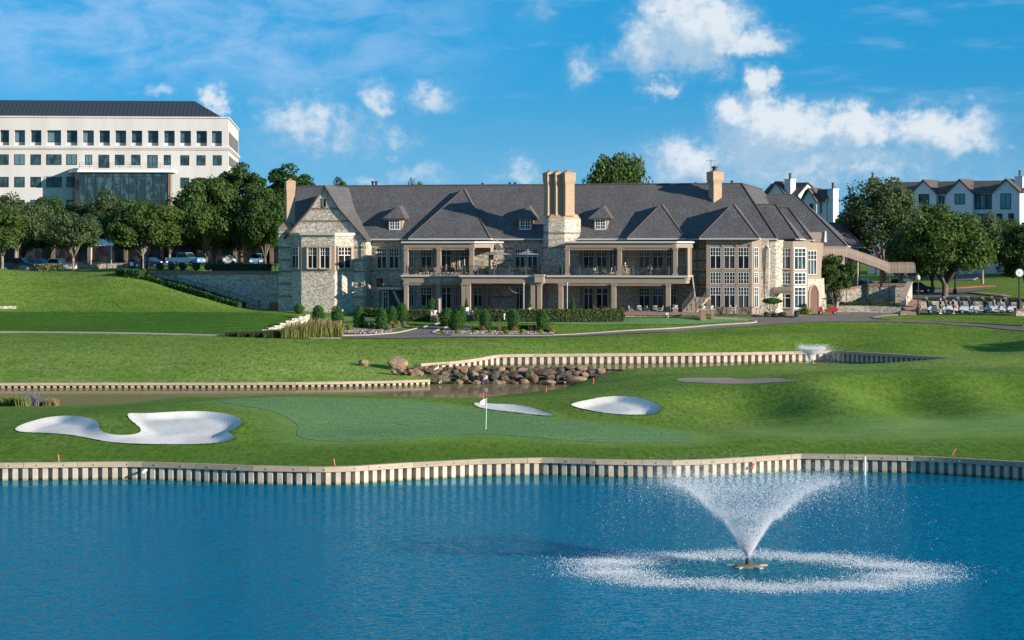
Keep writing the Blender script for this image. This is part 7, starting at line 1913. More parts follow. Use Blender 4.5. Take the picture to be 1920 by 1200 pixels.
def golf_cart(col, bag=True, flip=False):
    """side-on golf cart facing +x: curved cowl, bench, roof on struts, bag rack behind"""
    rt = empty('golf_cart'); pt = paint('cart_body_paint', col)
    mb = MB()
    for y0, y1, pts in ((-.56, .56, [(-1.12, .42), (-1.18, .62), (-1.02, .82), (-.62, .86), (-.1, .80), (-.06, .34), (-.4, .34)]), (-.56, .56, [(.62, .32), (.60, .62), (.74, .92), (.92, .80), (1.15, .52), (1.12, .36)])):
        n = len(pts); mb.add([(x, y0, z) for x, z in pts] + [(x, y1, z) for x, z in pts], [tuple(range(n)), tuple(range(2 * n - 1, n - 1, -1))] + [((i + 1) % n, i, n + i, n + (i + 1) % n) for i in range(n)])
    mb.box(-.1, .66, -.55, .55, .26, .33); mb.build('body', pt, rt)
    mb = MB(); mb.box(-.62, -.1, -.5, .5, .86, .98); mb.hull([(-.70, -.5, .95), (-.58, -.5, .95), (-.58, .5, .95), (-.70, .5, .95)], [(-.82, -.5, 1.36), (-.72, -.5, 1.36), (-.72, .5, 1.36), (-.82, .5, 1.36)]); mb.build('seat', M['taupe_dark'], rt)
    mb = MB()
    for sy in (-.52, .52): mb.tube([(.72, sy, .9), (.42, sy, 1.78)], .022, 5); mb.tube([(-.78, sy, .8), (-.72, sy, 1.78)], .022, 5)
    mb.build('roof_strut', M['dark_metal'], rt)
    mb = MB(); mb.hull([(-1.0, -.6, 1.78), (.62, -.6, 1.78), (.62, .6, 1.78), (-1.0, .6, 1.78)], [(-.92, -.52, 1.86), (.54, -.52, 1.86), (.54, .52, 1.90), (-.92, .52, 1.90)]); mb.build('roof', M['dark_metal'], rt)
    mb = MB(); mb.tube([(.66, -.2, .85), (.36, -.2, 1.08)], .02, 5)
    for k in range(10): a, b = 2 * math.pi * k / 10, 2 * math.pi * (k + 1) / 10; mb.tube([(.34 + .1 * math.cos(a), -.2 + .17 * math.sin(a), 1.1 + .13 * math.cos(a)), (.34 + .1 * math.cos(b), -.2 + .17 * math.sin(b), 1.1 + .13 * math.cos(b))], .014, 4)
    mb.build('steering_wheel', M['rubber'], rt)
    for x in (-.82, .83):
        for sy in (-.5, .5):
            mb = MB(); mb.tube([(x, sy - .09, .23), (x, sy + .09, .23)], .23, 14); w = mb.build('wheel', M['rubber'], rt)
            mb = MB(); mb.tube([(x, sy - .1, .23), (x, sy + .1, .23)], .13, 10); mb.build('rim', M['chrome'], w)
    return rt
def golf_bag(col):
    rt = empty('golf_bag'); mb = MB(); mb.tube([(0, 0, 0), (-.08, 0, .45), (-.16, 0, .9)], [.14, .15, .16], 8); mb.build('bag', mottled('bag_fabric', col, tuple(c * .7 for c in col), 4, .8), rt)
    mb = MB()
    for k in range(5): y = -.1 + k * .05; mb.tube([(-.15, y, .8), (-.24 - .02 * k, y * 1.5, 1.2 + .04 * (k % 3))], .012, 4); mb.cbox((-.26 - .02 * k, y * 1.5, 1.23 + .04 * (k % 3)), (.1, .04, .06))
    mb.build('golf_club', M['chrome'], rt); return rt
white = (.46, .52, .60)  # white cart bodies, their bluish shade mixed into the paint
proto = golf_cart(white)
carts = [(1757, 255.5, 'white golf cart at the left end of the row, nearest the brick steps'), (1790, 259.5, 'white golf cart behind, between the first cart and the front middle one'), (1816, 255.5, 'white golf cart in the middle of the front row'), (1863, 255.5, 'white golf cart of the front row beside the gap'), (1880, 259.5, 'white golf cart behind with the seated player'), (1905, 256, 'white golf cart at the right end, behind the street clock'), (1835, 260, 'white golf cart behind the middle of the front row')]
cart_objs = []
for i, (px, d, lb) in enumerate(carts):
    o = proto if i == 0 else copy_tree(proto); put(o, px, d, R(2 if i % 2 else -3), lb, 'golf cart', 'white golf carts lined up at the stone wall'); o.location.z = HC - (587.5 - 462) * d / FP if d < 257 else HC - (586 - 462) * d / FP; cart_objs.append(o)
bags = [((.05, .05, .06), 'black'), ((.34, .34, .33), 'pale grey'), ((.04, .07, .20), 'navy')]
bag_protos = [golf_bag(c) for c, _ in bags]; cnt = {0: 0, 1: 0, 2: 0}
where = ['first', 'second row left', 'middle front', 'gap side', 'second row right', 'clock side', 'second row middle']
for i, co in enumerate(cart_objs):
    for j, y in enumerate((-.25, .25)):
        k = (i + j * 2) % 3; o = bag_protos[k] if cnt[k] == 0 else copy_tree(bag_protos[k]); cnt[k] += 1
        o.location = co.location + Vector((-.98, y, .62)); tag(o, f'{bags[k][1]} golf bag on the rear {"near" if y < 0 else "far"} side of the {where[i]} white cart', 'golf bag', 'golf bags on the white carts')
red = golf_cart((.42, .015, .03)); put(red, 1551.5, 248.5, R(180), 'red golf cart with black roof parked on the drive by the arched door', 'golf cart'); red.location.z = HC - (589.5 - 462) * 248.5 / FP
for j, (k, y) in enumerate(((0, .25), (1, -.25))):
    o = copy_tree(bag_protos[k]); o.location = red.location + Vector((.98, y, .62)); o.rotation_euler = (0, 0, math.pi); tag(o, f'{bags[k][1]} golf bag on the back of the red cart', 'golf bag')

# ------------------------------------------------------------------ people
def skinned(name, verts, edges, radii, m, parent=None, sub=1, root=0):
    me = bpy.data.meshes.new(name); me.from_pydata(verts, edges, []); me.materials.append(m)
    o = bpy.data.objects.new(name, me); COL.objects.link(o)
    md = o.modifiers.new('skin', 'SKIN'); md.use_smooth_shade = True
    sv = me.skin_vertices[0].data
    for i, r_ in enumerate(radii): sv[i].radius = (r_, r_) if not isinstance(r_, tuple) else r_
    sv[root].use_root = True
    o.modifiers.new('sub', 'SUBSURF').levels = sub; o.modifiers['sub'].render_levels = sub
    if parent: o.parent = parent
    return o
def person(pose, shirt, shorts, hair, cap=None, arm=0.0):
    """one continuous body; shirt, shorts, hair or cap and shoes over it"""
    rt = empty('person')
    if pose == 'stand':
        hip, kn, an = .95, .50, .08; kx = .04; ax = 0.0; toe = .14
        legs = lambda s: [(0, s * .10, hip - .05), (kx, s * .11, kn), (ax, s * .12, an), (toe, s * .13, .04)]
    else:
        hip = .52; legs = lambda s: [(.05, s * .11, hip), (.46, s * .13, hip + .02), (.44, s * .13, .10), (.58, s * .13, .04)]
    V = [(0, 0, hip), (0, 0, hip + .22), (0, 0, hip + .44), (.01, 0, hip + .53), (.02, 0, hip + .60), (.03, 0, hip + .70), (.03, 0, hip + .80)]
    Rr = [(.13, .16), (.11, .14), (.12, .17), .06, .055, (.085, .075), (.075, .07)]; E = [(i, i + 1) for i in range(6)]
    def add(chain, rad, frm):
        p = frm
        for c, r_ in zip(chain, rad): V.append(c); Rr.append(r_); E.append((p, len(V) - 1)); p = len(V) - 1
    for s in (-1, 1):
        add(legs(s), [.085, .06, .042, .035], 0)
        sh = hip + .46; f = arm if s > 0 else arm * .5
        el = (.06 + .22 * f, s * .25, sh - .27 + .10 * f); hd = (.16 + .34 * f, s * .24, sh - .46 + .36 * f)
        add([(0, s * .17, sh), el, hd], [.055, .042, .032], 2)
        p = len(V) - 1; dx, dz = hd[0] - el[0], hd[2] - el[2]; L = math.hypot(dx, dz)
        for q in range(5):
            oy = (q - 2) * .018; ln = (.05, .085, .095, .09, .075)[q]
            V.append((hd[0] + dx / L * ln + (.02 if q == 0 else 0), hd[1] + oy, hd[2] + dz / L * ln)); Rr.append(.009); E.append((p, len(V) - 1))
    skinned('body', V, E, Rr, M['skin'], rt, 1)
    k = 7; V2 = [V[0], V[1], V[2], (0, 0, hip + .50)]; E2 = [(0, 1), (1, 2), (2, 3)]; R2 = [(.15, .185), (.13, .165), (.14, .19), .085]
    for s in (-1, 1):
        sh = hip + .46; f = arm if s > 0 else arm * .5
        V2 += [(0, s * .175, sh), (.03 + .1 * f, s * .225, sh - .16)]; R2 += [.075, .065]; E2 += [(2, len(V2) - 2), (len(V2) - 2, len(V2) - 1)]
    skinned('shirt', V2, E2, R2, mottled('shirt_cloth', shirt, tuple(c * .8 for c in shirt), 4, .9), rt, 1)
    V3 = [(0, 0, hip + .05)]; R3 = [(.155, .175)]; E3 = []
    for s in (-1, 1):
        l = legs(s); a = Vector(l[0]); b = Vector(l[1]); V3 += [tuple(a), tuple(a.lerp(b, .9))]; R3 += [.105, .085]; E3 += [(0, len(V3) - 2), (len(V3) - 2, len(V3) - 1)]
    skinned('shorts', V3, E3, R3, mottled('shorts_cloth', shorts, tuple(c * .8 for c in shorts), 4, .9), rt, 1)
    mb = MB(); hz = hip + .755; hx = .03
    mb.lathe([(.088, -.03), (.108, .01), (.104, .07), (.06, .115), (.01, .125)], (hx - .012, 0, hz), 12)
    if cap: mb.hull([(hx + .06, -.08, hz + .03), (hx + .2, -.05, hz + .015), (hx + .2, .05, hz + .015), (hx + .06, .08, hz + .03)], [(hx + .06, -.08, hz + .045), (hx + .2, -.05, hz + .03), (hx + .2, .05, hz + .03), (hx + .06, .08, hz + .045)])
    mb.build('cap' if cap else 'hair', mottled('head_cover', cap or hair, tuple(c * .7 for c in (cap or hair)), 5, .9), rt, smooth=True)
    mb = MB()
    mb.lathe([(.02, -.02), (.014, .0), (.004, .025)], (hx + .092, 0, hz - .035), 6)
    for s in (-1, 1): mb.lathe([(.012, -.025), (.02, 0), (.01, .028)], (hx, s * .082, hz - .02), 6)
    mb.build('nose_and_ears', M['skin'], rt, smooth=True)
    mb = MB()
    for s in (-1, 1): mb.cbox((hx + .083, s * .03, hz - .005), (.012, .02, .01))
    mb.cbox((hx + .082, 0, hz - .075), (.012, .042, .008)); mb.build('eyes_and_mouth', mottled('dark_features', (.05, .03, .025), (.06, .04, .03), 3), rt)
    for s in (-1, 1):
        l = legs(s)[2]; mb = MB(); mb.hull([(l[0] - .09, l[1] - .05, -.0), (l[0] + .2, l[1] - .05, 0), (l[0] + .2, l[1] + .05, 0), (l[0] - .09, l[1] + .05, 0)], [(l[0] - .07, l[1] - .04, .11), (l[0] + .12, l[1] - .04, .07), (l[0] + .12, l[1] + .04, .07), (l[0] - .07, l[1] + .04, .11)]); mb.build('shoe', M['white'], rt)
    return rt
def put_p(o, px, py, d, rz, label): o.location = P(px, py, d); o.rotation_euler = (0, 0, R(rz)); return tag(o, label, 'person')
put_p(person('stand', (.03, .05, .22), (.05, .05, .06), (.05, .03, .02), (.6, .6, .6), .3), 1763, 588, 254.6, 15, 'person in royal blue shirt and pale cap standing by the first white cart')
put_p(person('stand', (.05, .03, .20), (.06, .02, .03), (.04, .025, .02), None, .6), 1788, 588, 254.6, -10, 'person in dark blue shirt reaching forward between two white carts')
o = person('sit', (.75, .74, .72), (.02, .12, .32), (.05, .03, .02), (.8, .8, .8), .9); q_ = cart_objs[4].location; o.location = q_ + Vector((-.32, -.25, .36)); o.rotation_euler = (0, 0, 0); tag(o, 'seated player in white shirt and bright blue shorts in a golf cart', 'person')
o = person('sit', (.10, .11, .12), (.3, .28, .24), (.05, .03, .02), None, .7); q_ = cart_objs[1].location; o.location = q_ + Vector((-.32, -.25, .36)); tag(o, 'seated player in dark shirt in the rear left golf cart', 'person')

# ------------------------------------------------------------------ terrace furniture
def chair_proto(m):
    rt = empty('terrace_chair'); mb = MB()
    mb.box(-.24, .24, -.24, .24, .38, .46); mb.build('seat', m, rt)
    mb = MB(); mb.hull([(-.25, .2, .46), (.25, .2, .46), (.25, .26, .46), (-.25, .26, .46)], [(-.22, .3, .95), (.22, .3, .95), (.22, .34, .95), (-.22, .34, .95)]); mb.build('backrest', m, rt)
    for sx in (-.22, .22):
        mb = MB(); mb.box(sx - .03, sx + .03, -.22, .24, .62, .67); mb.box(sx - .02, sx + .02, -.22, -.18, .46, .62); mb.build('armrest', m, rt)
        for sy in (-.21, .21): mb = MB(); mb.box(sx - .02, sx + .02, sy - .02, sy + .02, 0, .38); mb.build('leg', m, rt)
    return rt
def table_proto():
    rt = empty('terrace_table'); mb = MB(); mb.lathe([(.5, .70), (.52, .72), (.5, .745)], (0, 0, 0), 16); mb.build('table_top', M['rattan'], rt)
    mb = MB(); mb.lathe([(.28, 0), (.26, .04), (.05, .08), (.045, .70)], (0, 0, 0), 10); mb.build('pedestal', M['dark_metal'], rt); return rt
tp = table_proto(); cdk = chair_proto(M['rattan']); cpl = chair_proto(M['pale_cushion']); used_f = set()
def put_f(src, u, v, w, rz, label, cat, group):
    key = src.name
    if key in used_f: o = copy_tree(src)
    else: o = src; used_f.add(key)
    q = club_world(u, v, w); o.location = q; o.rotation_euler = (0, 0, rz - TH); return tag(o, label, cat, group)
sets = [(785, -5.2, DK, 'the left upper porch, first bay', 'd'), (806, -4.6, DK, 'the left upper porch near its second column', 'd'), (845, -5.2, DK, 'the left upper porch, middle', 'd'), (872, -5.0, DK, 'the left upper porch, canted end', 'd'), (897, -6.6, DK, 'the open upper terrace left of the plants', 'd'), (975, -6.4, DK, 'the open upper terrace under the right umbrella', 'd'), (1000, -6.2, DK, 'the open upper terrace right of the umbrellas', 'd'),
        (1100, -5.0, DK, 'the upper right porch first bay', 'p'), (1130, -5.2, DK, 'the upper right porch beside the wide column', 'p'), (1205, -5.2, DK, 'the upper right porch second bay', 'p'), (1232, -4.8, DK, 'the upper right porch far bay', 'd'),
        (1196, -5.6, WG, 'the lower terrace behind the brick capped wall', 'p'), (1226, -5.6, WG, 'the lower terrace left of the bowl pedestal', 'p'), (1130, -4.6, WG, 'the lower terrace bar front', 'd')]
for px, v, w, where_, kd in sets:
    u = Bu(px, v); w2 = w + (.0 if w == DK else -.2)
    put_f(tp, u, v, w2, 0, f'round dark table on {where_}', 'table', 'terrace tables')
    for j, (du, dv, rz) in enumerate(((-.75, 0, R(90)), (.75, .05, R(-90)), (0, .75, 0))):
        put_f(cpl if kd == 'p' else cdk, u + du, v + dv, w2, rz, f'{"pale" if kd == "p" else "dark"} {("west", "east", "rear")[j]} chair at the table on {where_}', 'chair', 'terrace chairs')
GP = WG - .45
for i, (px, v, nm) in enumerate(((1338, -6.6, 'nearest the flower bowls'), (1362, -6.8, 'in the middle of the garden patio'), (1388, -6.4, 'below the tall window bay'), (1408, -5.6, 'at the right end of the garden patio'))):
    u = Bu(px, v); q = club_world(u, v); z_ = max(Hs(q.x, q.y) + .03, HC - (587 - 462) * q.y / FP - .05)
    put_f(tp, u, v, z_, 0, f'patio table {nm}', 'table', 'garden patio tables')
    for j, (du, dv, rz) in enumerate(((-.8, 0, R(90)), (.8, .05, R(-90)))): put_f(cdk if (i + j) % 2 else cpl, u + du, v + dv, z_, rz, f'{"dark" if (i + j) % 2 else "pale"} {("left", "right")[j]} chair of the patio table {nm}'.replace('left chair', 'west chair').replace('right chair', 'east chair'), 'chair', 'garden patio chairs')
def umbrella(px, py_top, py_rim, wpx, v, label):
    u = Bu(px, v); q = club_world(u, v, DK); s = FP / q.y; rt = empty('patio_umbrella', q, 0, label, 'umbrella')
    zt = HC - (py_top - 462) / s - DK; zr = HC - (py_rim - 462) / s - DK; r = wpx / s / 2; mb = MB(); n = 8
    ring = [(r * math.cos(2 * math.pi * k / n), r * math.sin(2 * math.pi * k / n), zr) for k in range(n)]; mid = [(x * .5, y * .5, zr + (zt - zr) * .55) for x, y, _ in ring]
    mb.add(ring + mid + [(0, 0, zt)], [(k, (k + 1) % n, n + (k + 1) % n, n + k) for k in range(n)] + [(n + k, n + (k + 1) % n, 2 * n) for k in range(n)])
    mb.build('umbrella_canopy', M['umbrella'], rt)
    mb = MB(); mb.tube([(0, 0, 0), (0, 0, zt + .15)], .03, 6); mb.build('pole', M['white'], rt)
    mb = MB(); mb.lathe([(.3, 0), (.3, .1), (.06, .16)], (0, 0, 0), 12); mb.build('base', M['dark_metal'], rt)
    for k in range(n): x, y, _ = ring[k]; mb = MB(); mb.tube([(0, 0, zt - .1), (x, y, zr - .01)], .012, 4); mb.build('rib', M['dark_metal'], rt)
umbrella(931, 471, 477.5, 56, -5.4, 'mauve grey patio umbrella nearer the left porch'); umbrella(990, 469.5, 477.5, 57, -5.0, 'mauve grey patio umbrella in front of the terrace doors')
put_p2 = [(927, -6.4, (.02, .025, .03), (.02, .02, .02), None, .5, 'person in dark clothes serving at the open upper terrace'), (1172, -6.0, (.30, .31, .32), (.3, .28, .25), (.85, .85, .83), .4, 'person in a white cap on the upper right porch'), (1219, -5.9, (.10, .25, .60), (.2, .2, .2), None, .5, 'person in bright blue shirt on the upper right porch')]
for px, v, a, b, c, arm, lb in put_p2:
    o = person('stand', a, b, (.05, .03, .02), c, arm); q = club_world(Bu(px, v), v, DK); o.location = q; o.rotation_euler = (0, 0, R(-100)); o.scale = (1, 1, .86); tag(o, lb, 'person')
# slatted planter boxes with plants on the deck, speaker lamp, string of bulbs
for px, lb in ((927, 'slatted grey planter box under the left umbrella'), (945.5, 'slatted grey planter box between the two umbrellas'), (1095, 'wide slatted counter on the upper right porch')):
    v = -7.9 if px < 1000 else -6.4; q = club_world(Bu(px, v), v, DK); rt = empty('planter_box', q, -TH, lb, 'planter'); wd = 1.0 if px < 1000 else 2.2
    mb = MB(); mb.box(-wd * .5, wd * .5, -.2, .2, .02, .78); mb.build('inner_box', M['taupe_dark'], rt); mb = MB()
    for k in range(int(wd / .12) + 1): x = -wd * .5 + k * .12; mb.box(x - .04, x + .04, -.235, -.2, 0, .85)
    mb.build('slat_front', M['gutter'], rt)
for px, lb in ((913, 'potted grass plant on the open terrace left of the slatted boxes'), (958, 'potted grass plant on the open terrace right of the slatted boxes'), (1053, 'potted plant in a teal pot beside the upper right porch')):
    q = club_world(Bu(px, -7.2 if px < 1000 else -6.4), -7.2 if px < 1000 else -6.4, DK); rt = empty('potted_plant', q, 0, lb, 'potted plant')
    mb = MB(); mb.lathe([(.17, 0), (.26, .4), (.28, .45)], (0, 0, 0), 12); mb.build('pot', M['blue_pot'], rt)
    o = grass_tuft('foliage', (0, 0, .42), .35, .35, .75, M['leaf_shrub'], int(px), 160, None, 1.1, None, None, .03); o.parent = rt
q = club_world(uA1 + 2.3, vP + 2.4, 0); zt = HC - (463 - 462) * q.y / FP; rt = empty('flood_speaker', (q.x, q.y, zt), R(20), 'black speaker box on a bracket at the corner of the left porch', 'loudspeaker')
mb = MB(); mb.hull([(-.42, -.1, 0), (0, -.25, -.5), (.42, -.1, 0), (0, .05, .5)], [(-.32, .35, 0), (0, .2, -.38), (.32, .35, 0), (0, .45, .38)]); mb.build('case', M['dark_metal'], rt); mb = MB(); mb.tube([(-.2, .3, .35), (.1, .1, 1.0)], .05, 5); mb.build('bracket', M['gutter'], rt)
rt = empty('string_lights', club_world(Bu(951, vM + .6), vM + .6, BB), -TH, 'sagging string of small white bulbs under the terrace beam', 'string lights')
a_, b_ = 0.0, Bu(985, vM + .6) - Bu(951, vM + .6); mb = MB(); pts = [(a_ + (b_ - a_) * t / 16, 0, -.1 - .95 * (1 - ((t - 8) / 8) ** 2)) for t in range(17)]; mb.tube(pts, .012, 4); mb.build('cable', M['dark_metal'], rt); mb = MB()
for p in pts[1:]: mb.lathe([(.02, -.09), (.05, -.05), (.02, 0)], p, 6)
mb.build('bulb', M['lampglass'], rt)
for px, lb in ((919, 'grey pendant lamp left under the middle terrace'), (970, 'grey pendant lamp beside the string of bulbs')):
    q = club_world(Bu(px, -6), -6, DK - .45); rt = empty('pendant_lamp', q, 0, lb, 'lamp'); mb = MB(); mb.tube([(0, 0, 0), (0, 0, -.25)], .015, 4); mb.build('cable', M['dark_metal'], rt); mb = MB(); mb.lathe([(.08, -.2), (.12, -.38), (.24, -.55)], (0, 0, 0), 12); mb.build('lamp_shade', M['gutter'], rt)
for px, v, lb in ((1063.5, vP - .9, 'slim pale lamp pole in front of the lower right terrace'), (982, vM - .5, 'slim pale lamp pole beside the middle terrace piers')):
    q = club_world(Bu(px, v), v, WG - 1.0); rt = empty('lamp_pole', q, 0, lb, 'lamp post'); h = Bw(px, 533, v) - WG + 1.0; mb = MB(); mb.tube([(0, 0, 0), (0, 0, h)], .055, 6); mb.build('pole', M['gutter'], rt); mb = MB(); mb.lathe([(.1, 0), (.12, .12), (.03, .2)], (0, 0, h), 8); mb.build('lamp_head', M['gutter'], rt)

# ------------------------------------------------------------------ urns and potted shrubs along the lower terrace
def urn(px, py_b, py_t, d, label, ped=None, flower=True, wpx=11):
    s = FP / d; p = P(px, py_b, d); h = (py_b - py_t) / s; r = wpx / s / 2; rt = empty('flower_urn', p, 0, label, 'urn')
    mb = MB(); mb.lathe([(r * .55, 0), (r * .4, h * .18), (r * .75, h * .5), (r, h * .92), (r * .96, h)], (0, 0, 0), 14); mb.build('bowl', M['white_pot'], rt)
    if flower: o = blob_cards(160, .05, int(px), lambda r_, n: (lambda a, q: (np.stack([np.cos(a) * q * r, np.sin(a) * q * r, h + .12 * r_.uniform(0, 1, n)], 1), np.stack([np.cos(a) * .3, np.sin(a) * .3, np.ones(n)], 1)))(r_.uniform(0, 6.28, n), r_.uniform(0, 1, n) ** .5), M['leaf_box'], 'flowers', rt)
    return rt
def pedestal(px, py_b, py_t, wpx, d, label, m=None):
    s = FP / d; p = Vector(P(px, py_b, d)); h = (py_b - py_t) / s; w = wpx / s; mb = MB(); mb.cbox((0, 0, h / 2 - .3), (w, w, h + .6 - .16), 0); o = mb.build('pedestal', M['brick'] if m is None else m); o.location = p
    mb = MB(); mb.cbox((0, 0, h - .05), (w * 1.14, w * 1.14, .16)); mb.build('cap_stone', M['cast'], o); return tag(o, label, 'pedestal')
for px, pb, pt_, wp, d, lb in ((814, 604, 590, 11.5, 243.5, 'brick pedestal left of the garden steps'), (880, 603, 590, 15, 243.5, 'brick pedestal right of the garden steps'), (1318, 595, 579, 10.5, 241, 'brick pedestal at the end of the brick capped wall'), (1336, 594, 579, 6, 241.5, 'narrow brick pedestal beside the garden patio'), (1266, 583, 577, 10, 244.5, 'low brick pedestal by the stair foot')): pedestal(px, pb, pt_, wp, d, lb)
urn(814.5, 590, 582, 243.5, 'white flower bowl on the pedestal left of the garden steps'); urn(883, 590, 583, 243.3, 'white flower bowl beside the tall white pot', wpx=9); urn(1318, 579, 574, 241, 'white flower bowl on the pedestal at the wall end', wpx=10.5); urn(1333, 579, 573.5, 241.5, 'white flower bowl above the garden patio', wpx=10.5); urn(1266, 577, 572.5, 244.5, 'white flower bowl by the stair foot', wpx=11.5)
def pot_shrub(px, py_b, py_pot, py_t, wpx, wsh, d, label, cone='cone'):
    s = FP / d; rt = empty('potted_shrub', P(px, py_b, d), 0, label, 'potted shrub'); h = (py_b - py_pot) / s; r = wpx / s / 2; mb = MB(); mb.lathe([(r * .75, -.3), (r * .8, h * .1), (r, h), (r * .9, h)], (0, 0, 0), 14); mb.build('pot', M['white_pot'], rt)
    hh = (py_pot - py_t) / s; o = blob_cards(420, .07, int(px * 3), topiary_fx(wsh / s, hh, cone), M['leaf_shrub'], 'foliage', rt); o.location = (0, 0, h * .95)
    core = core_lathe(wsh / s, hh, cone).build('inner_twigs', M['core'], o)
pot_shrub(874.5, 588, 576, 558.5, 9.5, 9.5, 243.8, 'cone shaped shrub in a tall white pot right of the garden steps'); pot_shrub(992.5, 582.5, 577, 560, 10.5, 10, 244.5, 'cone shaped shrub in a white pot by the middle terrace piers'); pot_shrub(1074, 582, 580, 556, 8, 14, 245, 'tall loose shrub in front of the lower right terrace', 'cone'); pot_shrub(809, 584, 581, 558, 8, 18, 246, 'loose olive bush in a pot left of the garden steps', 'round')
q = P(823, 579, 246); rt = empty('bollard_post', q, 0, 'rounded terracotta post beside the garden steps', 'post'); mb = MB(); mb.lathe([(.16, -.5), (.16, 1.0), (.12, 1.14), (.03, 1.2)], (0, 0, 0), 10); mb.build('post', M['cast'], rt)
o = shrub('clipped_dome', 1447.5, 574, 0, 0, 'round', M['leaf_shrub'], 'x') if False else None
# cloud-pruned tree by the second bay
rt = empty('pruned_tree', P(1448, 594, 243.5), 0, 'flat topped clipped tree with pale twisted stems in front of the second bay', 'tree'); s = FP / 243.5
o = blob_cards(1500, .09, 5, topiary_fx(37 / s, 11 / s, 'round'), M['leaf_shrub'], 'crown', rt); o.location = (0, 0, 24.5 / s)
core_lathe(37 / s, 11 / s, 'round').build('inner_twigs', M['core'], o); mb = MB(); r = random.Random(3)
for k in range(7): x = r.uniform(-.85, .85); mb.tube([(r.uniform(-.12, .12), r.uniform(-.1, .1), -.2), (x * .35 + r.uniform(-.1, .1), r.uniform(-.2, .2), .55), (x * .7, r.uniform(-.3, .3), 1.0), (x, r.uniform(-.4, .4), 1.65)], [.10, .08, .065, .04], 6)
mb.build('stem', M['bark_pale'], rt, smooth=True)
for px, py, w, h, k, m, lb in ((1466, 593, 20, 8.5, 'round', 'leaf_shrub', 'low round shrub right of the flat topped clipped tree'), (1437, 593, 13, 9, 'round', 'leaf_shrub', 'low dark shrub left of the flat topped clipped tree'), (1510, 589, 28, 14, 'round', 'leaf_box', 'loose yellow green shrub between the blue jar and the red cart'), (1453, 592, 8, 6, 'round', 'leaf_shrub', 'tiny shrub at the foot of the pale twisted stems')): shrub('garden_shrub', px, py, w, h, k, M[m], lb, 'shrub', None, 320, loc=Vector(P(px, py, 243)))
rt = empty('water_jar', P(1493.5, 594, 243), 0, 'dark blue glazed jar beside the drive', 'jar'); mb = MB(); mb.lathe([(.2, 0), (.30, .2), (.31, .55), (.22, .68), (.24, .74)], (0, 0, 0), 14); mb.build('jar', M['blue_pot'], rt)
# ------------------------------------------------------------------ on the course: flags, stakes, pipes
def pin(px, py_b, py_t, d, label, flag=1.0, lean=0.0):
    p = Vector(P(px, py_b, d)); p.z = Hs(p.x, p.y); s = FP / d; h = (py_b - py_t) / s; rt = empty('golf_flag', p, 0, label, 'golf flag')
    mb = MB(); mb.tube([(0, 0, -.05), (lean, 0, h)], .024 if h > 1.5 else .03, 6); mb.build('pole', M['white'], rt)
    mb = MB(); k = h * .19 if h > 1.5 else h * .35; x0 = lean
    rows = 5; vs = []
    for i in range(rows + 1):
        t = i / rows; vs += [(x0 - t * k * 1.0, .06 * math.sin(t * 5) * k, h - t * k * .55), (x0 - t * k * 1.15, .06 * math.sin(t * 5 + 1) * k, h - k - t * k * .28)]
    vs2 = [(x, y + .008, z) for x, y, z in vs]; n = len(vs)
    mb.add(vs + vs2, [(2 * i, 2 * i + 1, 2 * i + 3, 2 * i + 2) for i in range(rows)] + [(n + 2 * i, n + 2 * i + 2, n + 2 * i + 3, n + 2 * i + 1) for i in range(rows)]); mb.build('flag', M['white'], rt)
    return rt
pin(911, 806, 746, 143.0, 'tall white flagstick and flag on the near green', lean=.05)
for px, pb, pt_, lb in ((1063, 598.5, 588, 'short practice flag left of its pair in front of the long hedge'), (1087, 602.5, 590.5, 'short practice flag nearest the lawn edge'), (1252.5, 596.5, 585.5, 'short practice flag in front of the brick capped wall'), (579.5, 601, 588.5, 'short practice flag between the stepped wall and the clipped bushes')):
    p = ground_at(px, pb, 225, 256); pin(px, pb, pt_, p.y, lb)
p = ground_at(945.5, 592, 238, 246); mb = MB(); q = Vector(P(945.5, 591, 241)); mb.lathe([(.05, -.5), (.05, -.05), (.11, 0), (.11, .14), (.03, .19)], (0, 0, 0), 8); o = mb.build('garden_light', M['white']); o.location = q; tag(o, 'small white garden light in front of the long hedge', 'garden light')
for px, py, h, lb in ((905, 755, 18, 'red stake behind the tall white flag'), (1023.5, 735, 9.5, 'red stake at the corner of the lower pond'), (1112, 720, 11, 'red stake below the last boulder of the weir'), (230, 756.5, 7, 'red stake at the near shore of the lower pond'), (337.5, 737, 6, 'small red stake at the pond side behind the left bunker')):
    p = ground_at(px, py, 150, 206); mb = MB(); mb.tube([(0, 0, -.2), (.02, 0, h * p.y / FP)], .06, 6); o = mb.build('hazard_stake', M['red_stake']); o.location = p; tag(o, lb, 'stake', 'red hazard stakes')
for px, py, h, ln, lb in ((110, 866, 14, -.03, 'orange stake in the grass above the left lake bulkhead'), (627, 873, 13, -.05, 'orange stake in the grass above the middle of the lake bulkhead'), (1787, 853, 12, .16, 'leaning orange stake in the grass above the right lake bulkhead')):
    p = ground_at(px, py, 120, 135); mb = MB(); mb.tube([(-ln, 0, -.2), (ln, 0, h * p.y / FP)], .042, 6); o = mb.build('hazard_stake', M['orange']); o.location = p; tag(o, lb, 'stake', 'orange stakes along the lake bulkhead')
p = P(1619.5, 884, 129.2); rt = empty('water_gauge', (p[0], p[1] - .45, 0), 0, 'white upright pipe standing in the lake against the bulkhead', 'pipe'); mb = MB(); mb.tube([(0, 0, -1), (0, 0, 1.12)], .065, 8); mb.build('pipe', M['white'], rt)
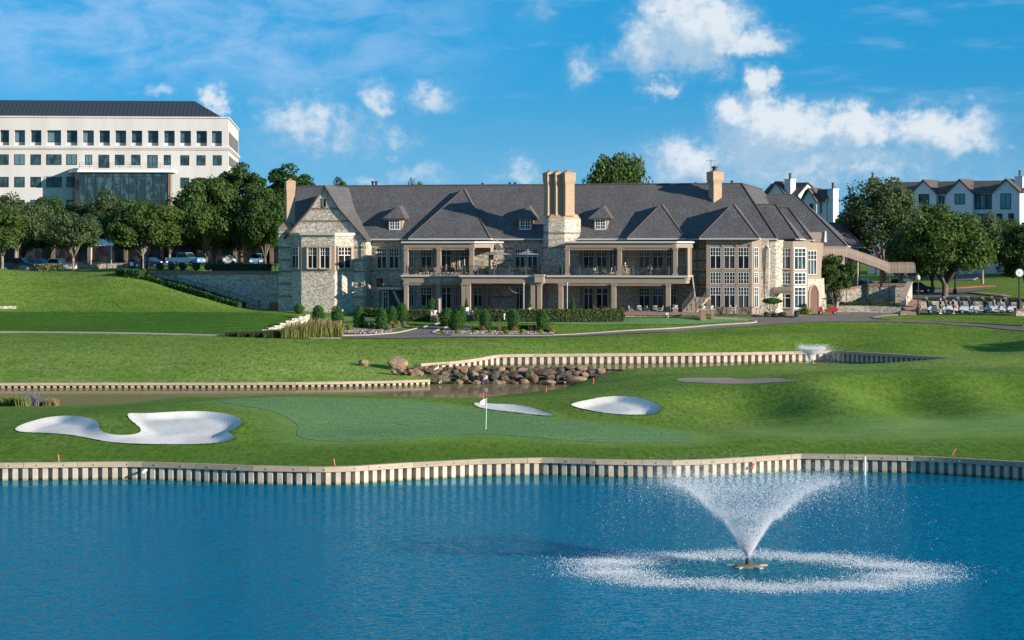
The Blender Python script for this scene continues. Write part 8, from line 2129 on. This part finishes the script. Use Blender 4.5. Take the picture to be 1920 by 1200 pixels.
for px, d, lb, m_ in ((267, 125.4, 'white outlet pipe poking from the lake bulkhead at the left', 'white'), (1413, 128.8, 'rusty outlet pipe in the lake bulkhead above the fountain', 'orange')):
    x = (px - 960) * d / FP; y = float(np.interp(x, [q[0] for q in BH_LAKE], [q[1] for q in BH_LAKE])); mb = MB(); mb.tube([(.12, .1, .06), (0, -.25, -.02), (-.08, -.5, -.12)], .08, 8); o = mb.build('outlet_pipe', M[m_]); o.location = (x, y, .55); tag(o, lb, 'pipe')

# ------------------------------------------------------------------ boulders
def rock_mesh(seed):
    r = random.Random(seed); bm = bmesh.new(); bmesh.ops.create_icosphere(bm, subdivisions=3, radius=1.0)
    pl = [(Vector((r.uniform(-1, 1), r.uniform(-1, 1), r.uniform(-.6, 1))).normalized(), r.uniform(.55, .86)) for _ in range(12)]
    ph = [r.uniform(0, 6) for _ in range(6)]
    for v in bm.verts:
        c = v.co
        for n, d in pl:
            t = c.dot(n)
            if t > d: c -= n * (t - d) * .92
        k = .05 * math.sin(5 * c.x + ph[0]) * math.sin(4 * c.y + ph[1]) + .035 * math.sin(11 * c.z + ph[2] + 6 * c.x) + .02 * math.sin(17 * c.y + ph[3])
        v.co = c * (1 + k)
    me = bpy.data.meshes.new('boulder'); bm.to_mesh(me); bm.free(); return me
def rock_mat(name, c0, c1, c2):
    m, t, b = mat(name, c0, .9, spec=.2); tc = t.new('ShaderNodeTexCoord'); v = tc.outputs['Object']; oi = t.new('ShaderNodeObjectInfo')
    v2 = t.vmath('ADD', v, t.vmath('SCALE', oi.outputs['Location'], scale=.7))
    c = t.mix(t.smooth(t.noise(v2, 1.6, 5, .65), .35, .65), c0, c1); c = t.mix(t.smooth(t.noise(v2, 4.5, 4, .7), .52, .7, 0, .8), c, c2); c = t.mix(t.math('MULTIPLY', oi.outputs['Random'], .45), c, tuple(x * .45 for x in c0))
    t.link(c, b.inputs['Base Color']); bp = t.new('ShaderNodeBump'); bp.inputs['Strength'].default_value = .7; bp.inputs['Distance'].default_value = .12; t.link(t.noise(v2, 5, 6, .7), bp.inputs['Height']); t.link(bp.outputs[0], b.inputs['Normal']); return m
M['rock_tan'] = rock_mat('tan_sandstone', (.36, .25, .165), (.25, .17, .11), (.15, .115, .08)); M['rock_brown'] = rock_mat('brown_boulder', (.20, .13, .085), (.13, .09, .062), (.08, .065, .04)); M['rock_grey'] = rock_mat('grey_wet_boulder', (.10, .088, .072), (.14, .12, .09), (.05, .055, .03)); M['rock_moss'] = rock_mat('mossy_boulder', (.15, .135, .065), (.10, .09, .045), (.20, .17, .09))
RM = {k: [] for k in ('rock_tan', 'rock_brown', 'rock_grey', 'rock_moss')}
for i, k in enumerate(RM):
    for j in range(3):
        me = rock_mesh(100 + 10 * i + j); me.materials.append(M[k]); me.polygons.foreach_set('use_smooth', [False] * len(me.polygons)); RM[k].append(me)
rr = random.Random(12)
def rock(px, py_b, d, wpx, hpx, k, label, group=None, dep=.8):
    me = rr.choice(RM[k]); o = bpy.data.objects.new('boulder', me); COL.objects.link(o); s = FP / d; w, h = wpx / s / 2, hpx / s
    o.location = Vector(P(px, py_b, d)) + Vector((0, 0, h * .38)); o.scale = (w * 1.12, w * dep * 1.1, h * .60); o.rotation_euler = (rr.uniform(-.15, .15), rr.uniform(-.15, .15), rr.choice((0, 3.14)) + rr.uniform(-.5, .5)); return tag(o, label, 'boulder', group)
rock(682, 687, ground_at(682, 686, 200, 230).y, 21, 14, 'rock_tan', 'lone pale boulder lying in the grass left of the weir'); rock(745, 691, 209, 37, 25, 'rock_tan', 'largest pale flat faced boulder at the left end of the weir')
named = [(781, 709, 206, 32, 19, 'rock_tan', 'sloping tan boulder above the end of the low bulkhead'), (811, 706, 207, 40, 18, 'rock_brown', 'wide brown boulder beside the white egret'), (820, 716, 205.5, 52, 16, 'rock_moss', 'broad mossy ledge boulder at the water of the lower pond'), (889, 712, 206, 16, 19, 'rock_tan', 'upright tan boulder left of the small waterfall'), (905.5, 705, 207, 17, 13, 'rock_brown', 'round brown boulder above the small waterfall'), (927, 711, 206, 21, 18, 'rock_grey', 'grey boulder right of the small waterfall'), (862, 709, 206.5, 24, 11, 'rock_moss', 'mossy rounded boulder in the middle left of the weir'), (1082, 719, 203.5, 44, 14, 'rock_tan', 'long low tan boulder towards the right end of the weir'), (1120, 709, 206, 40, 8, 'rock_brown', 'flat reddish slab at the right tip of the weir'), (1030, 722, 203, 27, 10, 'rock_tan', 'flat pale slab at the water in front of the dark hollow'), (1164, 697, 210.2, 14, 9, 'rock_brown', 'brown boulder at the upper pond corner beside the lawn'), (1180, 693, 211, 16, 6, 'rock_tan', 'small flat pale rock at the very right beside the upper pond'), (1022, 702, 207, 40, 12, 'rock_brown', 'wide orange brown boulder under the upper pond edge'), (1000, 716, 205, 17, 18, 'rock_brown', 'upright brown boulder between dark ones right of the waterfall')]
for a in named: rock(*a, group='boulders of the weir')
cnt = 0
for row, (pb, d0, h0, dx) in enumerate(((694, 208.8, 8, 17), (700, 208.0, 11, 19), (707, 206.8, 12, 20), (714, 205.8, 12, 21), (720, 204.8, 8, 18))):
    px = 752 + row * 5 if row < 3 else 808 + row * 3
    while px < (1142, 1140, 1120, 1070, 1055)[row]:
        if not any(abs(px - a[0]) < a[3] * .36 and abs(pb - a[1]) < 6 for a in named):
            k = rr.choice(('rock_brown', 'rock_grey', 'rock_moss', 'rock_tan', 'rock_brown', 'rock_tan')) if px < 1000 else rr.choice(('rock_grey', 'rock_brown', 'rock_grey', 'rock_tan'))
            rock(px + rr.uniform(-4, 4), pb + rr.uniform(-1.5, 1.5), d0 + rr.uniform(-.5, .5), rr.uniform(13, 27), h0 * rr.uniform(.8, 1.3), k, 'rough rock piled in the weir between the two ponds', 'rocks piled in the weir'); cnt += 1
        px += dx * rr.uniform(.7, 1.2)
for px, py, w, k in ((738, 700, 11, 'rock_tan'), (745, 704, 9, 'rock_grey'), (752, 698, 13, 'rock_tan'), (760, 702, 10, 'rock_brown'), (769, 699, 12, 'rock_tan'), (735, 695, 8, 'rock_brown'), (748, 695, 9, 'rock_tan'), (789, 706, 9, 'rock_tan'), (796, 708, 10, 'rock_brown')): rock(px, py, 205.5, w, w * .6, k, 'small broken stone below the largest pale boulder', 'small stones below the largest pale boulder')
for (px, y0, y1, d, nn) in ((911.5, 704, 718.5, 205.2, 22), (827, 713, 719, 204.4, 5)):
    p = P(px, y0, d); p2 = P(px - 1, y1, d - .6); mb = MB(); r = random.Random(int(px))
    for k in range(nn): x = r.gauss(0, .08); mb.tube([(x, r.uniform(-.05, .05), 0), (x - .03, -.3, (p2[2] - p[2]) * .4), (x * 1.5 - .05, -.55, p2[2] - p[2])], [.012, .016, .02], 4)
    o = mb.build('waterfall', M['spray'] if 'spray' in M else M['white']); o.location = p; tag(o, 'thin white waterfall spilling between boulders in the middle of the weir' if px > 900 else 'thin trickle of water over the mossy ledge', 'waterfall')
# egret and dark birds on the weir
def bird(verts, radii, edges, m, label, loc, rz, extra=None):
    rt = empty('bird', loc, rz, label, 'bird'); skinned('body', verts, edges, radii, m, rt, 1); return rt
eg = bird([(0, 0, .52), (-.16, 0, .46), (-.36, 0, .36), (.12, 0, .60), (.16, 0, .74), (.10, 0, .88), (.15, 0, 1.0), (.22, 0, 1.0)], [.10, .10, .03, .06, .032, .028, .042, .03], [(0, 1), (1, 2), (0, 3), (3, 4), (4, 5), (5, 6), (6, 7)], M['white'], 'white egret standing on the weir boulders', P(819, 700.5, 205.6), R(15))
mb = MB(); mb.tube([(.02, .04, .46), (.05, .04, .22), (.02, .04, 0)], .012, 4); mb.tube([(.0, -.04, .46), (.03, -.04, .22), (0, -.04, 0)], .012, 4); mb.build('leg', M['dark_metal'], eg); mb = MB(); mb.tube([(.24, 0, 1.0), (.40, 0, .97)], [.014, .003], 5); mb.build('beak', M['leaf_box'] if False else M['orange'], eg)
for i, (px, py, lb) in enumerate(((1049.5, 694, 'dark duck furthest along the upper pond edge'), (1091.5, 695.5, 'dark duck with pale breast on the right of the weir'), (1107, 697.5, 'dark duck nearest the right tip of the weir'))):
    b_ = bird([(0, 0, .2), (-.18, 0, .2), (-.34, 0, .24), (.12, 0, .26), (.16, 0, .40), (.24, 0, .41)], [.12, .10, .03, .08, .05, .03], [(0, 1), (1, 2), (0, 3), (3, 4), (4, 5)], M['rattan'], lb, P(px, py + 1, 208.5), R(160 - 40 * i))
